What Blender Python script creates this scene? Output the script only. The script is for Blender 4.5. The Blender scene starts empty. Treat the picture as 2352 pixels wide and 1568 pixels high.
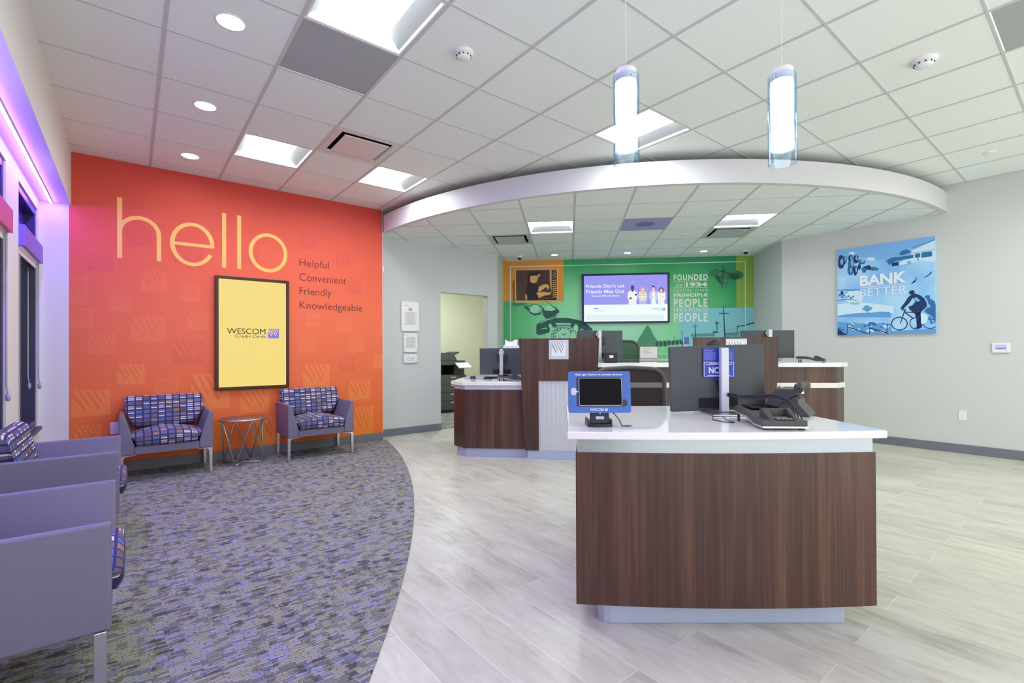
import bpy, bmesh, math, random
from math import sin, cos, pi, sqrt, radians
from mathutils import Vector, Matrix

S = bpy.context.scene
C = bpy.context.collection

# ------------------------------------------------------------------ camera, world, exposure
CAM_H = 1.19
cam_data = bpy.data.cameras.new('camera')
cam = bpy.data.objects.new('camera', cam_data)
C.objects.link(cam)
cam_data.sensor_width = 36.0
cam_data.lens = 36.0 * 1104.03 / 2352.0
cam_data.shift_y = 18.19 / 2352.0
cam_data.clip_start = 0.05
cam_data.clip_end = 100
cam.matrix_world = (Matrix.Translation((0, 0, CAM_H)) @ Matrix.Rotation(pi / 2 + 0.0047, 4, 'X')
                    @ Matrix.Rotation(-0.0041, 4, 'Z'))
S.camera = cam

world = bpy.data.worlds.new('world')
S.world = world
world.use_nodes = True
WB = world.node_tree.nodes['Background']
WB.inputs[0].default_value = (0.98, 0.98, 0.91, 1)
WB.inputs[1].default_value = 2.25

S.view_settings.view_transform = 'Standard'
S.view_settings.look = 'None'
S.view_settings.gamma = 1.0
S.view_settings.exposure = 0.0
S.view_settings.use_curve_mapping = False
S.cycles.use_denoising = True
S.cycles.max_bounces = 10
S.cycles.diffuse_bounces = 6
S.cycles.glossy_bounces = 4
S.cycles.transmission_bounces = 8
S.cycles.transparent_max_bounces = 8
S.cycles.sample_clamp_indirect = 6.0
S.cycles.caustics_reflective = False
S.cycles.caustics_refractive = False

TROFFER_E = 32.0
DOWN_E = 36.0
PENDANT_E = 9.0
LED_E = 180.0

# ------------------------------------------------------------------ frames of the place
YAW = 0.6712                     # the room grid against the camera's axis
T = 0.6096                       # two-foot ceiling tile
H = 3.111                        # main ceiling
HL = 2.808                       # lowered ceiling over the tellers
U_ORANGE, U_GREY, V_RIGHT, V_WIN = 6.18, 6.42, 7.50, -0.66
U0, V0 = 3.4964, 0.1595
GA = radians(5.0)                # tellers and lowered ceiling
G1, G2 = Vector((-0.150, 8.603)), Vector((4.116, 8.168))
ARC_C, ARC_R = (2.113, 9.483), 4.881

def uv(u, v, z=0.0):
    return Vector((-sin(YAW) * u + cos(YAW) * v, cos(YAW) * u + sin(YAW) * v, z))
def to_uv(p):
    return (-sin(YAW) * p[0] + cos(YAW) * p[1], cos(YAW) * p[0] + sin(YAW) * p[1])
def gl(a, b, z=0.0):             # lowered-ceiling grid to world
    return Vector((cos(GA) * a + sin(GA) * b, -sin(GA) * a + cos(GA) * b, z))

# ------------------------------------------------------------------ materials
def lin(c):
    c = c / 255.0
    return c / 12.92 if c <= 0.04045 else ((c + 0.055) / 1.055) ** 2.4
def rgb(r, g, b):
    return (lin(r), lin(g), lin(b), 1.0)

MATS = {}
def mat(name, col, rough=0.6, metal=0.0, spec=0.5, emit=None, es=0.0, trans=0.0, ior=1.45, coat=0.0, alpha=1.0):
    if name in MATS:
        return MATS[name]
    m = bpy.data.materials.new(name)
    m.use_nodes = True
    b = m.node_tree.nodes['Principled BSDF']
    b.inputs['Base Color'].default_value = col
    b.inputs['Roughness'].default_value = rough
    b.inputs['Metallic'].default_value = metal
    b.inputs['Specular IOR Level'].default_value = spec
    b.inputs['IOR'].default_value = ior
    b.inputs['Transmission Weight'].default_value = trans
    b.inputs['Coat Weight'].default_value = coat
    b.inputs['Alpha'].default_value = alpha
    if emit is not None:
        b.inputs['Emission Color'].default_value = emit
        b.inputs['Emission Strength'].default_value = es
    m.diffuse_color = col
    MATS[name] = m
    return m

class NT:
    """small wrapper that wires shader nodes"""
    def __init__(s, m):
        s.nt = m.node_tree
        s.b = s.nt.nodes['Principled BSDF']
    def n(s, t, **k):
        x = s.nt.nodes.new(t)
        for a, v in k.items():
            setattr(x, a, v)
        return x
    def l(s, a, b):
        s.nt.links.new(a, b)
    def math(s, op, a, b=None, c=None):
        x = s.n('ShaderNodeMath', operation=op)
        for i, v in enumerate((a, b, c)):
            if v is None:
                continue
            if isinstance(v, (int, float)):
                x.inputs[i].default_value = v
            else:
                s.l(v, x.inputs[i])
        return x.outputs[0]
    def ramp(s, fac, stops, interp='LINEAR'):
        x = s.n('ShaderNodeValToRGB')
        x.color_ramp.interpolation = interp
        e = x.color_ramp.elements
        while len(e) < len(stops):
            e.new(0.5)
        for i, (p, c) in enumerate(stops):
            e[i].position = p
            e[i].color = c
        s.l(fac, x.inputs[0])
        return x.outputs[0]
    def mix(s, fac, a, b, mode='MIX'):
        x = s.n('ShaderNodeMix', data_type='RGBA', blend_type=mode)
        for sock, v in ((x.inputs[0], fac), (x.inputs[6], a), (x.inputs[7], b)):
            if isinstance(v, (int, float, tuple)):
                sock.default_value = v
            else:
                s.l(v, sock)
        return x.outputs[2]
    def coords(s, kind='Object', scale=(1, 1, 1), rot=(0, 0, 0), loc=(0, 0, 0)):
        t = s.n('ShaderNodeTexCoord')
        mp = s.n('ShaderNodeMapping')
        mp.inputs['Scale'].default_value = scale
        mp.inputs['Rotation'].default_value = rot
        mp.inputs['Location'].default_value = loc
        s.l(t.outputs[kind], mp.inputs[0])
        return mp.outputs[0]
    def noise(s, vec, scale, detail=3.0, rough=0.5, dist=0.0):
        x = s.n('ShaderNodeTexNoise')
        x.inputs['Scale'].default_value = scale
        x.inputs['Detail'].default_value = detail
        x.inputs['Roughness'].default_value = rough
        x.inputs['Distortion'].default_value = dist
        s.l(vec, x.inputs['Vector'])
        return x.outputs['Fac']
    def bump(s, h, strength=0.2, dist=0.01):
        x = s.n('ShaderNodeBump')
        x.inputs['Strength'].default_value = strength
        x.inputs['Distance'].default_value = dist
        s.l(h, x.inputs['Height'])
        s.l(x.outputs[0], s.b.inputs['Normal'])

def wall_paint(name, col):
    m = mat(name, col, 0.75, spec=0.3)
    t = NT(m)
    n = t.noise(t.coords(), 220, 2)
    t.bump(n, 0.06, 0.002)
    return m

M_WALL = wall_paint('grey green wall paint', rgb(203, 208, 204))
M_WALLW = wall_paint('white wall paint', rgb(226, 224, 222))
M_BEIGE = wall_paint('pale beige wall paint', rgb(214, 213, 190))
M_BASE = mat('grey rubber baseboard', rgb(116, 118, 128), 0.3)
M_WHITE = mat('white enamel', rgb(226, 227, 230), 0.5)
M_BAND = wall_paint('white soffit paint', rgb(208, 208, 211))
M_TILE = mat('ceiling tile', rgb(205, 206, 211), 0.85, spec=0.2)
t_ = NT(M_TILE)
n_ = t_.noise(t_.coords(), 260, 4, 0.7)
t_.l(t_.ramp(n_, [(0.3, rgb(228, 234, 232)), (0.7, rgb(237, 243, 241))]), t_.b.inputs['Base Color'])
t_.bump(n_, 0.12, 0.003)
M_TBAR = mat('ceiling grid bar', rgb(196, 197, 200), 0.5)
M_GREYPANEL = mat('grey ceiling panel', rgb(166, 169, 171), 0.8)
M_LAVPANEL = mat('pale lavender ceiling panel', rgb(160, 158, 205), 0.8)
M_DARK = mat('dark void', rgb(30, 30, 34), 0.9)

# wood laminate, vertical grain
def wood(name, dark, midc, light, rough=0.3):
    m = mat(name, midc, rough, spec=0.5)
    t = NT(m)
    v1 = t.coords(scale=(6.5, 6.5, 0.35))
    a = t.noise(v1, 1.0, 4, 0.55, 1.1)
    v2 = t.coords(scale=(120, 120, 1.6))
    b = t.noise(v2, 1.0, 4, 0.65, 0.4)
    v3 = t.coords(scale=(26, 26, 0.5))
    c = t.noise(v3, 1.0, 3, 0.5, 0.8)
    f = t.math('MULTIPLY_ADD', b, 0.34, t.math('MULTIPLY_ADD', c, 0.36, t.math('MULTIPLY', a, 0.50)))
    col = t.ramp(f, [(0.42, dark), (0.60, midc), (0.78, light)])
    t.l(col, t.b.inputs['Base Color'])
    t.bump(b, 0.05, 0.002)
    return m
M_WOOD = wood('walnut laminate', rgb(48, 31, 28), rgb(72, 48, 41), rgb(102, 73, 57))
M_QUARTZ = mat('white quartz worktop', rgb(232, 232, 232), 0.06, spec=0.5)
t_ = NT(M_QUARTZ)
n_ = t_.noise(t_.coords(), 330, 3, 0.8)
t_.l(t_.ramp(n_, [(0.28, rgb(190, 190, 188)), (0.42, rgb(234, 234, 232)), (0.64, rgb(240, 240, 240)), (0.75, rgb(218, 218, 218))]), t_.b.inputs['Base Color'])
M_STEEL = mat('brushed aluminium laminate', rgb(166, 175, 183), 0.25, 0.7)
M_PALEBAND = mat('pale aluminium band', rgb(206, 212, 226), 0.3, 0.25)
M_KICK = mat('aluminium toe kick', rgb(182, 192, 220), 0.33, 0.3)
M_SILVER = mat('satin silver metal', rgb(200, 202, 206), 0.3, 0.9)
M_SILVERP = mat('silver plastic', rgb(196, 202, 214), 0.35, 0.2)
M_BLACKP = mat('black plastic', rgb(40, 41, 43), 0.42)
M_MON = mat('dark grey monitor plastic', rgb(66, 72, 76), 0.45)
M_MESH = mat('black chair mesh', rgb(48, 48, 50), 0.8)
M_CHFRAME = mat('grey black chair frame', rgb(84, 84, 82), 0.5)
M_VINYL = mat('grey mauve vinyl', rgb(114, 110, 130), 0.42)
M_STAIN = mat('white plastic', rgb(232, 232, 235), 0.4)
M_PAPER = mat('white paper', rgb(238, 237, 232), 0.7)
M_INK = mat('grey print', rgb(150, 150, 152), 0.7)
M_INKD = mat('dark print', rgb(70, 70, 74), 0.7)
M_ACRYL = mat('clear acrylic', rgb(245, 247, 250), 0.05, trans=0.9)
M_RIB = mat('pale ribbed laminate', rgb(200, 203, 210), 0.5)
t_ = NT(M_RIB)
w_ = t_.n('ShaderNodeTexWave', wave_type='BANDS', bands_direction='X')
w_.inputs['Scale'].default_value = 22
t_.l(t_.coords(), w_.inputs['Vector'])
t_.l(t_.ramp(w_.outputs['Fac'], [(0.0, rgb(186, 189, 196)), (1.0, rgb(210, 213, 220))]), t_.b.inputs['Base Color'])
t_.bump(w_.outputs['Fac'], 0.4, 0.004)
M_TABLE = mat('brown laminate table top', rgb(128, 92, 74), 0.3)

# upholstery with a grid of small blocks and dashes (uses the UV laid along the cushion)
M_FABRIC = mat('blue block upholstery', rgb(70, 70, 120), 0.85, spec=0.2)
t_ = NT(M_FABRIC)
tc_ = t_.n('ShaderNodeTexCoord')
sx_ = t_.n('ShaderNodeSeparateXYZ')
t_.l(tc_.outputs['UV'], sx_.inputs[0])
cx_ = t_.math('DIVIDE', sx_.outputs[0], 0.0605)
cy_ = t_.math('DIVIDE', sx_.outputs[1], 0.044)
ix_, iy_ = t_.math('FLOOR', cx_), t_.math('FLOOR', cy_)
fx_, fy_ = t_.math('FRACT', cx_), t_.math('FRACT', cy_)
def cell_rand(ox, oy):
    cmb = t_.n('ShaderNodeCombineXYZ')
    t_.l(t_.math('ADD', ix_, ox), cmb.inputs[0])
    t_.l(t_.math('ADD', iy_, oy), cmb.inputs[1])
    wn = t_.n('ShaderNodeTexWhiteNoise', noise_dimensions='2D')
    t_.l(cmb.outputs[0], wn.inputs['Vector'])
    return wn.outputs['Value']
r1_, r2_ = cell_rand(3.3, 7.7), cell_rand(51.2, 19.4)
inx_ = t_.math('MULTIPLY', t_.math('GREATER_THAN', fx_, 0.13), t_.math('LESS_THAN', fx_, 0.93))
iny_ = t_.math('MULTIPLY', t_.math('GREATER_THAN', fy_, 0.14), t_.math('LESS_THAN', fy_, 0.90))
ins_ = t_.math('MULTIPLY', inx_, iny_)
blk_ = t_.ramp(r1_, [(0.0, rgb(112, 108, 128)), (0.28, rgb(94, 108, 156)), (0.42, rgb(106, 92, 100)), (0.60, rgb(146, 120, 102)), (0.72, rgb(122, 114, 134)), (0.86, rgb(96, 98, 138))], 'CONSTANT')
bar_ = t_.math('MULTIPLY', t_.math('MULTIPLY', t_.math('GREATER_THAN', fy_, 0.62), t_.math('LESS_THAN', fy_, 0.84)), t_.math('GREATER_THAN', r2_, 0.35))
bar2_ = t_.math('MULTIPLY', t_.math('MULTIPLY', t_.math('GREATER_THAN', fy_, 0.2), t_.math('LESS_THAN', fy_, 0.38)), t_.math('GREATER_THAN', r2_, 0.72))
bars_ = t_.math('MULTIPLY', t_.math('MAXIMUM', bar_, bar2_), inx_)
base_ = t_.mix(ins_, rgb(58, 56, 100), blk_)
fab_ = t_.mix(bars_, base_, rgb(216, 214, 214))
t_.l(fab_, t_.b.inputs['Base Color'])
t_.bump(t_.noise(t_.coords(), 500, 2), 0.15, 0.002)

# orange wall covering, red towards its top, with shade near the ceiling painted in
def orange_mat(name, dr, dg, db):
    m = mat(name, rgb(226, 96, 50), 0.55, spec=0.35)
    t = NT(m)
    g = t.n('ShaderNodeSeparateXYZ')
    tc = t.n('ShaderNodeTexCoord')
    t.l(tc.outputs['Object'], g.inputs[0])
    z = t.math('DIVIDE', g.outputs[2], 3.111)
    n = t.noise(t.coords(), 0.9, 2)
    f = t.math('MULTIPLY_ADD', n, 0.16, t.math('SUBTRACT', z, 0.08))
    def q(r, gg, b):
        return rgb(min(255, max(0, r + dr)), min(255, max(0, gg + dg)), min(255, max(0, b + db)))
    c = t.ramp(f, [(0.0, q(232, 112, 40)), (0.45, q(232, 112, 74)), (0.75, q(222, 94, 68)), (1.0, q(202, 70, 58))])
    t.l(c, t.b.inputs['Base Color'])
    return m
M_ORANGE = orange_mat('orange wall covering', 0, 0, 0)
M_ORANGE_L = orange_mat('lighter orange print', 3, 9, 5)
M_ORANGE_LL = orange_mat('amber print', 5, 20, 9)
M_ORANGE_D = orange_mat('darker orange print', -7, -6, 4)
M_HELLO = mat('pale yellow lettering', rgb(246, 188, 102), 0.5)
M_SLOGAN = mat('dark maroon lettering', rgb(112, 38, 44), 0.5)

# floor: wood-look plank tile laid along the room
M_FLOOR = mat('wood look plank tile', rgb(196, 188, 178), 0.3, spec=0.45)
t_ = NT(M_FLOOR)
v_ = t_.coords(rot=(0, 0, -(YAW + pi / 2)), loc=(0.1, 0.06, 0))
br_ = t_.n('ShaderNodeTexBrick')
br_.offset = 0.37
br_.inputs['Scale'].default_value = 1.0
br_.inputs['Brick Width'].default_value = 1.22
br_.inputs['Row Height'].default_value = 0.204
br_.inputs['Mortar Size'].default_value = 0.0022
br_.inputs['Mortar Smooth'].default_value = 0.2
br_.inputs['Bias'].default_value = 0.0
br_.inputs['Color1'].default_value = (0.0, 0.0, 0.0, 1)
br_.inputs['Color2'].default_value = (1.0, 1.0, 1.0, 1)
br_.inputs['Mortar'].default_value = (0.5, 0.5, 0.5, 1)
t_.l(v_, br_.inputs['Vector'])
sp_ = t_.n('ShaderNodeMapping')
sp_.inputs['Scale'].default_value = (1.3, 5.0, 1.0)
t_.l(v_, sp_.inputs[0])
cmb_ = t_.n('ShaderNodeVectorMath', operation='MULTIPLY_ADD')
t_.l(br_.outputs['Color'], cmb_.inputs[0])
cmb_.inputs[1].default_value = (7.0, 13.0, 5.0)
t_.l(sp_.outputs[0], cmb_.inputs[2])
g1_ = t_.noise(cmb_.outputs[0], 1.2, 6, 0.62, 1.2)
g2_ = t_.noise(cmb_.outputs[0], 7.0, 3, 0.6, 0.3)
f_ = t_.math('MULTIPLY_ADD', g2_, 0.35, t_.math('MULTIPLY', g1_, 0.75))
col_ = t_.ramp(f_, [(0.36, rgb(172, 169, 152)), (0.52, rgb(196, 195, 178)), (0.70, rgb(209, 209, 194))])
sh_ = t_.ramp(br_.outputs['Color'], [(0.0, (0.93, 0.93, 0.93, 1)), (1.0, (1.03, 1.03, 1.02, 1))])
col_ = t_.mix(1.0, col_, sh_, 'MULTIPLY')
col_ = t_.mix(br_.outputs['Fac'], col_, rgb(218, 213, 204))
t_.l(col_, t_.b.inputs['Base Color'])
t_.bump(t_.math('SUBTRACT', 1.0, br_.outputs['Fac']), 0.15, 0.002)

# carpet: short woven dashes
M_CARPET = mat('grey blue woven carpet', rgb(110, 108, 115), 0.95, spec=0.1)
t_ = NT(M_CARPET)
v_ = t_.coords(rot=(0, 0, -YAW))
nv_ = t_.n('ShaderNodeTexNoise')
nv_.inputs['Scale'].default_value = 26
t_.l(v_, nv_.inputs['Vector'])
wv_ = t_.n('ShaderNodeVectorMath', operation='MULTIPLY_ADD')
t_.l(nv_.outputs['Color'], wv_.inputs[0])
wv_.inputs[1].default_value = (0.05, 0.03, 0)
t_.l(v_, wv_.inputs[2])
def carpet_brick(w, h, off, m):
    b = t_.n('ShaderNodeTexBrick')
    b.offset = off
    b.inputs['Scale'].default_value = 1.0
    b.inputs['Brick Width'].default_value = w
    b.inputs['Row Height'].default_value = h
    b.inputs['Mortar Size'].default_value = m
    b.inputs['Mortar Smooth'].default_value = 0.3
    b.inputs['Color1'].default_value = (0, 0, 0, 1)
    b.inputs['Color2'].default_value = (1, 1, 1, 1)
    b.inputs['Mortar'].default_value = (0, 0, 0, 1)
    t_.l(wv_.outputs[0], b.inputs['Vector'])
    return b
b1_ = carpet_brick(0.052, 0.0165, 0.37, 0.0016)
b2_ = carpet_brick(0.031, 0.05, 0.61, 0.0)
big_ = t_.noise(v_, 3.2, 2)
c1_ = t_.ramp(b1_.outputs['Color'], [(0.0, rgb(92, 92, 92)), (0.18, rgb(166, 164, 144)), (0.50, rgb(170, 170, 162)), (0.76, rgb(162, 168, 200)), (0.9, rgb(128, 130, 130))], 'CONSTANT')
c2_ = t_.ramp(b2_.outputs['Color'], [(0.0, rgb(104, 106, 104)), (0.25, rgb(166, 165, 148)), (0.6, rgb(172, 173, 170)), (0.84, rgb(156, 162, 190))], 'CONSTANT')
cc_ = t_.mix(0.42, c1_, c2_)
cc_ = t_.mix(t_.math('MULTIPLY', b1_.outputs['Fac'], 0.45), cc_, rgb(84, 82, 88))
wnz_ = t_.noise(v_, 420, 2)
cc_ = t_.mix(0.5, cc_, t_.ramp(wnz_, [(0.3, rgb(86, 86, 90)), (0.7, rgb(150, 148, 150))]), 'SOFT_LIGHT')
t_.l(cc_, t_.b.inputs['Base Color'])
t_.bump(wnz_, 0.5, 0.004)

# glowing parts of lamps and screens
def glow(name, col, s, base=(0.8, 0.8, 0.8, 1)):
    return mat(name, base, 0.5, emit=col, es=s)
M_LENS = glow('lit troffer lens', (0.92, 0.985, 0.985, 1), TROFFER_E)
M_REFL = mat('white troffer reflector', rgb(240, 240, 240), 0.6)
M_REFLS = mat('satin troffer wing', rgb(118, 120, 122), 0.5)
M_DOWN = glow('lit downlight lens', (1.0, 0.95, 0.85, 1), DOWN_E)
M_PEND = glow('lit opal glass', (0.97, 1.0, 1.0, 1), PENDANT_E)
M_LED = glow('violet led strip', (0.22, 0.08, 1.0, 1), LED_E)
M_GLASS = bpy.data.materials.new('thin blue tinted glass')
M_GLASS.use_nodes = True
nt_ = M_GLASS.node_tree
nt_.nodes.clear()
lw_ = nt_.nodes.new('ShaderNodeLayerWeight'); lw_.inputs[0].default_value = 0.45
rp_ = nt_.nodes.new('ShaderNodeValToRGB')
rp_.color_ramp.elements[0].position = 0.0; rp_.color_ramp.elements[0].color = (0.97, 0.99, 1.0, 1)
rp_.color_ramp.elements[1].position = 1.0; rp_.color_ramp.elements[1].color = (0.66, 0.83, 0.98, 1)
tr_ = nt_.nodes.new('ShaderNodeBsdfTransparent')
gs_ = nt_.nodes.new('ShaderNodeBsdfGlossy'); gs_.inputs['Roughness'].default_value = 0.03
fr_ = nt_.nodes.new('ShaderNodeMath'); fr_.operation = 'MULTIPLY'; fr_.inputs[1].default_value = 0.22; nt_.links.new(lw_.outputs['Facing'], fr_.inputs[0])
mx_ = nt_.nodes.new('ShaderNodeMixShader'); ou_ = nt_.nodes.new('ShaderNodeOutputMaterial')
for a_, b_ in ((lw_.outputs['Facing'], rp_.inputs[0]), (rp_.outputs[0], tr_.inputs[0]), (fr_.outputs[0], mx_.inputs[0]), (tr_.outputs[0], mx_.inputs[1]), (gs_.outputs[0], mx_.inputs[2]), (mx_.outputs[0], ou_.inputs[0])):
    nt_.links.new(a_, b_)
M_PANE = mat('window glass', rgb(235, 232, 250), 0.02, trans=1.0, ior=1.1)
M_WFRAME = mat('dark bronze window frame', rgb(44, 42, 78), 0.4)
M_OUT = mat('pale pavement', rgb(190, 186, 190), 0.8)
M_OUTB = mat('outside building', rgb(150, 140, 170), 0.8)
M_CHAIN = mat('grey bead chain', rgb(170, 172, 190), 0.4)
M_SCREENOFF = mat('dark tablet glass', rgb(3, 3, 14), 0.05, spec=0.1)
M_BLUE = mat('blue acrylic', rgb(24, 88, 172), 0.15, coat=0.3)
M_NCUA = mat('royal blue print', rgb(42, 62, 178), 0.3)
M_PURPLEF = mat('violet window film', rgb(80, 30, 200), 0.25)
M_TVY = glow('yellow screen picture', rgb(243, 216, 122), 1.0, (0, 0, 0, 1))
M_TVFRAME = mat('dark brown screen frame', rgb(60, 22, 12), 0.35)
M_TVFRAMEB = mat('navy black screen frame', rgb(12, 22, 74), 0.3)
def scr(name, r, g, b, s=1.0):
    return glow('screen ' + name, rgb(r, g, b), s, (0, 0, 0, 1))
TVM = {'tv_bg': scr('violet', 152, 150, 238), 'tv_white': scr('white', 238, 250, 250), 'tv_cream': scr('cream', 236, 242, 240), 'tv_cream2': scr('ivory', 236, 232, 210),
       'tv_deep': scr('deep brown', 96, 66, 84), 'tv_face': scr('light skin', 240, 196, 200), 'tv_skinhand': scr('hand', 232, 212, 190), 'tv_dark': scr('dark hair', 70, 44, 110),
       'tv_blond': scr('blond', 216, 168, 140), 'tv_maroon': scr('maroon hair', 100, 44, 100), 'tv_jean': scr('jeans', 176, 192, 232), 'tv_stripe': scr('stripe', 150, 170, 190),
       'tv_denim': scr('denim', 190, 202, 246), 'tv_pill': scr('pill', 150, 156, 216), 'tv_line': scr('small print', 200, 214, 222), 'tv_star': scr('star', 190, 194, 255),
       'tv_ink': scr('wordmark', 120, 130, 160), 'tv_black': scr('black', 30, 26, 30), 'tv_blue': scr('blue violet', 128, 118, 224), 'tv_yel': scr('yellow', 243, 216, 122)}
def prt(name, r, g, b):
    return mat('print ' + name, rgb(r, g, b), 0.6, spec=0.3)
MUR = {'mur_green': prt('green', 96, 190, 118), 'mur_orange': prt('ochre orange', 222, 152, 62), 'mur_olive': prt('olive', 150, 188, 84), 'mur_teal': prt('sky teal', 136, 206, 214),
       'mur_cream': prt('cream', 216, 178, 104), 'mur_brown': prt('brown', 92, 70, 58), 'mur_plum': prt('plum brown', 78, 58, 58), 'mur_black': prt('soot', 52, 44, 42), 'mur_tan': prt('tan', 190, 146, 92),
       'mur_skin': prt('sepia skin', 222, 178, 110), 'mur_dark': prt('deep green grey', 54, 92, 88), 'mur_pale': prt('pale mint', 160, 226, 182), 'mur_mid': prt('mid green', 90, 152, 118), 'mur_shadow': prt('leaf green', 66, 140, 96),
       'mur_shade': prt('umber', 138, 88, 44), 'mur_smoke': prt('smoky green', 62, 130, 88), 'mur_tealmid': prt('faded teal', 106, 168, 166), 'mur_white': prt('chalk white', 226, 240, 230)}
BKM = {'bk_mid': prt('sky blue', 124, 182, 236), 'bk_light': prt('ice blue', 204, 234, 250), 'bk_dark': prt('steel blue', 52, 112, 168), 'bk_dark2': prt('dusk blue', 98, 160, 214), 'bk_navy': prt('navy', 28, 58, 102), 'bk_white': prt('white', 232, 240, 246)}
M_BANK = mat('blue canvas print', rgb(138, 190, 234), 0.6)
t_ = NT(M_BANK)
t_.l(t_.ramp(t_.noise(t_.coords(), 2.6, 4), [(0.35, rgb(128, 188, 242)), (0.65, rgb(176, 220, 248))]), t_.b.inputs['Base Color'])
M_GREEN = prt('mural green', 96, 190, 118)
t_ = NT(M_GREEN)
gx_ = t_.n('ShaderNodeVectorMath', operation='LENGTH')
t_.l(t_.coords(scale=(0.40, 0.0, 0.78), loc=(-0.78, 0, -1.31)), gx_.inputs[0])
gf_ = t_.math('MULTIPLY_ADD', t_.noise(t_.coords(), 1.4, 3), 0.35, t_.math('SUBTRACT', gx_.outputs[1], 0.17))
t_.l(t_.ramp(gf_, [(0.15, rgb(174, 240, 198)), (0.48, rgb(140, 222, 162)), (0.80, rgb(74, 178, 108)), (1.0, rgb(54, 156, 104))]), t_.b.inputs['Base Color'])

# ------------------------------------------------------------------ mesh helpers
def xf(bm, verts, M):
    for v in verts:
        v.co = M @ v.co

def box(bm, x0, x1, y0, y1, z0, z1, mi=0):
    vs = [bm.verts.new(p) for p in ((x0, y0, z0), (x1, y0, z0), (x1, y1, z0), (x0, y1, z0), (x0, y0, z1), (x1, y0, z1), (x1, y1, z1), (x0, y1, z1))]
    for f in ((3, 2, 1, 0), (4, 5, 6, 7), (0, 1, 5, 4), (1, 2, 6, 5), (2, 3, 7, 6), (3, 0, 4, 7)):
        bm.faces.new([vs[i] for i in f]).material_index = mi
    return vs

def prism(bm, pts, z0, z1, mi=0):
    """polygon in plan, raised from z0 to z1"""
    a = sum(pts[i][0] * pts[(i + 1) % len(pts)][1] - pts[(i + 1) % len(pts)][0] * pts[i][1] for i in range(len(pts)))
    if a < 0:
        pts = pts[::-1]
    lo = [bm.verts.new((p[0], p[1], z0)) for p in pts]
    hi = [bm.verts.new((p[0], p[1], z1)) for p in pts]
    n = len(pts)
    fs = [bm.faces.new(lo[::-1]), bm.faces.new(hi)]
    for i in range(n):
        fs.append(bm.faces.new((lo[i], lo[(i + 1) % n], hi[(i + 1) % n], hi[i])))
    for f in fs:
        f.material_index = mi
    return lo + hi

def plate(bm, pts, y0, y1, mi=0):
    """polygon in the x-z plane, from y0 (back) to y1 (front, smaller y)"""
    a = sum(pts[i][0] * pts[(i + 1) % len(pts)][1] - pts[(i + 1) % len(pts)][0] * pts[i][1] for i in range(len(pts)))
    if a < 0:
        pts = pts[::-1]
    bk = [bm.verts.new((p[0], y0, p[1])) for p in pts]
    fr = [bm.verts.new((p[0], y1, p[1])) for p in pts]
    n = len(pts)
    fs = [bm.faces.new(fr), bm.faces.new(bk[::-1])]
    for i in range(n):
        fs.append(bm.faces.new((bk[i], bk[(i + 1) % n], fr[(i + 1) % n], fr[i])))
    for f in fs:
        f.material_index = mi
    return bk + fr

def tube(bm, pts, r, n=8, mi=0, closed=False):
    pts = [Vector(p) for p in pts]
    rings = []
    up = None
    m = len(pts)
    for i, p in enumerate(pts):
        if closed:
            d = pts[(i + 1) % m] - pts[i - 1]
        else:
            d = pts[min(i + 1, m - 1)] - pts[max(i - 1, 0)]
        d.normalize()
        if up is None:
            up = Vector((0, 0, 1)) if abs(d.z) < 0.9 else Vector((1, 0, 0))
        a = d.cross(up)
        a.normalize()
        b = a.cross(d)
        up = b
        rr = r[i] if isinstance(r, (list, tuple)) else r
        rings.append([bm.verts.new(p + (a * cos(2 * pi * k / n) + b * sin(2 * pi * k / n)) * rr) for k in range(n)])
    for i in range(m if closed else m - 1):
        A, B = rings[i], rings[(i + 1) % m]
        for k in range(n):
            f = bm.faces.new((A[k], A[(k + 1) % n], B[(k + 1) % n], B[k]))
            f.material_index = mi
            f.smooth = True
    if not closed:
        bm.faces.new(rings[0][::-1]).material_index = mi
        bm.faces.new(rings[-1]).material_index = mi

def lathe(bm, prof, n=24, c=(0, 0, 0), mi=0, M=None):
    rings = []
    for r, z in prof:
        if r < 1e-6:
            rings.append([bm.verts.new((c[0], c[1], c[2] + z))])
        else:
            rings.append([bm.verts.new((c[0] + r * cos(2 * pi * k / n), c[1] + r * sin(2 * pi * k / n), c[2] + z)) for k in range(n)])
    for A, B in zip(rings, rings[1:]):
        for k in range(n):
            if len(A) == 1 and len(B) == 1:
                continue
            if len(A) == 1:
                f = bm.faces.new((A[0], B[(k + 1) % n], B[k]))
            elif len(B) == 1:
                f = bm.faces.new((A[k], A[(k + 1) % n], B[0]))
            else:
                f = bm.faces.new((A[k], A[(k + 1) % n], B[(k + 1) % n], B[k]))
            f.material_index = mi
            f.smooth = True
    vs = [v for r in rings for v in r]
    if M is not None:
        xf(bm, vs, M)
    return vs

def NB():
    return bmesh.new()

def obj(name, bm, m, parent=None, bevel=0.0, seg=2, flip=True, loc=None, rotz=0.0):
    if flip:
        bmesh.ops.recalc_face_normals(bm, faces=bm.faces)
    me = bpy.data.meshes.new(name)
    bm.to_mesh(me)
    bm.free()
    for x in (m if isinstance(m, (list, tuple)) else [m]):
        me.materials.append(x)
    o = bpy.data.objects.new(name, me)
    C.objects.link(o)
    if parent is not None:
        o.parent = parent
    if loc is not None:
        o.location = loc
        o.rotation_euler = (0, 0, rotz)
    if bevel > 0:
        b = o.modifiers.new('bevel', 'BEVEL')
        b.width = bevel
        b.segments = seg
        b.limit_method = 'ANGLE'
        b.angle_limit = radians(40)
    return o

def tag(o, label, cat, group=None):
    o['label'] = label
    o['category'] = cat
    if group:
        o['group'] = group
    return o

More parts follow.
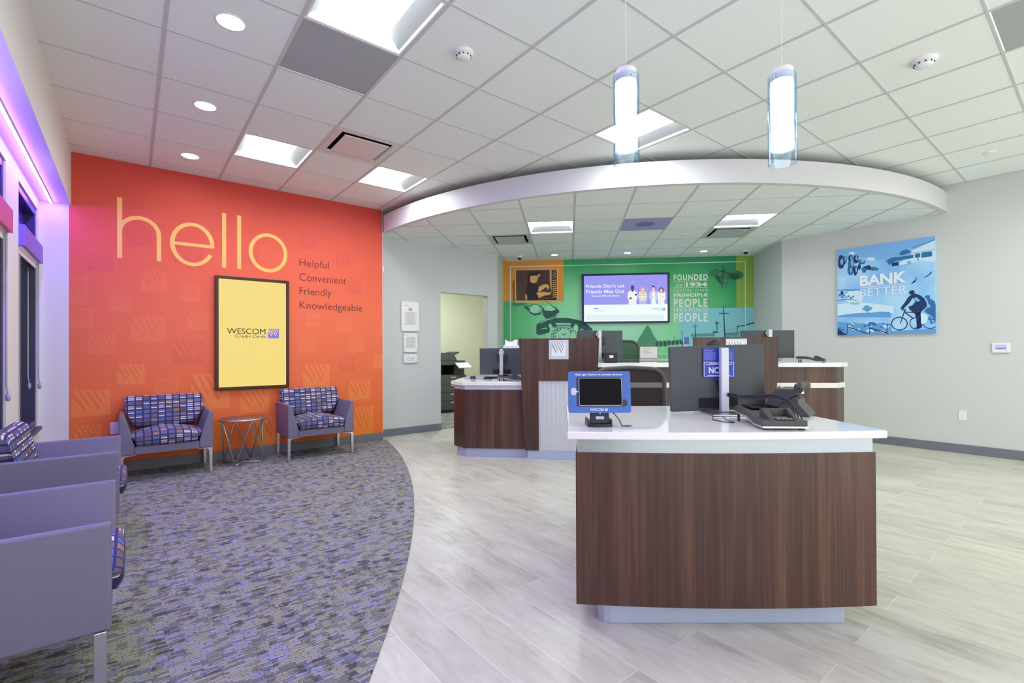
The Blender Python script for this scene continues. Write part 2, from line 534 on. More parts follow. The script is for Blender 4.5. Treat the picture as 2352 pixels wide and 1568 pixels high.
def thing(name, label, cat, loc=(0, 0, 0), rotz=0.0, group=None):
    o = bpy.data.objects.new(name, None)
    o.empty_display_size = 0.1
    C.objects.link(o)
    o.location = loc
    o.rotation_euler = (0, 0, rotz)
    return tag(o, label, cat, group)

def struct(name, bm=None, m=None, parent=None, loc=None, rotz=0.0, bevel=0.0):
    if bm is None:
        o = bpy.data.objects.new(name, None)
        o.empty_display_size = 0.1
        C.objects.link(o)
        if loc is not None:
            o.location = loc
            o.rotation_euler = (0, 0, rotz)
    else:
        o = obj(name, bm, m, parent, bevel, loc=loc, rotz=rotz)
    if parent is None:
        o['kind'] = 'structure'
    return o

def copy_tree(o, parent=None, memo=None):
    c = o.copy()
    C.objects.link(c)
    if parent is not None:
        c.parent = parent
    for ch in list(o.children):
        copy_tree(ch, c)
    return c

def text_into(bm, s, x0, x1, z0, z1, y=0.0, th=0.0008, offset=0.0, shear=0.0, spacing=1.0, mi=0):
    """lettering fitted into the rectangle x0..x1, z0..z1 of the x-z plane, facing -y"""
    cu = bpy.data.curves.new('lettering', 'FONT')
    cu.body = s
    cu.offset = offset
    cu.shear = shear
    cu.space_character = spacing
    cu.resolution_u = 6
    cu.extrude = 0.01
    o = bpy.data.objects.new('lettering', cu)
    C.objects.link(o)
    dg = bpy.context.evaluated_depsgraph_get()
    me = bpy.data.meshes.new_from_object(o.evaluated_get(dg))
    bpy.data.objects.remove(o)
    xs = [v.co.x for v in me.vertices]
    ys = [v.co.y for v in me.vertices]
    ax, bx, ay, by = min(xs), max(xs), min(ys), max(ys)
    n0 = len(bm.verts)
    f0 = len(bm.faces)
    bm.from_mesh(me)
    bm.verts.ensure_lookup_table()
    bm.faces.ensure_lookup_table()
    for v in bm.verts[n0:]:
        c = v.co
        v.co = Vector((x0 + (c.x - ax) / (bx - ax) * (x1 - x0), y - (c.z + 0.01) / 0.02 * th, z0 + (c.y - ay) / (by - ay) * (z1 - z0)))
    for f in bm.faces[f0:]:
        f.material_index = mi
    bpy.data.meshes.remove(me)

def art(name, items, pal, parent, x0=0.0, z0=0.0, y0=0.0, step=0.0005):
    """flat printed shapes: items are (material key, layer, polygon in metres)"""
    keys = []
    bm = NB()
    for k, layer, poly in items:
        if k not in keys:
            keys.append(k)
        pts = [(x0 + p[0], z0 + p[1]) for p in poly]
        plate(bm, pts, y0 - step * max(layer - 1, 0) + 0.00005, y0 - step * layer, keys.index(k))
    return obj(name, bm, [pal[k] for k in keys], parent, flip=False)

def ribbon(bm, pts, w, y0, y1, mi=0):
    n = len(pts)
    l, r = [], []
    for i in range(n):
        a, b = pts[max(i - 1, 0)], pts[min(i + 1, n - 1)]
        dx, dz = b[0] - a[0], b[1] - a[1]
        q = sqrt(dx * dx + dz * dz) + 1e-9
        nx, nz = -dz / q, dx / q
        l.append((pts[i][0] + nx * w / 2, pts[i][1] + nz * w / 2))
        r.append((pts[i][0] - nx * w / 2, pts[i][1] - nz * w / 2))
    for i in range(n - 1):
        plate(bm, [l[i], l[i + 1], r[i + 1], r[i]], y0, y1, mi)

def arc_pts(cx, cz, rx, rz, a0, a1, n):
    return [(cx + rx * cos(radians(a0 + (a1 - a0) * i / n)), cz + rz * sin(radians(a0 + (a1 - a0) * i / n))) for i in range(n + 1)]

def logo(bm, x0, z0, w, h, y, mi_sq, mi_sl, th=0.0006, r=0.04):
    """the striped W mark: a square crossed by five tapering slashes"""
    c = r * w
    sq = [(x0 + c, z0), (x0 + w - c, z0), (x0 + w - c * 0.3, z0 + c * 0.3), (x0 + w, z0 + c), (x0 + w, z0 + h - c), (x0 + w - c * 0.3, z0 + h - c * 0.3), (x0 + w - c, z0 + h),
          (x0, z0 + h), (x0, z0 + c), (x0 + c * 0.3, z0 + c * 0.3)]
    plate(bm, sq, y + th, y, mi_sq)
    for s in ART_W:
        plate(bm, [(x0 + p[0] * w, z0 + min(p[1], 1.0) * h) for p in s], y, y - th, mi_sl)

def clip_poly(poly, hp):
    """Sutherland-Hodgman against half planes (a,b,c): keep a*x+b*y<=c"""
    for a, b, c in hp:
        out = []
        n = len(poly)
        for i in range(n):
            p, q = poly[i], poly[(i + 1) % n]
            dp, dq = a * p[0] + b * p[1] - c, a * q[0] + b * q[1] - c
            if dp <= 0:
                out.append(p)
            if dp * dq < 0:
                t = dp / (dp - dq)
                out.append((p[0] + (q[0] - p[0]) * t, p[1] + (q[1] - p[1]) * t))
        poly = out
        if len(poly) < 3:
            return []
    return poly

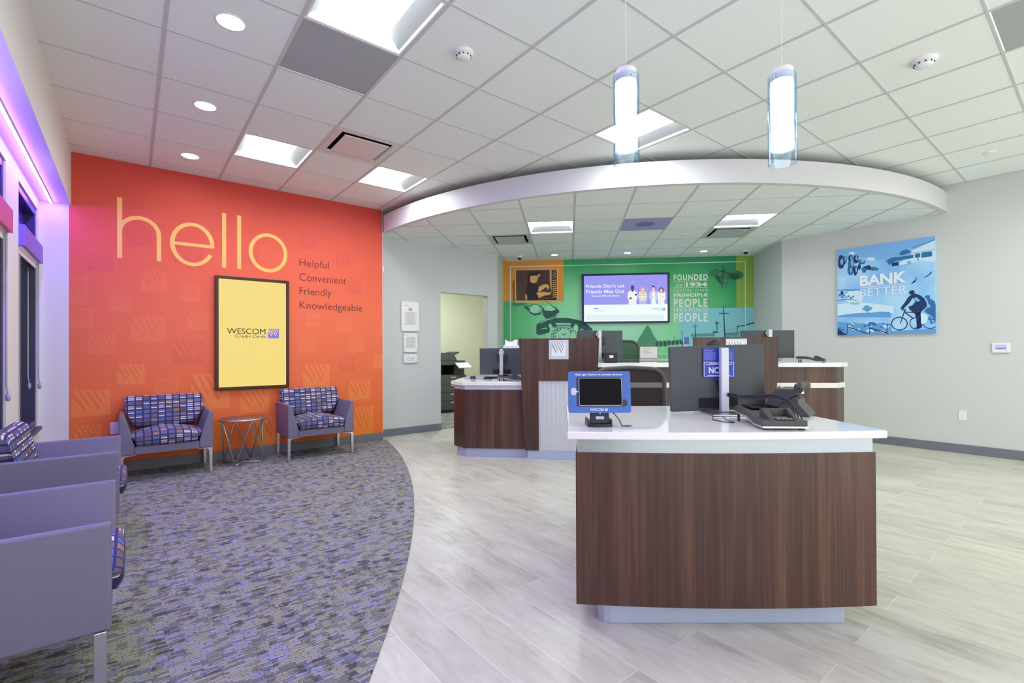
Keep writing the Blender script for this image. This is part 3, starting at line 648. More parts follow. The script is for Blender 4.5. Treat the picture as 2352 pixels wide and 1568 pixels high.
# ------------------------------------------------------------------ outlines of the printed pictures (metres on their own sheet)
ART_MURAL = [["operator_photo","mur_cream",3,[[0.208,2.655],[0.977,2.645],[0.97,2.067],[0.932,2.055],[0.716,2.064],[0.564,2.051],[0.411,2.066],[0.212,2.061]]],["operator_photo","mur_brown",4,[[0.228,2.642],[0.956,2.637],[0.951,2.098],[0.231,2.101]]],["operator_photo","mur_plum",5,[[0.435,2.626],[0.816,2.635],[0.82,2.336],[0.716,2.251],[0.423,2.343]]],["operator_photo","mur_black",5,[[0.864,2.637],[0.954,2.637],[0.951,2.098],[0.867,2.099]]],["operator_photo","mur_cream",6,[[0.881,2.436],[0.948,2.45],[0.945,2.465],[0.878,2.451]]],["operator_photo","mur_cream",6,[[0.881,2.399],[0.948,2.413],[0.945,2.428],[0.878,2.414]]],["operator_photo","mur_cream",6,[[0.881,2.362],[0.948,2.376],[0.944,2.391],[0.878,2.377]]],["operator_photo","mur_cream",6,[[0.881,2.325],[0.948,2.339],[0.944,2.354],[0.877,2.34]]],["operator_photo","mur_cream",6,[[0.88,2.289],[0.947,2.303],[0.944,2.318],[0.877,2.304]]],["operator_photo","mur_cream",6,[[0.88,2.252],[0.947,2.266],[0.944,2.281],[0.877,2.267]]],["operator_photo","mur_cream",6,[[0.88,2.215],[0.947,2.229],[0.944,2.244],[0.877,2.23]]],["operator_photo","mur_cream",6,[[0.88,2.178],[0.947,2.192],[0.944,2.207],[0.877,2.193]]],["operator_photo","mur_cream",6,[[0.88,2.141],[0.947,2.155],[0.943,2.17],[0.877,2.156]]],["operator_photo","mur_cream",6,[[0.881,2.614],[0.951,2.624],[0.95,2.629],[0.88,2.62]]],["operator_photo","mur_cream",6,[[0.881,2.586],[0.951,2.6],[0.95,2.605],[0.88,2.591]]],["operator_photo","mur_cream",6,[[0.881,2.558],[0.951,2.576],[0.949,2.581],[0.879,2.563]]],["operator_photo","mur_cream",6,[[0.881,2.53],[0.951,2.552],[0.949,2.557],[0.879,2.535]]],["operator_photo","mur_cream",6,[[0.881,2.502],[0.951,2.528],[0.949,2.533],[0.879,2.507]]],["operator_photo","mur_cream",6,[[0.881,2.473],[0.951,2.505],[0.949,2.51],[0.879,2.478]]],["operator_photo","mur_tan",6,[[0.826,2.634],[0.864,2.635],[0.866,2.249],[0.832,2.379]]],["operator_photo","mur_black",6,[[0.451,2.408],[0.5,2.423],[0.565,2.406],[0.608,2.362],[0.632,2.296],[0.618,2.106],[0.433,2.103],[0.406,2.202],[0.418,2.343]]],["operator_photo","mur_black",6,[[0.435,2.485],[0.451,2.561],[0.501,2.592],[0.566,2.575],[0.61,2.623],[0.664,2.6],[0.658,2.535],[0.609,2.514],[0.522,2.494],[0.478,2.408],[0.451,2.43]]],["operator_photo","mur_skin",7,[[0.489,2.538],[0.522,2.554],[0.577,2.542],[0.615,2.525],[0.618,2.481],[0.6,2.438],[0.565,2.406],[0.516,2.409],[0.478,2.44],[0.478,2.495]]],["operator_photo","mur_black",8,[[0.5,2.56],[0.566,2.575],[0.609,2.579],[0.653,2.589],[0.636,2.546],[0.577,2.545],[0.511,2.532]]],["operator_photo","mur_skin",8,[[0.609,2.568],[0.653,2.573],[0.658,2.529],[0.631,2.508],[0.609,2.525]]],["operator_photo","mur_skin",7,[[0.635,2.339],[0.717,2.381],[0.793,2.38],[0.825,2.325],[0.792,2.293],[0.766,2.337],[0.717,2.3],[0.651,2.252],[0.621,2.264]]],["operator_photo","mur_skin",7,[[0.597,2.242],[0.716,2.246],[0.814,2.233],[0.862,2.249],[0.824,2.195],[0.738,2.186],[0.629,2.142],[0.621,2.198],[0.599,2.199]]],["operator_photo","mur_skin",7,[[0.392,2.202],[0.417,2.213],[0.428,2.158],[0.417,2.104],[0.4,2.104]]],["operator_photo","mur_black",7,[[0.721,2.164],[0.868,2.194],[0.867,2.099],[0.721,2.101]]],["operator_photo","mur_tan",8,[[0.751,2.147],[0.748,2.143],[0.743,2.141],[0.738,2.143],[0.735,2.148],[0.738,2.152],[0.743,2.154],[0.748,2.152]]],["operator_photo","mur_tan",8,[[0.769,2.134],[0.767,2.13],[0.761,2.128],[0.756,2.13],[0.754,2.134],[0.756,2.139],[0.761,2.141],[0.767,2.139]]],["operator_photo","mur_tan",8,[[0.787,2.121],[0.785,2.116],[0.78,2.114],[0.774,2.116],[0.772,2.121],[0.774,2.126],[0.78,2.127],[0.785,2.125]]],["operator_photo","mur_tan",8,[[0.806,2.147],[0.804,2.142],[0.798,2.14],[0.793,2.142],[0.791,2.147],[0.793,2.151],[0.798,2.153],[0.804,2.151]]],["operator_photo","mur_tan",8,[[0.824,2.133],[0.822,2.129],[0.816,2.127],[0.811,2.129],[0.809,2.134],[0.811,2.138],[0.817,2.14],[0.822,2.138]]],["operator_photo","mur_tan",8,[[0.842,2.12],[0.84,2.115],[0.835,2.114],[0.829,2.116],[0.827,2.12],[0.83,2.125],[0.835,2.127],[0.84,2.125]]],["operator_photo","mur_tan",8,[[0.861,2.146],[0.859,2.141],[0.853,2.139],[0.848,2.141],[0.846,2.146],[0.848,2.151],[0.853,2.152],[0.859,2.15]]],["eyeglasses_print","mur_dark",4,[[0.364,1.981],[0.397,1.954],[0.448,1.915],[0.48,1.872],[0.561,1.83],[0.657,1.847],[0.688,1.9],[0.676,1.909],[0.642,1.876],[0.564,1.862],[0.493,1.887],[0.482,1.942],[0.425,1.992],[0.381,2.009]]],["eyeglasses_print","mur_dark",4,[[0.398,2.023],[0.477,1.987],[0.564,2.03],[0.647,1.996],[0.678,1.962],[0.692,1.976],[0.654,2.009],[0.563,2.043],[0.476,2.0],[0.402,2.033]]],["eyeglasses_print","mur_pale",5,[[0.652,1.977],[0.654,1.953],[0.645,1.928],[0.626,1.906],[0.599,1.889],[0.569,1.879],[0.537,1.878],[0.509,1.885],[0.487,1.9],[0.474,1.921],[0.472,1.946],[0.481,1.971],[0.5,1.993],[0.527,2.01],[0.558,2.019],[0.589,2.021],[0.618,2.013],[0.639,1.998]]],["eyeglasses_print","mur_dark",4,[[0.685,1.98],[0.715,1.958],[0.737,1.914],[0.845,1.908],[0.936,1.933],[0.985,1.911],[0.995,1.879],[0.952,1.858],[0.909,1.815],[0.758,1.768],[0.704,1.839]]],["eyeglasses_print","mur_pale",5,[[0.908,1.935],[0.899,1.921],[0.878,1.911],[0.849,1.908],[0.816,1.911],[0.784,1.92],[0.758,1.934],[0.742,1.951],[0.738,1.967],[0.747,1.982],[0.768,1.991],[0.797,1.995],[0.831,1.992],[0.863,1.982],[0.889,1.968],[0.905,1.952]]],["eyeglasses_print","mur_dark",5,[[0.864,1.996],[0.924,1.946],[0.979,1.884],[1.001,1.905],[0.939,1.964],[0.869,2.003]]],["eyeglasses_print","mur_mid",5,[[0.752,1.773],[0.898,1.809],[0.963,1.868],[0.93,1.782],[0.822,1.762]]],["eyeglasses_print","mur_dark",4,[[0.746,2.084],[0.821,2.04],[0.858,1.997],[0.865,2.002],[0.826,2.047],[0.75,2.092]]],["eyeglasses_print","mur_shadow",3,[[0.159,2.075],[0.411,2.049],[0.367,2.017],[0.17,1.998]]],["operator_photo","mur_shade",3,[[0.166,2.435],[0.2,2.489],[0.206,2.085],[0.171,2.096]]],["telephone_print","mur_dark",4,[[0.589,1.666],[0.649,1.709],[0.736,1.752],[0.823,1.778],[0.984,1.79],[1.145,1.78],[1.284,1.751],[1.37,1.734],[1.465,1.679],[1.529,1.625],[1.571,1.582],[1.571,1.517],[1.486,1.496],[1.369,1.53],[1.321,1.573],[1.327,1.627],[1.284,1.681],[1.23,1.606],[1.198,1.612],[1.241,1.681],[1.199,1.714],[0.93,1.706],[0.865,1.718],[0.919,1.609],[0.887,1.615],[0.838,1.696],[0.8,1.653],[0.827,1.599],[0.821,1.534],[0.735,1.502],[0.626,1.481],[0.583,1.514]]],["telephone_print","mur_pale",5,[[0.663,1.683],[0.761,1.738],[0.931,1.783],[1.123,1.783],[1.293,1.753],[1.389,1.723],[1.393,1.734],[1.297,1.77],[1.125,1.798],[0.93,1.798],[0.754,1.754],[0.657,1.692]]],["telephone_print","mur_pale",5,[[0.671,1.586],[0.736,1.6],[0.777,1.589],[0.78,1.61],[0.735,1.611],[0.669,1.593]]],["telephone_print","mur_pale",5,[[1.357,1.576],[1.409,1.56],[1.414,1.58],[1.36,1.591]]],["telephone_print","mur_dark",3,[[0.855,1.718],[1.284,1.713],[1.22,1.612],[1.166,1.65],[0.962,1.652],[0.93,1.609]]],["telephone_print","mur_pale",5,[[0.919,1.696],[1.204,1.687],[1.193,1.66],[0.941,1.665]]],["telephone_print","mur_mid",3,[[1.299,1.455],[1.294,1.413],[1.279,1.374],[1.256,1.338],[1.224,1.307],[1.186,1.283],[1.143,1.266],[1.097,1.257],[1.05,1.258],[1.004,1.267],[0.96,1.284],[0.922,1.309],[0.891,1.34],[0.867,1.376],[0.853,1.416],[0.848,1.458],[0.853,1.5],[0.868,1.539],[0.892,1.575],[0.924,1.606],[0.962,1.63],[1.005,1.647],[1.051,1.655],[1.099,1.655],[1.145,1.646],[1.188,1.628],[1.225,1.603],[1.257,1.572],[1.28,1.536],[1.294,1.496]]],["telephone_print","mur_pale",4,[[1.286,1.455],[1.281,1.416],[1.268,1.379],[1.245,1.345],[1.216,1.317],[1.18,1.294],[1.139,1.278],[1.096,1.27],[1.051,1.271],[1.008,1.279],[0.967,1.295],[0.931,1.318],[0.901,1.348],[0.879,1.382],[0.866,1.419],[0.861,1.458],[0.866,1.497],[0.88,1.534],[0.902,1.568],[0.932,1.596],[0.968,1.619],[1.009,1.635],[1.053,1.642],[1.097,1.642],[1.141,1.633],[1.181,1.617],[1.217,1.594],[1.246,1.565],[1.268,1.531],[1.282,1.494]]],["telephone_print","mur_mid",5,[[1.192,1.499],[1.188,1.473],[1.177,1.45],[1.159,1.43],[1.136,1.415],[1.108,1.405],[1.079,1.402],[1.05,1.406],[1.023,1.416],[1.0,1.431],[0.982,1.452],[0.971,1.475],[0.967,1.5],[0.971,1.526],[0.982,1.549],[1.0,1.569],[1.024,1.584],[1.051,1.594],[1.08,1.597],[1.109,1.593],[1.136,1.583],[1.16,1.568],[1.177,1.547],[1.189,1.524]]],["telephone_print","mur_pale",6,[[1.186,1.499],[1.182,1.475],[1.171,1.453],[1.155,1.435],[1.132,1.421],[1.107,1.412],[1.079,1.409],[1.052,1.412],[1.026,1.421],[1.004,1.436],[0.987,1.455],[0.977,1.477],[0.973,1.5],[0.977,1.524],[0.988,1.546],[1.005,1.564],[1.027,1.579],[1.053,1.587],[1.08,1.59],[1.108,1.587],[1.133,1.578],[1.155,1.563],[1.172,1.544],[1.182,1.522]]],["telephone_print","mur_dark",5,[[0.959,1.381],[0.955,1.367],[0.943,1.357],[0.927,1.354],[0.91,1.357],[0.899,1.368],[0.894,1.382],[0.899,1.396],[0.911,1.406],[0.927,1.41],[0.943,1.406],[0.955,1.396]]],["telephone_print","mur_pale",6,[[0.954,1.378],[0.949,1.367],[0.939,1.361],[0.925,1.361],[0.915,1.368],[0.91,1.379],[0.915,1.389],[0.925,1.396],[0.939,1.396],[0.949,1.389]]],["telephone_print","mur_dark",5,[[0.938,1.436],[0.934,1.422],[0.922,1.412],[0.906,1.408],[0.889,1.412],[0.878,1.423],[0.873,1.437],[0.878,1.451],[0.89,1.461],[0.906,1.465],[0.922,1.461],[0.934,1.45]]],["telephone_print","mur_pale",6,[[0.933,1.433],[0.929,1.422],[0.918,1.416],[0.904,1.416],[0.894,1.422],[0.89,1.433],[0.894,1.444],[0.905,1.451],[0.918,1.451],[0.929,1.444]]],["telephone_print","mur_dark",5,[[0.942,1.494],[0.937,1.48],[0.925,1.47],[0.909,1.466],[0.893,1.47],[0.881,1.48],[0.877,1.494],[0.881,1.508],[0.893,1.519],[0.91,1.522],[0.926,1.518],[0.937,1.508]]],["telephone_print","mur_pale",6,[[0.936,1.491],[0.932,1.48],[0.921,1.473],[0.908,1.473],[0.897,1.48],[0.893,1.491],[0.897,1.502],[0.908,1.508],[0.922,1.508],[0.932,1.502]]],["telephone_print","mur_dark",5,[[0.969,1.546],[0.965,1.532],[0.953,1.522],[0.937,1.518],[0.921,1.522],[0.909,1.533],[0.905,1.547],[0.909,1.561],[0.921,1.571],[0.937,1.574],[0.953,1.571],[0.965,1.56]]],["telephone_print","mur_pale",6,[[0.964,1.543],[0.96,1.532],[0.949,1.526],[0.936,1.526],[0.925,1.532],[0.921,1.543],[0.925,1.554],[0.936,1.561],[0.949,1.56],[0.96,1.554]]],["telephone_print","mur_dark",5,[[1.017,1.585],[1.013,1.571],[1.001,1.561],[0.985,1.557],[0.968,1.561],[0.957,1.572],[0.952,1.586],[0.957,1.6],[0.969,1.61],[0.985,1.613],[1.001,1.61],[1.013,1.599]]],["telephone_print","mur_pale",6,[[1.012,1.582],[1.007,1.571],[0.997,1.565],[0.983,1.565],[0.973,1.571],[0.969,1.582],[0.973,1.593],[0.984,1.6],[0.997,1.599],[1.008,1.593]]],["telephone_print","mur_dark",5,[[1.078,1.605],[1.073,1.591],[1.061,1.581],[1.045,1.577],[1.029,1.581],[1.017,1.592],[1.013,1.606],[1.018,1.62],[1.029,1.63],[1.046,1.634],[1.062,1.63],[1.073,1.619]]],["telephone_print","mur_pale",6,[[1.072,1.602],[1.068,1.591],[1.057,1.585],[1.044,1.585],[1.033,1.592],[1.029,1.602],[1.033,1.613],[1.044,1.62],[1.057,1.62],[1.068,1.613]]],["telephone_print","mur_dark",5,[[1.142,1.604],[1.138,1.59],[1.126,1.579],[1.11,1.576],[1.094,1.58],[1.082,1.59],[1.078,1.604],[1.082,1.618],[1.094,1.628],[1.11,1.632],[1.126,1.628],[1.138,1.618]]],["telephone_print","mur_pale",6,[[1.137,1.6],[1.133,1.59],[1.122,1.583],[1.109,1.583],[1.098,1.59],[1.094,1.601],[1.098,1.612],[1.109,1.618],[1.122,1.618],[1.133,1.611]]],["telephone_print","mur_dark",5,[[1.202,1.581],[1.197,1.567],[1.185,1.556],[1.169,1.553],[1.153,1.557],[1.142,1.567],[1.137,1.581],[1.142,1.595],[1.154,1.605],[1.17,1.609],[1.186,1.605],[1.197,1.595]]],["telephone_print","mur_pale",6,[[1.196,1.577],[1.192,1.567],[1.181,1.56],[1.168,1.56],[1.157,1.567],[1.153,1.578],[1.158,1.588],[1.168,1.595],[1.182,1.595],[1.192,1.588]]],["telephone_print","mur_dark",5,[[1.247,1.539],[1.243,1.525],[1.231,1.515],[1.215,1.512],[1.199,1.516],[1.187,1.526],[1.183,1.54],[1.187,1.554],[1.199,1.564],[1.215,1.568],[1.231,1.564],[1.243,1.553]]],["telephone_print","mur_pale",6,[[1.242,1.536],[1.238,1.526],[1.227,1.519],[1.214,1.519],[1.203,1.526],[1.199,1.537],[1.203,1.547],[1.214,1.554],[1.227,1.554],[1.238,1.547]]],["telephone_print","mur_dark",7,[[1.035,1.501],[1.075,1.474],[1.119,1.504],[1.115,1.512],[1.074,1.493],[1.039,1.509]]],["lineman_print","mur_smoke",4,[[4.119,2.476],[4.115,2.45],[4.101,2.434],[4.059,2.408],[4.026,2.41],[3.983,2.407],[3.941,2.416],[3.911,2.437],[3.89,2.453],[3.885,2.48],[3.889,2.503],[3.909,2.528],[3.95,2.535],[3.984,2.55],[4.029,2.556],[4.07,2.546],[4.096,2.526],[4.118,2.503]]],["lineman_print","mur_smoke",4,[[4.038,2.456],[4.039,2.438],[3.994,2.419],[3.985,2.397],[3.918,2.404],[3.856,2.404],[3.812,2.415],[3.77,2.414],[3.704,2.439],[3.695,2.463],[3.738,2.485],[3.743,2.508],[3.788,2.507],[3.856,2.526],[3.916,2.513],[3.971,2.503],[4.039,2.502],[4.049,2.476]]],["lineman_print","mur_smoke",4,[[3.709,2.51],[3.708,2.484],[3.687,2.463],[3.649,2.459],[3.624,2.451],[3.588,2.467],[3.568,2.476],[3.548,2.491],[3.559,2.513],[3.557,2.539],[3.562,2.548],[3.59,2.558],[3.625,2.561],[3.65,2.572],[3.675,2.547],[3.714,2.535]]],["lineman_print","mur_dark",5,[[3.786,2.671],[3.774,2.556],[3.764,2.4],[3.755,2.253],[3.769,2.252],[3.786,2.398],[3.794,2.555],[3.792,2.67]]],["lineman_print","mur_dark",5,[[3.634,2.579],[3.724,2.549],[3.874,2.508],[3.878,2.526],[3.728,2.565],[3.64,2.597]]],["lineman_print","mur_dark",5,[[3.778,2.54],[3.863,2.572],[3.861,2.578],[3.774,2.55]]],["lineman_print","mur_dark",6,[[3.718,2.517],[3.712,2.508],[3.706,2.501],[3.695,2.502],[3.687,2.508],[3.684,2.518],[3.687,2.527],[3.695,2.535],[3.706,2.533],[3.713,2.527]]],["lineman_print","mur_dark",6,[[3.65,2.469],[3.695,2.479],[3.755,2.431],[3.74,2.405],[3.755,2.368],[3.745,2.326],[3.724,2.347],[3.664,2.422]]],["lineman_print","mur_dark",6,[[3.776,2.283],[3.809,2.343],[3.827,2.376],[3.824,2.378],[3.801,2.349],[3.773,2.285]]],["lineman_print","mur_dark",6,[[3.837,2.261],[3.848,2.323],[3.852,2.376],[3.848,2.377],[3.838,2.325],[3.833,2.262]]],["lineman_print","mur_smoke",5,[[3.861,2.352],[3.909,2.28],[3.911,2.282],[3.87,2.358]]],["street_print","mur_dark",5,[[3.783,1.959],[3.783,1.823],[3.79,1.614],[3.796,1.404],[3.823,1.406],[3.812,1.615],[3.801,1.824],[3.795,1.959]]],["street_print","mur_dark",5,[[3.716,1.825],[3.882,1.819],[3.882,1.834],[3.717,1.84]]],["street_print","mur_mid",5,[[3.712,1.946],[3.878,1.943],[3.878,1.952],[3.712,1.954]]],["street_print","mur_dark",5,[[3.312,1.661],[3.311,1.566],[3.314,1.408],[3.33,1.409],[3.325,1.566],[3.32,1.661]]],["street_print","mur_dark",5,[[3.27,1.626],[3.364,1.63],[3.364,1.636],[3.27,1.633]]],["street_print","mur_dark",5,[[3.27,1.593],[3.364,1.596],[3.364,1.602],[3.269,1.599]]],["street_print","mur_dark",5,[[3.096,1.547],[3.096,1.41],[3.095,1.304],[3.108,1.305],[3.104,1.41],[3.1,1.547]]],["street_print","mur_dark",5,[[3.075,1.508],[3.119,1.507],[3.119,1.513],[3.075,1.513]]],["street_print","mur_dark",5,[[3.65,1.684],[3.705,1.685],[3.7,1.657],[3.655,1.652]]],["street_print","mur_dark",5,[[3.663,1.652],[3.692,1.652],[3.69,1.542],[3.664,1.542]]],["street_print","mur_teal",6,[[3.685,1.631],[3.683,1.625],[3.677,1.623],[3.671,1.625],[3.669,1.631],[3.671,1.637],[3.677,1.639],[3.683,1.637]]],["street_print","mur_teal",6,[[3.685,1.606],[3.682,1.6],[3.677,1.597],[3.671,1.6],[3.669,1.606],[3.671,1.612],[3.677,1.614],[3.683,1.612]]],["street_print","mur_teal",6,[[3.685,1.581],[3.682,1.575],[3.677,1.572],[3.671,1.575],[3.669,1.581],[3.671,1.587],[3.677,1.589],[3.682,1.587]]],["street_print","mur_teal",6,[[3.685,1.555],[3.682,1.55],[3.676,1.547],[3.671,1.55],[3.668,1.556],[3.671,1.562],[3.677,1.564],[3.682,1.561]]],["street_print","mur_dark",5,[[3.609,1.522],[3.694,1.526],[3.694,1.498],[3.609,1.492]]],["street_print","mur_tealmid",4,[[3.248,1.483],[3.639,1.5],[3.654,1.443],[3.456,1.434],[3.248,1.419]]],["street_print","mur_dark",5,[[3.253,1.467],[3.286,1.472],[3.286,1.459],[3.253,1.455]]],["street_print","mur_dark",5,[[3.302,1.466],[3.335,1.471],[3.335,1.459],[3.302,1.455]]],["street_print","mur_dark",5,[[3.351,1.466],[3.384,1.471],[3.384,1.458],[3.351,1.454]]],["street_print","mur_dark",5,[[3.4,1.466],[3.432,1.471],[3.432,1.458],[3.4,1.454]]],["street_print","mur_dark",5,[[3.449,1.465],[3.481,1.47],[3.481,1.458],[3.448,1.454]]],["street_print","mur_dark",5,[[3.497,1.465],[3.53,1.47],[3.529,1.457],[3.497,1.453]]],["street_print","mur_dark",5,[[3.546,1.464],[3.578,1.469],[3.578,1.457],[3.546,1.453]]],["street_print","mur_dark",5,[[3.594,1.464],[3.627,1.469],[3.626,1.457],[3.594,1.453]]],["street_print","mur_tealmid",4,[[3.815,1.499],[4.051,1.518],[4.05,1.403],[3.814,1.405]]],["street_print","mur_dark",5,[[4.017,1.596],[4.153,1.615],[4.29,1.654],[4.283,1.68],[4.148,1.637],[4.015,1.607]]],["street_print","mur_dark",5,[[4.008,1.618],[4.005,1.519],[4.002,1.487],[4.014,1.487],[4.017,1.518],[4.024,1.617]]],["street_print","mur_dark",5,[[3.828,1.459],[3.858,1.49],[3.852,1.497],[3.822,1.466]]],["street_print","mur_dark",5,[[3.86,1.459],[3.89,1.49],[3.884,1.497],[3.854,1.465]]],["street_print","mur_dark",5,[[3.892,1.458],[3.923,1.49],[3.916,1.496],[3.886,1.465]]],["street_print","mur_dark",5,[[3.924,1.458],[3.955,1.489],[3.948,1.496],[3.918,1.465]]],["street_print","mur_dark",5,[[3.956,1.458],[3.987,1.489],[3.98,1.496],[3.95,1.465]]],["street_print","mur_dark",5,[[3.988,1.458],[4.019,1.489],[4.012,1.495],[3.982,1.464]]],["street_print","mur_mid",5,[[3.7,1.508],[3.981,1.569],[3.98,1.573],[3.699,1.512]]],["street_print","mur_mid",5,[[3.709,1.671],[3.764,1.577],[3.767,1.579],[3.712,1.674]]],["street_print","mur_mid",5,[[2.675,1.349],[2.664,1.334],[2.651,1.324],[2.634,1.328],[2.626,1.34],[2.621,1.359],[2.638,1.377],[2.652,1.372],[2.669,1.372]]],["street_print","mur_dark",5,[[2.698,1.31],[2.7,1.278],[2.684,1.254],[2.668,1.251],[2.664,1.296],[2.655,1.329],[2.667,1.346],[2.684,1.375],[2.695,1.357]]],["street_print","mur_mid",5,[[2.742,1.313],[2.726,1.285],[2.718,1.249],[2.701,1.269],[2.69,1.292],[2.691,1.329],[2.703,1.359],[2.718,1.386],[2.736,1.351]]],["street_print","mur_dark",5,[[2.765,1.316],[2.762,1.278],[2.75,1.275],[2.738,1.258],[2.728,1.3],[2.719,1.335],[2.733,1.364],[2.751,1.36],[2.765,1.36]]],["street_print","mur_mid",5,[[2.798,1.319],[2.795,1.291],[2.782,1.268],[2.765,1.263],[2.755,1.303],[2.758,1.335],[2.77,1.355],[2.783,1.387],[2.8,1.361]]],["street_print","mur_dark",5,[[2.837,1.322],[2.832,1.278],[2.816,1.255],[2.804,1.276],[2.785,1.302],[2.786,1.336],[2.801,1.362],[2.817,1.377],[2.825,1.351]]],["street_print","mur_mid",5,[[2.872,1.325],[2.862,1.296],[2.848,1.268],[2.834,1.272],[2.825,1.304],[2.827,1.346],[2.833,1.368],[2.85,1.383],[2.86,1.36]]],["street_print","mur_dark",5,[[2.898,1.328],[2.897,1.303],[2.882,1.281],[2.87,1.283],[2.863,1.311],[2.862,1.341],[2.868,1.382],[2.881,1.37],[2.897,1.37]]],["street_print","mur_mid",5,[[2.93,1.331],[2.924,1.294],[2.914,1.289],[2.896,1.295],[2.888,1.314],[2.89,1.348],[2.902,1.384],[2.914,1.373],[2.924,1.359]]],["street_print","mur_dark",5,[[2.966,1.334],[2.957,1.295],[2.946,1.285],[2.93,1.302],[2.922,1.316],[2.929,1.35],[2.931,1.376],[2.949,1.373],[2.959,1.358]]],["street_print","mur_mid",5,[[3.0,1.337],[2.995,1.311],[2.981,1.28],[2.964,1.303],[2.955,1.322],[2.959,1.358],[2.962,1.368],[2.982,1.388],[2.993,1.364]]],["street_print","mur_dark",5,[[3.031,1.34],[3.031,1.31],[3.013,1.291],[3.0,1.298],[2.987,1.321],[2.994,1.354],[3.001,1.389],[3.014,1.374],[3.032,1.379]]],["street_print","mur_mid",5,[[3.065,1.343],[3.061,1.319],[3.045,1.301],[3.032,1.295],[3.019,1.326],[3.021,1.36],[3.034,1.382],[3.046,1.4],[3.055,1.378]]],["street_print","mur_dark",5,[[3.094,1.346],[3.094,1.31],[3.078,1.308],[3.066,1.313],[3.051,1.334],[3.054,1.359],[3.065,1.383],[3.08,1.393],[3.087,1.371]]],["street_print","mur_mid",5,[[3.125,1.306],[3.126,1.271],[3.111,1.269],[3.095,1.265],[3.089,1.29],[3.088,1.324],[3.099,1.339],[3.113,1.346],[3.123,1.34]]],["street_print","mur_dark",5,[[3.169,1.309],[3.16,1.287],[3.145,1.279],[3.126,1.268],[3.115,1.29],[3.123,1.323],[3.128,1.342],[3.144,1.345],[3.161,1.343]]],["street_print","mur_mid",5,[[2.96,1.442],[2.961,1.326],[2.972,1.326],[2.97,1.443]]],["tree_print","mur_mid",4,[[2.368,1.415],[2.42,1.489],[2.462,1.563],[2.493,1.616],[2.525,1.637],[2.566,1.583],[2.597,1.519],[2.627,1.456],[2.668,1.392],[2.699,1.328],[2.693,1.254],[2.388,1.245],[2.325,1.309]]]]
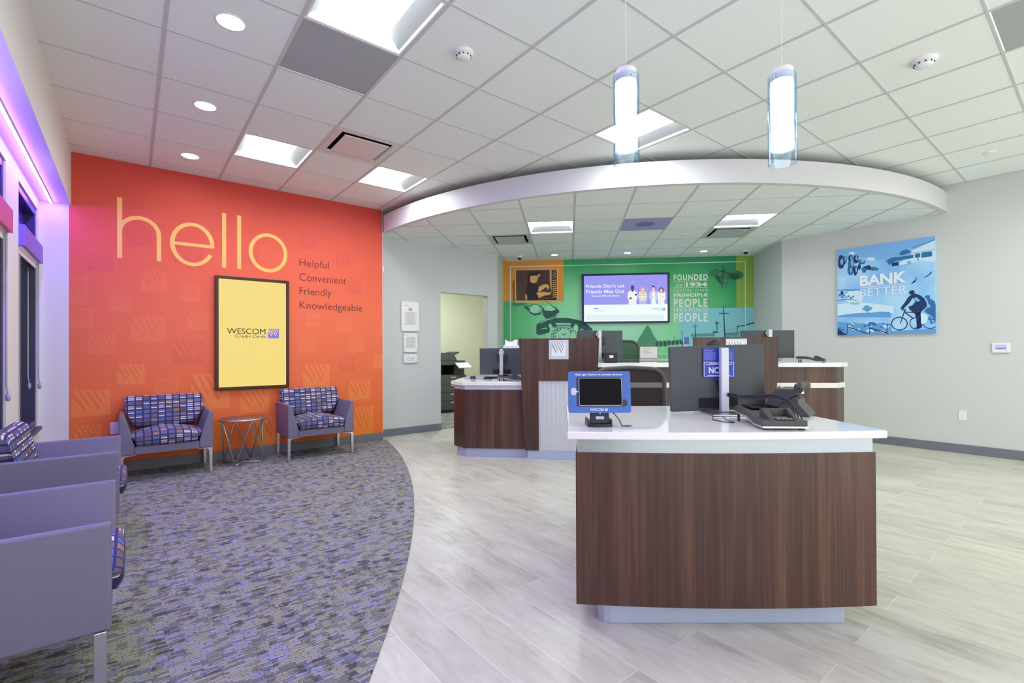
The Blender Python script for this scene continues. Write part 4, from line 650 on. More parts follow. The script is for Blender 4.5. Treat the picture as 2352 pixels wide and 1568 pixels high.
ART_TV = [["tv_cream",2,[[0.747,0.411],[0.749,0.474],[0.768,0.515],[0.811,0.532],[0.853,0.531],[0.896,0.513],[0.917,0.471],[0.916,0.394],[0.893,0.353],[0.899,0.292],[0.763,0.294],[0.77,0.355]]],["tv_deep",3,[[0.817,0.549],[0.847,0.548],[0.85,0.517],[0.832,0.503],[0.814,0.518]]],["tv_dark",2.5,[[0.863,0.578],[0.861,0.561],[0.854,0.548],[0.844,0.538],[0.832,0.535],[0.82,0.539],[0.81,0.548],[0.803,0.563],[0.801,0.579],[0.803,0.596],[0.81,0.61],[0.82,0.619],[0.832,0.622],[0.844,0.618],[0.854,0.609],[0.861,0.595]]],["tv_deep",3.5,[[0.857,0.56],[0.855,0.545],[0.849,0.533],[0.841,0.524],[0.832,0.522],[0.823,0.525],[0.815,0.533],[0.809,0.546],[0.808,0.561],[0.809,0.576],[0.815,0.588],[0.823,0.597],[0.832,0.6],[0.842,0.596],[0.849,0.588],[0.855,0.575]]],["tv_dark",4,[[0.804,0.581],[0.812,0.612],[0.832,0.622],[0.854,0.611],[0.861,0.579],[0.846,0.595],[0.819,0.596]]],["tv_cream2",2,[[0.932,0.408],[0.933,0.47],[0.95,0.512],[0.987,0.528],[1.023,0.528],[1.059,0.51],[1.077,0.468],[1.077,0.392],[1.057,0.35],[1.062,0.357],[0.946,0.359],[0.952,0.352]]],["tv_face",3,[[0.99,0.546],[1.02,0.545],[1.022,0.514],[1.005,0.5],[0.987,0.514]]],["tv_blond",2.5,[[0.971,0.49],[0.964,0.546],[0.978,0.581],[1.005,0.594],[1.032,0.58],[1.046,0.545],[1.042,0.489]]],["tv_face",3.5,[[1.029,0.532],[1.027,0.518],[1.022,0.505],[1.014,0.497],[1.005,0.494],[0.996,0.497],[0.988,0.506],[0.982,0.518],[0.981,0.533],[0.982,0.548],[0.988,0.561],[0.996,0.569],[1.005,0.572],[1.014,0.569],[1.022,0.56],[1.027,0.547]]],["tv_blond",4,[[0.977,0.553],[0.985,0.584],[1.005,0.594],[1.027,0.583],[1.033,0.552],[1.018,0.567],[0.992,0.568]]],["tv_jean",1.5,[[0.947,0.366],[1.062,0.364],[1.065,0.295],[0.947,0.294]]],["tv_stripe",3,[[0.94,0.477],[1.069,0.475],[1.069,0.467],[0.94,0.469]]],["tv_stripe",3,[[0.94,0.45],[1.069,0.447],[1.069,0.439],[0.94,0.441]]],["tv_stripe",3,[[0.94,0.384],[1.069,0.381],[1.069,0.373],[0.94,0.375]]],["tv_denim",2,[[1.111,0.405],[1.113,0.467],[1.129,0.508],[1.166,0.525],[1.202,0.524],[1.238,0.506],[1.256,0.465],[1.256,0.389],[1.235,0.347],[1.241,0.291],[1.125,0.292],[1.131,0.349]]],["tv_face",3,[[1.169,0.542],[1.199,0.542],[1.201,0.51],[1.184,0.497],[1.166,0.511]]],["tv_dark",2.5,[[1.215,0.568],[1.212,0.551],[1.206,0.537],[1.196,0.528],[1.184,0.525],[1.172,0.529],[1.162,0.538],[1.155,0.552],[1.153,0.569],[1.155,0.585],[1.162,0.599],[1.172,0.608],[1.184,0.611],[1.196,0.608],[1.206,0.598],[1.213,0.584]]],["tv_face",3.5,[[1.208,0.55],[1.206,0.535],[1.201,0.523],[1.193,0.514],[1.184,0.511],[1.175,0.515],[1.167,0.523],[1.161,0.536],[1.16,0.551],[1.161,0.566],[1.167,0.578],[1.175,0.586],[1.184,0.589],[1.193,0.586],[1.201,0.577],[1.206,0.565]]],["tv_dark",4,[[1.156,0.57],[1.164,0.601],[1.184,0.611],[1.206,0.6],[1.212,0.569],[1.198,0.585],[1.171,0.585]]],["tv_white",3,[[1.163,0.501],[1.207,0.5],[1.22,0.291],[1.159,0.292]]],["tv_cream",2,[[1.242,0.403],[1.244,0.465],[1.261,0.506],[1.297,0.523],[1.333,0.522],[1.369,0.504],[1.387,0.462],[1.387,0.386],[1.366,0.345],[1.372,0.291],[1.256,0.293],[1.262,0.347]]],["tv_face",3,[[1.3,0.54],[1.33,0.539],[1.332,0.508],[1.315,0.495],[1.297,0.509]]],["tv_maroon",2.5,[[1.281,0.485],[1.275,0.54],[1.288,0.568],[1.315,0.581],[1.342,0.567],[1.355,0.539],[1.352,0.484]]],["tv_face",3.5,[[1.339,0.52],[1.337,0.505],[1.332,0.492],[1.324,0.484],[1.315,0.481],[1.306,0.485],[1.298,0.493],[1.292,0.506],[1.291,0.521],[1.293,0.535],[1.298,0.548],[1.306,0.556],[1.315,0.559],[1.324,0.556],[1.332,0.547],[1.337,0.534]]],["tv_maroon",4,[[1.287,0.54],[1.295,0.571],[1.315,0.581],[1.337,0.57],[1.343,0.539],[1.329,0.554],[1.302,0.555]]],["tv_deep",5,[[0.821,0.405],[0.819,0.395],[0.81,0.385],[0.795,0.38],[0.782,0.381],[0.775,0.388],[0.776,0.398],[0.786,0.408],[0.8,0.413],[0.813,0.411]]],["tv_deep",5,[[0.912,0.465],[0.911,0.455],[0.901,0.446],[0.887,0.441],[0.874,0.442],[0.867,0.449],[0.868,0.459],[0.878,0.469],[0.892,0.474],[0.905,0.472]]],["tv_skinhand",5,[[0.983,0.409],[0.982,0.399],[0.972,0.389],[0.958,0.384],[0.945,0.386],[0.938,0.392],[0.939,0.402],[0.949,0.412],[0.963,0.417],[0.976,0.416]]],["tv_skinhand",5,[[1.065,0.407],[1.063,0.397],[1.054,0.388],[1.039,0.383],[1.026,0.384],[1.019,0.391],[1.02,0.401],[1.03,0.41],[1.044,0.415],[1.057,0.414]]],["tv_face",5,[[1.193,0.419],[1.191,0.409],[1.182,0.4],[1.168,0.395],[1.154,0.396],[1.147,0.403],[1.149,0.413],[1.158,0.422],[1.172,0.427],[1.185,0.426]]],["tv_skinhand",5,[[1.361,0.423],[1.359,0.413],[1.35,0.404],[1.336,0.399],[1.323,0.4],[1.315,0.407],[1.317,0.417],[1.326,0.426],[1.34,0.431],[1.353,0.43]]],["tv_white",1,[[0.0,0.292],[1.42,0.291],[1.42,0.0],[0.0,0.0]]],["tv_pill",2,[[0.259,0.225],[0.254,0.219],[0.241,0.215],[0.222,0.213],[0.2,0.213],[0.181,0.216],[0.167,0.22],[0.163,0.226],[0.167,0.231],[0.181,0.235],[0.2,0.238],[0.222,0.237],[0.241,0.235],[0.254,0.23]]],["tv_line",2,[[0.162,0.197],[0.333,0.198],[0.333,0.192],[0.162,0.192]]],["tv_line",2,[[0.162,0.182],[0.333,0.182],[0.333,0.177],[0.162,0.176]]],["tv_line",2,[[0.04,0.108],[1.357,0.104],[1.357,0.099],[0.04,0.103]]],["tv_line",2,[[0.04,0.095],[1.357,0.092],[1.357,0.087],[0.04,0.09]]],["tv_line",2,[[0.04,0.083],[1.357,0.079],[1.357,0.074],[0.04,0.078]]],["tv_line",2,[[0.04,0.07],[1.357,0.067],[1.357,0.062],[0.04,0.065]]],["tv_line",2,[[0.04,0.058],[1.357,0.054],[1.357,0.05],[0.04,0.053]]],["tv_line",2,[[0.04,0.045],[1.357,0.042],[1.357,0.037],[0.04,0.04]]],["tv_line",2,[[0.04,0.032],[1.357,0.03],[1.357,0.025],[0.04,0.028]]],["tv_star",1.2,[[0.841,0.679],[0.839,0.673],[0.832,0.67],[0.826,0.673],[0.824,0.68],[0.826,0.686],[0.832,0.689],[0.839,0.686]]],["tv_star",1.2,[[0.905,0.579],[0.903,0.572],[0.897,0.57],[0.89,0.573],[0.888,0.579],[0.89,0.585],[0.897,0.588],[0.903,0.585]]],["tv_star",1.2,[[1.307,0.67],[1.305,0.663],[1.299,0.661],[1.292,0.664],[1.29,0.67],[1.292,0.676],[1.299,0.679],[1.305,0.676]]],["tv_star",1.2,[[1.091,0.549],[1.089,0.543],[1.083,0.54],[1.077,0.543],[1.074,0.55],[1.077,0.556],[1.083,0.558],[1.089,0.556]]],["tv_star",1.2,[[1.274,0.604],[1.271,0.598],[1.265,0.595],[1.259,0.598],[1.256,0.604],[1.259,0.611],[1.265,0.613],[1.271,0.61]]]]
ART_TVTEXT = {"a":[[0.0361,0.5863],[0.6961,0.6384]],"b":[[0.0416,0.49],[0.6925,0.5458]],"c":[[0.1329,0.4288],[0.6002,0.459]],"w":[[1.1591,0.1966],[1.3205,0.2253]],"logo":[[1.3304,0.1837],[1.3774,0.2244]],"pal":[[1.233,0.1831],[1.317,0.1929]]}
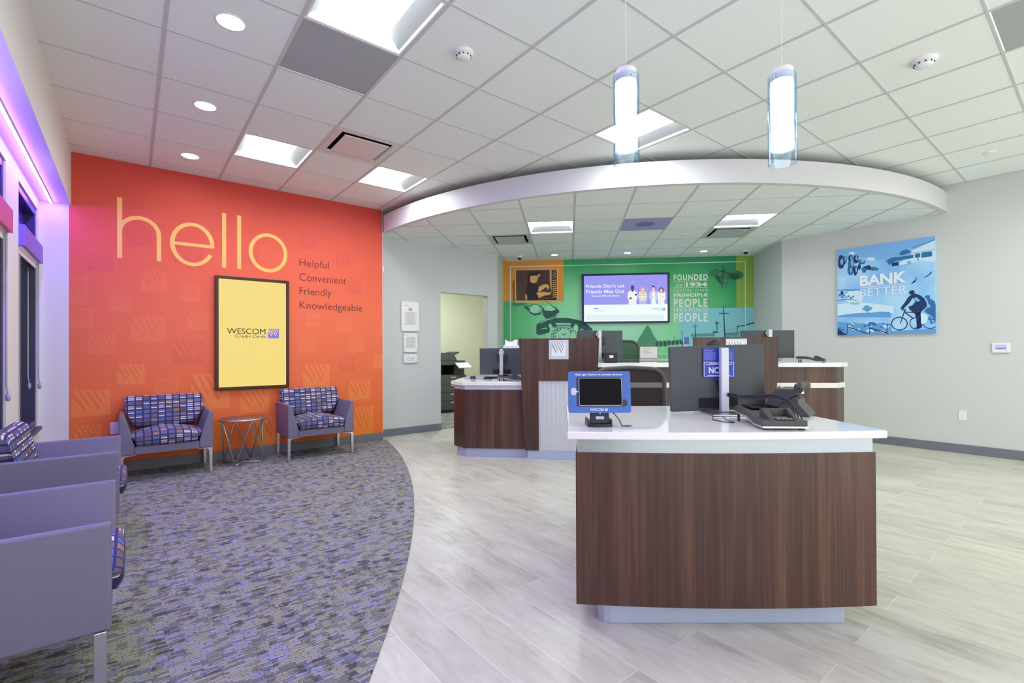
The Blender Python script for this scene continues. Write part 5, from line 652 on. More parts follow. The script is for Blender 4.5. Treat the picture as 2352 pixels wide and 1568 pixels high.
ART_BANK = [["bk_mid",1,[[-0.0,1.146],[0.55,1.146],[1.01,1.146],[1.011,0.93],[0.755,0.949],[0.476,0.942],[0.253,1.014],[-0.0,0.981]]],["bk_light",1.2,[[-0.002,0.418],[0.247,0.433],[0.61,0.347],[0.609,0.261],[-0.003,0.259]]],["bk_light",1.2,[[0.288,0.483],[0.283,0.448],[0.257,0.417],[0.234,0.391],[0.193,0.398],[0.154,0.407],[0.126,0.433],[0.104,0.459],[0.085,0.503],[0.094,0.539],[0.125,0.573],[0.154,0.596],[0.195,0.585],[0.234,0.584],[0.265,0.551],[0.285,0.518]]],["bk_light",1.2,[[0.423,0.964],[0.418,0.952],[0.403,0.948],[0.381,0.944],[0.359,0.954],[0.338,0.965],[0.333,0.979],[0.341,0.989],[0.358,0.998],[0.381,0.997],[0.404,0.987],[0.421,0.977]]],["bk_light",1.2,[[0.202,1.074],[0.196,1.064],[0.183,1.056],[0.169,1.055],[0.153,1.061],[0.143,1.071],[0.136,1.085],[0.141,1.096],[0.154,1.102],[0.169,1.101],[0.185,1.097],[0.198,1.085]]],["bk_light",1.2,[[0.789,1.011],[1.01,1.096],[1.011,0.84],[0.886,0.876],[0.651,0.845],[0.617,0.841],[0.788,0.96]]],["bk_navy",2,[[0.093,0.967],[0.08,0.929],[0.067,0.897],[0.048,0.892],[0.029,0.897],[0.009,0.935],[0.013,0.979],[0.014,1.019],[0.027,1.071],[0.05,1.078],[0.067,1.055],[0.088,1.015]]],["bk_dark",2,[[0.109,1.001],[0.112,0.976],[0.1,0.955],[0.088,0.942],[0.079,0.968],[0.065,0.981],[0.062,1.009],[0.069,1.038],[0.079,1.064],[0.089,1.049],[0.099,1.052],[0.114,1.027]]],["bk_navy",2,[[0.18,1.008],[0.169,0.995],[0.166,0.975],[0.152,0.979],[0.14,0.981],[0.131,1.0],[0.13,1.016],[0.13,1.039],[0.139,1.048],[0.153,1.046],[0.162,1.036],[0.172,1.026]]],["bk_dark",2,[[0.192,0.942],[0.19,0.885],[0.18,0.866],[0.162,0.819],[0.148,0.864],[0.128,0.897],[0.126,0.952],[0.134,0.998],[0.147,1.061],[0.165,1.069],[0.182,1.021],[0.196,0.999]]],["bk_navy",2,[[0.242,0.989],[0.24,0.966],[0.227,0.946],[0.214,0.931],[0.197,0.954],[0.187,0.973],[0.188,0.998],[0.191,1.03],[0.197,1.05],[0.215,1.041],[0.229,1.041],[0.244,1.02]]],["bk_dark",2,[[0.184,0.851],[0.181,0.813],[0.167,0.787],[0.15,0.792],[0.131,0.799],[0.118,0.834],[0.12,0.86],[0.123,0.893],[0.139,0.907],[0.151,0.932],[0.169,0.901],[0.182,0.879]]],["bk_navy",2,[[0.239,0.843],[0.231,0.816],[0.219,0.787],[0.208,0.776],[0.196,0.787],[0.188,0.814],[0.18,0.852],[0.186,0.886],[0.198,0.906],[0.21,0.905],[0.225,0.905],[0.235,0.873]]],["bk_dark",2,[[0.317,0.941],[0.317,0.927],[0.298,0.917],[0.275,0.914],[0.257,0.922],[0.243,0.939],[0.231,0.954],[0.242,0.967],[0.252,0.985],[0.276,0.978],[0.303,0.965],[0.321,0.955]]],["bk_navy",2,[[0.269,0.884],[0.266,0.863],[0.26,0.855],[0.251,0.852],[0.241,0.855],[0.235,0.87],[0.235,0.89],[0.238,0.907],[0.244,0.919],[0.252,0.934],[0.262,0.914],[0.267,0.909]]],["bk_dark",2,[[0.331,0.839],[0.324,0.814],[0.315,0.802],[0.304,0.806],[0.29,0.804],[0.285,0.824],[0.275,0.847],[0.279,0.866],[0.293,0.877],[0.305,0.896],[0.319,0.885],[0.327,0.865]]],["bk_navy",2,[[0.381,0.859],[0.376,0.845],[0.366,0.829],[0.349,0.836],[0.335,0.84],[0.327,0.847],[0.313,0.869],[0.32,0.885],[0.336,0.891],[0.35,0.895],[0.366,0.891],[0.372,0.878]]],["bk_dark",2,[[0.459,0.834],[0.461,0.822],[0.434,0.817],[0.409,0.818],[0.381,0.822],[0.372,0.836],[0.366,0.847],[0.36,0.858],[0.378,0.87],[0.409,0.866],[0.431,0.854],[0.454,0.844]]],["bk_mid",2.5,[[0.072,0.981],[0.065,0.951],[0.059,0.945],[0.049,0.943],[0.038,0.971],[0.039,1.005],[0.05,1.015],[0.059,1.034],[0.069,1.016]]],["bk_mid",2.5,[[0.104,1.013],[0.104,0.994],[0.098,0.992],[0.093,0.988],[0.089,1.005],[0.087,1.024],[0.092,1.039],[0.099,1.048],[0.103,1.027]]],["bk_mid",2.5,[[0.168,1.021],[0.167,1.007],[0.162,1.002],[0.156,1.007],[0.15,1.018],[0.15,1.032],[0.156,1.035],[0.162,1.037],[0.166,1.035]]],["bk_mid",2.5,[[0.185,0.954],[0.183,0.923],[0.173,0.891],[0.163,0.917],[0.158,0.938],[0.159,0.981],[0.165,1.004],[0.175,1.014],[0.181,0.987]]],["bk_mid",2.5,[[0.235,1.001],[0.233,0.98],[0.225,0.978],[0.214,0.982],[0.212,0.997],[0.211,1.013],[0.217,1.029],[0.225,1.033],[0.23,1.016]]],["bk_mid",2.5,[[0.171,0.864],[0.169,0.84],[0.16,0.826],[0.152,0.835],[0.145,0.854],[0.148,0.878],[0.152,0.896],[0.161,0.895],[0.171,0.88]]],["bk_mid",2.5,[[0.227,0.856],[0.227,0.831],[0.218,0.82],[0.213,0.829],[0.208,0.846],[0.207,0.87],[0.212,0.887],[0.219,0.896],[0.225,0.88]]],["bk_mid",2.5,[[0.303,0.954],[0.298,0.942],[0.287,0.94],[0.273,0.945],[0.266,0.955],[0.264,0.966],[0.275,0.971],[0.287,0.972],[0.3,0.967]]],["bk_dark",2,[[0.663,0.977],[0.688,1.02],[0.743,1.035],[0.789,0.994],[0.755,0.983],[0.715,0.968]]],["bk_dark",2,[[0.533,0.924],[0.597,0.958],[0.687,0.952],[0.808,0.957],[0.805,0.919],[0.686,0.908],[0.638,0.907],[0.568,0.866]]],["bk_navy",2.2,[[0.596,0.888],[0.659,0.895],[0.668,0.846],[0.594,0.846]]],["bk_dark",2.2,[[0.822,0.967],[0.871,0.967],[0.87,0.917],[0.821,0.916]]],["bk_dark",2.2,[[0.881,0.97],[0.98,0.973],[0.981,0.911],[0.881,0.909]]],["bk_dark",2.2,[[0.801,1.042],[1.008,1.102],[1.007,1.108],[0.799,1.048]]],["bk_dark",2.2,[[0.843,0.925],[0.848,0.877],[0.857,0.878],[0.852,0.925]]],["bk_mid",2.1,[[0.796,0.972],[1.009,0.985],[1.008,0.993],[0.795,0.98]]],["bk_mid",2.1,[[0.747,0.89],[0.784,0.888],[0.784,0.842],[0.747,0.843]]],["bk_dark",2,[[0.001,0.601],[0.093,0.598],[0.164,0.583],[0.272,0.584],[0.271,0.594],[0.163,0.596],[0.093,0.611],[0.0,0.609]]],["bk_navy",2,[[0.072,0.56],[0.069,0.546],[0.062,0.535],[0.054,0.532],[0.045,0.537],[0.039,0.549],[0.036,0.564],[0.039,0.579],[0.045,0.589],[0.054,0.592],[0.063,0.587],[0.069,0.575]]],["bk_dark",2,[[-0.001,0.461],[0.107,0.472],[0.224,0.45],[0.224,0.456],[0.107,0.483],[-0.002,0.469]]],["bk_dark",2,[[0.043,0.535],[0.036,0.527],[0.028,0.524],[0.018,0.529],[0.016,0.538],[0.017,0.548],[0.028,0.553],[0.037,0.544]]],["bk_dark",2,[[0.063,0.512],[0.063,0.503],[0.053,0.499],[0.044,0.502],[0.044,0.514],[0.043,0.523],[0.054,0.523],[0.062,0.523]]],["bk_dark",2,[[0.094,0.524],[0.085,0.518],[0.079,0.51],[0.07,0.518],[0.067,0.527],[0.07,0.535],[0.079,0.539],[0.089,0.538]]],["bk_dark",2,[[0.114,0.501],[0.112,0.491],[0.104,0.492],[0.098,0.491],[0.094,0.503],[0.094,0.513],[0.104,0.516],[0.114,0.509]]],["bk_dark",2,[[0.14,0.514],[0.138,0.507],[0.13,0.502],[0.119,0.505],[0.116,0.517],[0.121,0.525],[0.13,0.526],[0.137,0.527]]],["bk_dark",2,[[0.167,0.49],[0.164,0.478],[0.154,0.474],[0.149,0.483],[0.14,0.493],[0.144,0.5],[0.155,0.503],[0.163,0.501]]],["bk_dark",2,[[0.193,0.503],[0.188,0.496],[0.18,0.49],[0.172,0.494],[0.169,0.506],[0.173,0.517],[0.18,0.518],[0.188,0.515]]],["bk_navy",3,[[0.777,0.594],[0.804,0.635],[0.821,0.646],[0.826,0.674],[0.836,0.686],[0.831,0.64],[0.82,0.62],[0.8,0.612]]],["bk_navy",3,[[0.895,0.661],[0.928,0.686],[0.948,0.696],[0.964,0.723],[0.98,0.733],[0.967,0.702],[0.944,0.682],[0.915,0.667]]],["bk_dark2",2,[[0.005,0.263],[0.089,0.276],[0.191,0.283],[0.298,0.284],[0.395,0.281],[0.468,0.289],[0.574,0.277],[0.581,0.211],[0.005,0.245]]],["bk_dark2",2.2,[[0.387,0.331],[0.374,0.312],[0.36,0.303],[0.35,0.305],[0.324,0.297],[0.311,0.309],[0.284,0.323],[0.278,0.34],[0.295,0.351],[0.304,0.373],[0.325,0.378],[0.348,0.375],[0.362,0.359],[0.387,0.349]]],["bk_dark2",2.2,[[0.335,0.335],[0.33,0.264],[0.341,0.262],[0.345,0.334]]],["bk_dark2",1.5,[[0.0,0.007],[0.002,0.184],[0.167,0.156],[0.393,0.144],[0.58,0.133],[0.592,0.037],[1.011,0.051],[1.01,0.0],[0.55,-0.0]]],["bk_light",2,[[0.173,0.101],[0.165,0.092],[0.153,0.088],[0.14,0.093],[0.137,0.102],[0.139,0.113],[0.154,0.118],[0.166,0.11]]],["bk_dark",2,[[0.377,0.146],[0.377,0.136],[0.369,0.13],[0.36,0.133],[0.361,0.147],[0.36,0.158],[0.369,0.158],[0.376,0.159]]],["bk_light",2,[[0.199,0.136],[0.179,0.13],[0.166,0.122],[0.145,0.13],[0.138,0.139],[0.146,0.146],[0.166,0.15],[0.187,0.149]]],["bk_dark",2,[[0.496,0.092],[0.493,0.085],[0.48,0.086],[0.47,0.085],[0.464,0.094],[0.463,0.101],[0.48,0.103],[0.495,0.098]]],["bk_light",2,[[0.388,0.053],[0.385,0.044],[0.372,0.039],[0.356,0.041],[0.352,0.054],[0.36,0.063],[0.373,0.065],[0.383,0.067]]],["bk_dark",2,[[0.416,0.144],[0.411,0.131],[0.393,0.127],[0.382,0.136],[0.366,0.147],[0.375,0.154],[0.394,0.157],[0.409,0.155]]],["bk_light",2,[[0.218,0.159],[0.207,0.151],[0.19,0.146],[0.173,0.15],[0.168,0.162],[0.175,0.173],[0.19,0.173],[0.207,0.17]]],["bk_dark",2,[[0.436,0.049],[0.433,0.04],[0.417,0.034],[0.407,0.038],[0.403,0.051],[0.407,0.059],[0.418,0.07],[0.429,0.059]]],["bk_light",2,[[0.256,0.066],[0.251,0.053],[0.241,0.052],[0.225,0.058],[0.222,0.068],[0.23,0.08],[0.242,0.088],[0.251,0.077]]],["bk_dark",2,[[0.515,0.134],[0.509,0.126],[0.503,0.124],[0.492,0.13],[0.491,0.136],[0.497,0.142],[0.503,0.145],[0.513,0.14]]],["bk_light",2,[[0.567,0.093],[0.561,0.087],[0.547,0.081],[0.533,0.089],[0.528,0.095],[0.536,0.105],[0.547,0.102],[0.563,0.102]]],["bk_dark",2,[[0.319,0.112],[0.318,0.102],[0.304,0.098],[0.295,0.103],[0.287,0.113],[0.296,0.122],[0.304,0.129],[0.317,0.119]]],["bk_light",2,[[0.365,0.049],[0.361,0.04],[0.345,0.034],[0.333,0.036],[0.322,0.051],[0.33,0.064],[0.345,0.067],[0.357,0.065]]],["bk_dark",2,[[0.507,0.033],[0.505,0.025],[0.49,0.025],[0.479,0.028],[0.468,0.035],[0.476,0.041],[0.49,0.044],[0.507,0.041]]],["bk_light",2,[[0.51,0.036],[0.51,0.024],[0.492,0.025],[0.473,0.027],[0.472,0.038],[0.477,0.049],[0.492,0.048],[0.512,0.045]]],["bk_dark",2,[[0.444,0.125],[0.434,0.118],[0.416,0.117],[0.396,0.117],[0.389,0.128],[0.403,0.137],[0.416,0.139],[0.429,0.134]]],["bk_light",2,[[0.203,0.156],[0.197,0.144],[0.18,0.137],[0.166,0.144],[0.164,0.158],[0.165,0.168],[0.181,0.173],[0.201,0.172]]],["bk_dark",2,[[0.085,0.074],[0.083,0.068],[0.067,0.063],[0.053,0.07],[0.054,0.076],[0.053,0.082],[0.067,0.085],[0.082,0.084]]],["bk_light",2,[[0.204,0.072],[0.2,0.067],[0.185,0.064],[0.168,0.068],[0.164,0.074],[0.166,0.08],[0.185,0.085],[0.206,0.081]]],["bk_dark",2,[[0.386,0.148],[0.378,0.14],[0.363,0.134],[0.35,0.143],[0.345,0.15],[0.35,0.157],[0.363,0.16],[0.376,0.157]]],["bk_light",2,[[0.524,0.034],[0.517,0.019],[0.502,0.016],[0.487,0.02],[0.485,0.035],[0.491,0.051],[0.503,0.05],[0.518,0.046]]],["bk_dark",2,[[0.211,0.154],[0.21,0.147],[0.195,0.144],[0.178,0.149],[0.174,0.156],[0.185,0.162],[0.195,0.162],[0.211,0.159]]],["bk_light",2,[[0.157,0.118],[0.141,0.109],[0.13,0.111],[0.114,0.113],[0.105,0.12],[0.112,0.127],[0.131,0.132],[0.147,0.128]]],["bk_dark",2,[[0.06,0.067],[0.054,0.058],[0.04,0.051],[0.028,0.059],[0.027,0.069],[0.031,0.081],[0.04,0.082],[0.053,0.08]]],["bk_light",2,[[0.53,0.102],[0.521,0.09],[0.512,0.088],[0.503,0.092],[0.499,0.103],[0.499,0.114],[0.512,0.119],[0.527,0.109]]],["bk_dark",2,[[0.395,0.084],[0.394,0.075],[0.378,0.069],[0.368,0.072],[0.362,0.085],[0.365,0.096],[0.378,0.101],[0.394,0.094]]],["bk_light",2,[[0.553,0.086],[0.543,0.075],[0.534,0.069],[0.521,0.08],[0.517,0.088],[0.522,0.101],[0.534,0.101],[0.548,0.099]]],["bk_dark",2,[[0.182,0.129],[0.177,0.121],[0.153,0.114],[0.137,0.122],[0.122,0.132],[0.131,0.141],[0.154,0.148],[0.173,0.137]]],["bk_light",2,[[0.34,0.154],[0.339,0.146],[0.327,0.141],[0.316,0.147],[0.311,0.156],[0.318,0.164],[0.327,0.167],[0.336,0.167]]],["bk_dark",2,[[0.049,0.098],[0.045,0.092],[0.027,0.09],[0.013,0.091],[0.011,0.1],[0.015,0.106],[0.027,0.108],[0.043,0.105]]],["bk_light",2,[[0.39,0.099],[0.379,0.09],[0.369,0.09],[0.355,0.091],[0.343,0.101],[0.351,0.112],[0.369,0.109],[0.381,0.11]]],["bk_dark",2,[[0.419,0.066],[0.418,0.059],[0.411,0.059],[0.405,0.059],[0.403,0.067],[0.403,0.072],[0.411,0.075],[0.419,0.075]]],["bk_light",2,[[0.405,0.041],[0.403,0.03],[0.394,0.027],[0.387,0.032],[0.378,0.042],[0.382,0.053],[0.395,0.05],[0.406,0.048]]],["bk_dark",2,[[0.367,0.117],[0.364,0.11],[0.35,0.103],[0.337,0.112],[0.333,0.119],[0.34,0.129],[0.351,0.129],[0.365,0.126]]],["bk_navy",2.5,[[0.112,0.15],[0.104,0.013],[0.112,0.012],[0.12,0.15]]],["bk_navy",2.5,[[0.36,0.137],[0.352,0.004],[0.36,0.003],[0.367,0.136]]],["bk_navy",2.5,[[0.541,0.127],[0.533,-0.004],[0.54,-0.004],[0.548,0.126]]],["bk_navy",2.5,[[0.125,0.102],[0.331,0.007],[0.334,0.019],[0.129,0.114]]],["bk_navy",2.5,[[0.369,0.077],[0.548,0.007],[0.551,0.019],[0.372,0.088]]],["bk_navy",2.3,[[0.001,0.101],[0.071,0.033],[0.118,0.003],[0.0,0.001]]],["bk_navy",4,[[0.747,0.121],[0.745,0.102],[0.739,0.085],[0.729,0.069],[0.716,0.056],[0.7,0.047],[0.683,0.041],[0.665,0.04],[0.646,0.043],[0.629,0.05],[0.614,0.061],[0.601,0.075],[0.591,0.092],[0.585,0.111],[0.583,0.13],[0.593,0.13],[0.594,0.113],[0.6,0.097],[0.608,0.083],[0.62,0.07],[0.633,0.061],[0.649,0.055],[0.665,0.052],[0.681,0.053],[0.696,0.058],[0.71,0.066],[0.722,0.077],[0.73,0.09],[0.736,0.105],[0.738,0.121]]],["bk_navy",4,[[0.583,0.13],[0.585,0.149],[0.592,0.167],[0.602,0.183],[0.615,0.196],[0.631,0.205],[0.649,0.21],[0.667,0.211],[0.685,0.208],[0.702,0.2],[0.718,0.189],[0.73,0.175],[0.74,0.158],[0.745,0.14],[0.747,0.121],[0.738,0.121],[0.736,0.138],[0.731,0.154],[0.723,0.168],[0.712,0.18],[0.698,0.19],[0.683,0.196],[0.667,0.199],[0.651,0.198],[0.635,0.194],[0.621,0.186],[0.609,0.175],[0.601,0.162],[0.595,0.146],[0.593,0.13]]],["bk_navy",4,[[0.888,0.12],[0.886,0.103],[0.882,0.088],[0.874,0.074],[0.864,0.062],[0.853,0.054],[0.839,0.049],[0.826,0.048],[0.812,0.05],[0.798,0.057],[0.787,0.066],[0.777,0.079],[0.77,0.093],[0.765,0.11],[0.764,0.127],[0.772,0.126],[0.773,0.112],[0.777,0.098],[0.783,0.085],[0.792,0.074],[0.802,0.066],[0.814,0.06],[0.826,0.058],[0.838,0.059],[0.849,0.063],[0.86,0.07],[0.868,0.08],[0.875,0.092],[0.879,0.106],[0.88,0.12]]],["bk_navy",4,[[0.764,0.127],[0.766,0.144],[0.771,0.159],[0.778,0.173],[0.788,0.185],[0.8,0.193],[0.814,0.198],[0.828,0.199],[0.841,0.196],[0.854,0.189],[0.866,0.18],[0.875,0.167],[0.883,0.152],[0.887,0.136],[0.888,0.12],[0.88,0.12],[0.879,0.135],[0.876,0.149],[0.869,0.161],[0.861,0.172],[0.851,0.181],[0.84,0.186],[0.828,0.189],[0.815,0.188],[0.804,0.184],[0.793,0.176],[0.784,0.167],[0.778,0.155],[0.773,0.141],[0.772,0.126]]],["bk_navy",4,[[1.024,0.108],[1.022,0.094],[1.017,0.082],[1.009,0.07],[0.999,0.061],[0.986,0.055],[0.972,0.051],[0.957,0.05],[0.943,0.052],[0.929,0.057],[0.916,0.065],[0.906,0.076],[0.898,0.088],[0.893,0.101],[0.891,0.115],[0.898,0.115],[0.9,0.103],[0.904,0.092],[0.911,0.081],[0.92,0.072],[0.932,0.065],[0.944,0.061],[0.958,0.059],[0.971,0.06],[0.983,0.063],[0.995,0.069],[1.004,0.076],[1.011,0.086],[1.016,0.097],[1.017,0.108]]],["bk_navy",4,[[0.891,0.115],[0.893,0.129],[0.898,0.142],[0.907,0.153],[0.917,0.163],[0.93,0.169],[0.944,0.173],[0.959,0.173],[0.974,0.171],[0.988,0.165],[1.0,0.157],[1.01,0.147],[1.018,0.135],[1.023,0.122],[1.024,0.108],[1.017,0.108],[1.016,0.12],[1.012,0.131],[1.005,0.142],[0.996,0.15],[0.985,0.157],[0.972,0.162],[0.959,0.164],[0.946,0.164],[0.933,0.161],[0.922,0.155],[0.912,0.147],[0.905,0.138],[0.9,0.127],[0.898,0.115]]],["bk_navy",4,[[0.68,0.126],[0.706,0.218],[0.724,0.276],[0.734,0.3],[0.725,0.306],[0.714,0.281],[0.697,0.222],[0.672,0.129]]],["bk_navy",4,[[0.719,0.26],[0.812,0.248],[0.812,0.26],[0.719,0.272]]],["bk_navy",4,[[0.722,0.251],[0.801,0.174],[0.807,0.184],[0.729,0.262]]],["bk_navy",4,[[0.678,0.312],[0.697,0.283],[0.73,0.284],[0.729,0.296],[0.7,0.294],[0.686,0.319]]],["bk_navy",5,[[0.816,0.508],[0.815,0.496],[0.809,0.486],[0.8,0.478],[0.788,0.475],[0.776,0.478],[0.767,0.485],[0.762,0.495],[0.762,0.507],[0.768,0.517],[0.778,0.524],[0.79,0.527],[0.802,0.525],[0.811,0.518]]],["bk_navy",5,[[0.782,0.472],[0.815,0.486],[0.867,0.459],[0.905,0.418],[0.927,0.362],[0.93,0.32],[0.897,0.281],[0.864,0.242],[0.844,0.202],[0.815,0.237],[0.766,0.292],[0.753,0.327],[0.8,0.348],[0.827,0.396],[0.795,0.433],[0.767,0.376],[0.72,0.321],[0.706,0.296],[0.679,0.32],[0.713,0.373],[0.755,0.446]]],["bk_mid",5.5,[[0.804,0.428],[0.834,0.438],[0.87,0.392],[0.84,0.382]]],["bk_navy",5,[[0.818,0.245],[0.871,0.258],[0.856,0.151],[0.836,0.06],[0.875,0.066],[0.869,0.108],[0.83,0.161]]],["bk_navy",5,[[0.817,0.057],[0.856,0.074],[0.879,0.065],[0.883,0.076],[0.854,0.094],[0.815,0.065]]],["bk_dark",4.5,[[0.906,0.439],[0.925,0.453],[0.96,0.446],[0.956,0.417],[1.0,0.372],[1.011,0.338],[1.008,0.141],[0.966,0.21],[0.947,0.228],[0.903,0.256],[0.929,0.304],[0.968,0.309],[0.943,0.352],[0.934,0.399]]],["bk_light",4.2,[[0.937,0.171],[0.932,0.146],[0.922,0.13],[0.91,0.118],[0.888,0.112],[0.869,0.117],[0.854,0.129],[0.845,0.154],[0.842,0.177],[0.842,0.203],[0.854,0.217],[0.871,0.238],[0.89,0.238],[0.909,0.232],[0.925,0.217],[0.937,0.195]]],["bk_dark",5,[[0.947,0.201],[0.965,0.104],[1.006,0.126],[1.0,0.141],[0.977,0.118],[0.959,0.204]]]]
ART_BANKTEXT = {"a":[[0.2581,0.6313],[0.7404,0.626]],"a1":[[0.2596,0.7675],[0.7357,0.772]],"l":[[0.2564,0.6115],[0.7403,0.6132]],"c":[[0.2589,0.4996],[0.742,0.4936]],"c1":[[0.2601,0.602],[0.7399,0.5834]]}
ART_W = [[[0.0,0.764],[0.0,1.003],[0.047,1.003],[0.06,0.917],[0.373,0.278],[0.34,0.208],[0.3,0.264]],[[0.147,1.003],[0.22,0.986],[0.453,0.486],[0.433,0.403],[0.4,0.431],[0.167,0.944]],[[0.333,1.003],[0.407,0.986],[0.74,0.306],[0.707,0.208],[0.667,0.264],[0.353,0.944]],[[0.52,1.003],[0.593,0.986],[0.82,0.486],[0.8,0.403],[0.767,0.431],[0.54,0.944]],[[0.72,1.003],[0.777,1.003],[0.913,0.653],[0.887,0.604],[0.733,0.931]]]

# ================================================================== the setting
GC = radians(6.8)                # lowered-ceiling grid
CP, CA0, CB0 = 0.599, 0.069, 5.986
def gc(a, b, z=0.0):
    return Vector((cos(GC) * a + sin(GC) * b, -sin(GC) * a + cos(GC) * b, z))

# floor and carpets
bm = NB()
prism(bm, [tuple(uv(*q)[:2]) for q in ((-2.2, -0.85), (9.0, -0.85), (9.0, 7.7), (-2.2, 7.7))], -0.06, 0.0)
struct('floor', bm, M_FLOOR)

R_ARC, CX_ARC, CY_ARC = 12.0, -12.513, 1.30
bm = NB()
pts = []
for i in range(41):
    y = 6.52 - i * (6.52 + 1.6) / 40
    pts.append((CX_ARC + sqrt(R_ARC ** 2 - (y - CY_ARC) ** 2), y))
pts += [tuple(uv(-2.1, -0.60)[:2]), tuple(uv(-2.1, V_WIN + 0.002)[:2]), tuple(uv(U_ORANGE - 0.002, V_WIN + 0.002)[:2]), tuple(uv(U_ORANGE - 0.002, 2.66)[:2])]
prism(bm, pts, 0.0, 0.006)
o = struct('floor_carpet', bm, M_CARPET)
bm = NB()
prism(bm, [tuple(uv(*q)[:2]) for q in ((6.46, 3.0), (8.8, 3.0), (8.8, 6.4), (7.4, 6.4), (6.95, 5.0), (6.46, 4.55))], 0.0, 0.005)
struct('floor_carpet_corridor', bm, M_CARPET)

# main ceiling with openings for the fixtures
CELL_LIGHTS = {'A': (-2, 1), 'B': (2, 1), 'C': (2, 3), 'D': (-2, 5), 'E': (-6, 9)}
CELL_VENT = (1, 2)
CELL_PANELS = {'P': (-1, 1), 'Q': (-6, 6)}
skip = set(CELL_LIGHTS.values()) | {CELL_VENT} | set(CELL_PANELS.values())
UMIN, UMAX, VMIN, VMAX = -1.6, 6.42, -0.44, 7.50
bm, bb = NB(), NB()
for i in range(-9, 6):
    for j in range(-2, 13):
        if (i, j) in skip:
            continue
        u0, u1 = max(U0 + i * T, UMIN), min(U0 + (i + 1) * T, UMAX)
        v0, v1 = max(V0 + j * T, VMIN), min(V0 + (j + 1) * T, VMAX)
        if u1 - u0 < 0.01 or v1 - v0 < 0.01:
            continue
        prism(bm, [tuple(uv(*q)[:2]) for q in ((u0, v0), (u1, v0), (u1, v1), (u0, v1))], H, H + 0.02)
for i in range(-8, 6):
    u = U0 + i * T
    if UMIN < u < UMAX:
        prism(bb, [tuple(uv(*q)[:2]) for q in ((u - 0.0065, VMIN), (u + 0.0065, VMIN), (u + 0.0065, VMAX), (u - 0.0065, VMAX))], H - 0.004, H + 0.001)
for j in range(-1, 13):
    v = V0 + j * T
    if VMIN < v < VMAX:
        prism(bb, [tuple(uv(*q)[:2]) for q in ((UMIN, v - 0.011), (UMAX, v - 0.011), (UMAX, v + 0.011), (UMIN, v + 0.011))], H - 0.0032, H + 0.0015)
ceil = struct('ceiling', bm, M_TILE)
obj('grid_bar', bb, M_TBAR, ceil)

# lowered ceiling over the tellers, cut to the arc of its fascia
a0, a1 = math.atan2(-3.02, -3.80), math.atan2(-3.85, 3.02)
hp = []
for k in range(48):
    th = a0 - 0.12 + (a1 - a0 + 0.24) * k / 47
    nx, ny = cos(th), sin(th)
    hp.append((nx, ny, nx * ARC_C[0] + ny * ARC_C[1] + ARC_R - 0.02))
n2 = Vector((sin(radians(5.82)), cos(radians(5.82))))
hp.append((n2.x, n2.y, n2.dot(G1) + 0.05))                                 # mural wall
hp.append((cos(YAW), sin(YAW), V_RIGHT + 0.80))                            # past the right wall, over the recess
hp.append((-sin(YAW), cos(YAW), U_GREY + 0.55))
LOW_SKIP = {(-1, 0), (3, 0), (-2, 1), (3, 1), (1, 0)}
bm, bb = NB(), NB()
for i in range(-7, 10):
    for j in range(-4, 5):
        if (i, j) in LOW_SKIP:
            continue
        q = [tuple(gc(CA0 + x * CP, CB0 + y * CP)[:2]) for x, y in ((i, j), (i + 1, j), (i + 1, j + 1), (i, j + 1))]
        q = clip_poly(q, hp)
        if q:
            prism(bm, q, HL, HL + 0.02)
for i in range(-7, 10):
    q = [tuple(gc(CA0 + i * CP + x, y)[:2]) for x, y in ((-0.010, 3.5), (0.010, 3.5), (0.010, 9.2), (-0.010, 9.2))]
    q = clip_poly(q, hp)
    if q:
        prism(bb, q, HL - 0.004, HL + 0.001)
for j in range(-4, 5):
    q = [tuple(gc(x, CB0 + j * CP + y)[:2]) for x, y in ((-4.5, -0.007), (6, -0.007), (6, 0.007), (-4.5, 0.007))]
    q = clip_poly(q, hp)
    if q:
        prism(bb, q, HL - 0.003, HL + 0.001)
low = struct('ceiling_lowered', bm, M_TILE)
obj('grid_bar', bb, M_TBAR, low)
bm = NB()
N = 72
outer, inner = [], []
for k in range(N + 1):
    th = a0 - 0.005 + (a1 - a0 + 0.012) * k / N
    outer.append((ARC_C[0] + ARC_R * cos(th), ARC_C[1] + ARC_R * sin(th)))
    inner.append((ARC_C[0] + (ARC_R - 0.06) * cos(th), ARC_C[1] + (ARC_R - 0.06) * sin(th)))
rings = []
for (p, q) in zip(outer, inner):
    rings.append([bm.verts.new((p[0], p[1], HL - 0.006)), bm.verts.new((p[0], p[1], 3.03)), bm.verts.new((q[0], q[1], 3.03)), bm.verts.new((q[0], q[1], HL - 0.006))])
for A, B in zip(rings, rings[1:]):
    for k in range(4):
        f = bm.faces.new((A[k], A[(k + 1) % 4], B[(k + 1) % 4], B[k]))
        f.smooth = True
bm.faces.new(rings[0]); bm.faces.new(rings[-1][::-1])
o = struct('trim_2', bm, M_BAND)
m_ = o.modifiers.new('edge', 'EDGE_SPLIT'); m_.split_angle = radians(40)

# window side: soffit, wall, windows
bm = NB()
box(bm, -1.8, U_ORANGE, -0.22, 0.0, 2.60, H)
struct('trim_1', bm, M_WALLW, loc=uv(0, V_WIN), rotz=YAW + pi / 2)

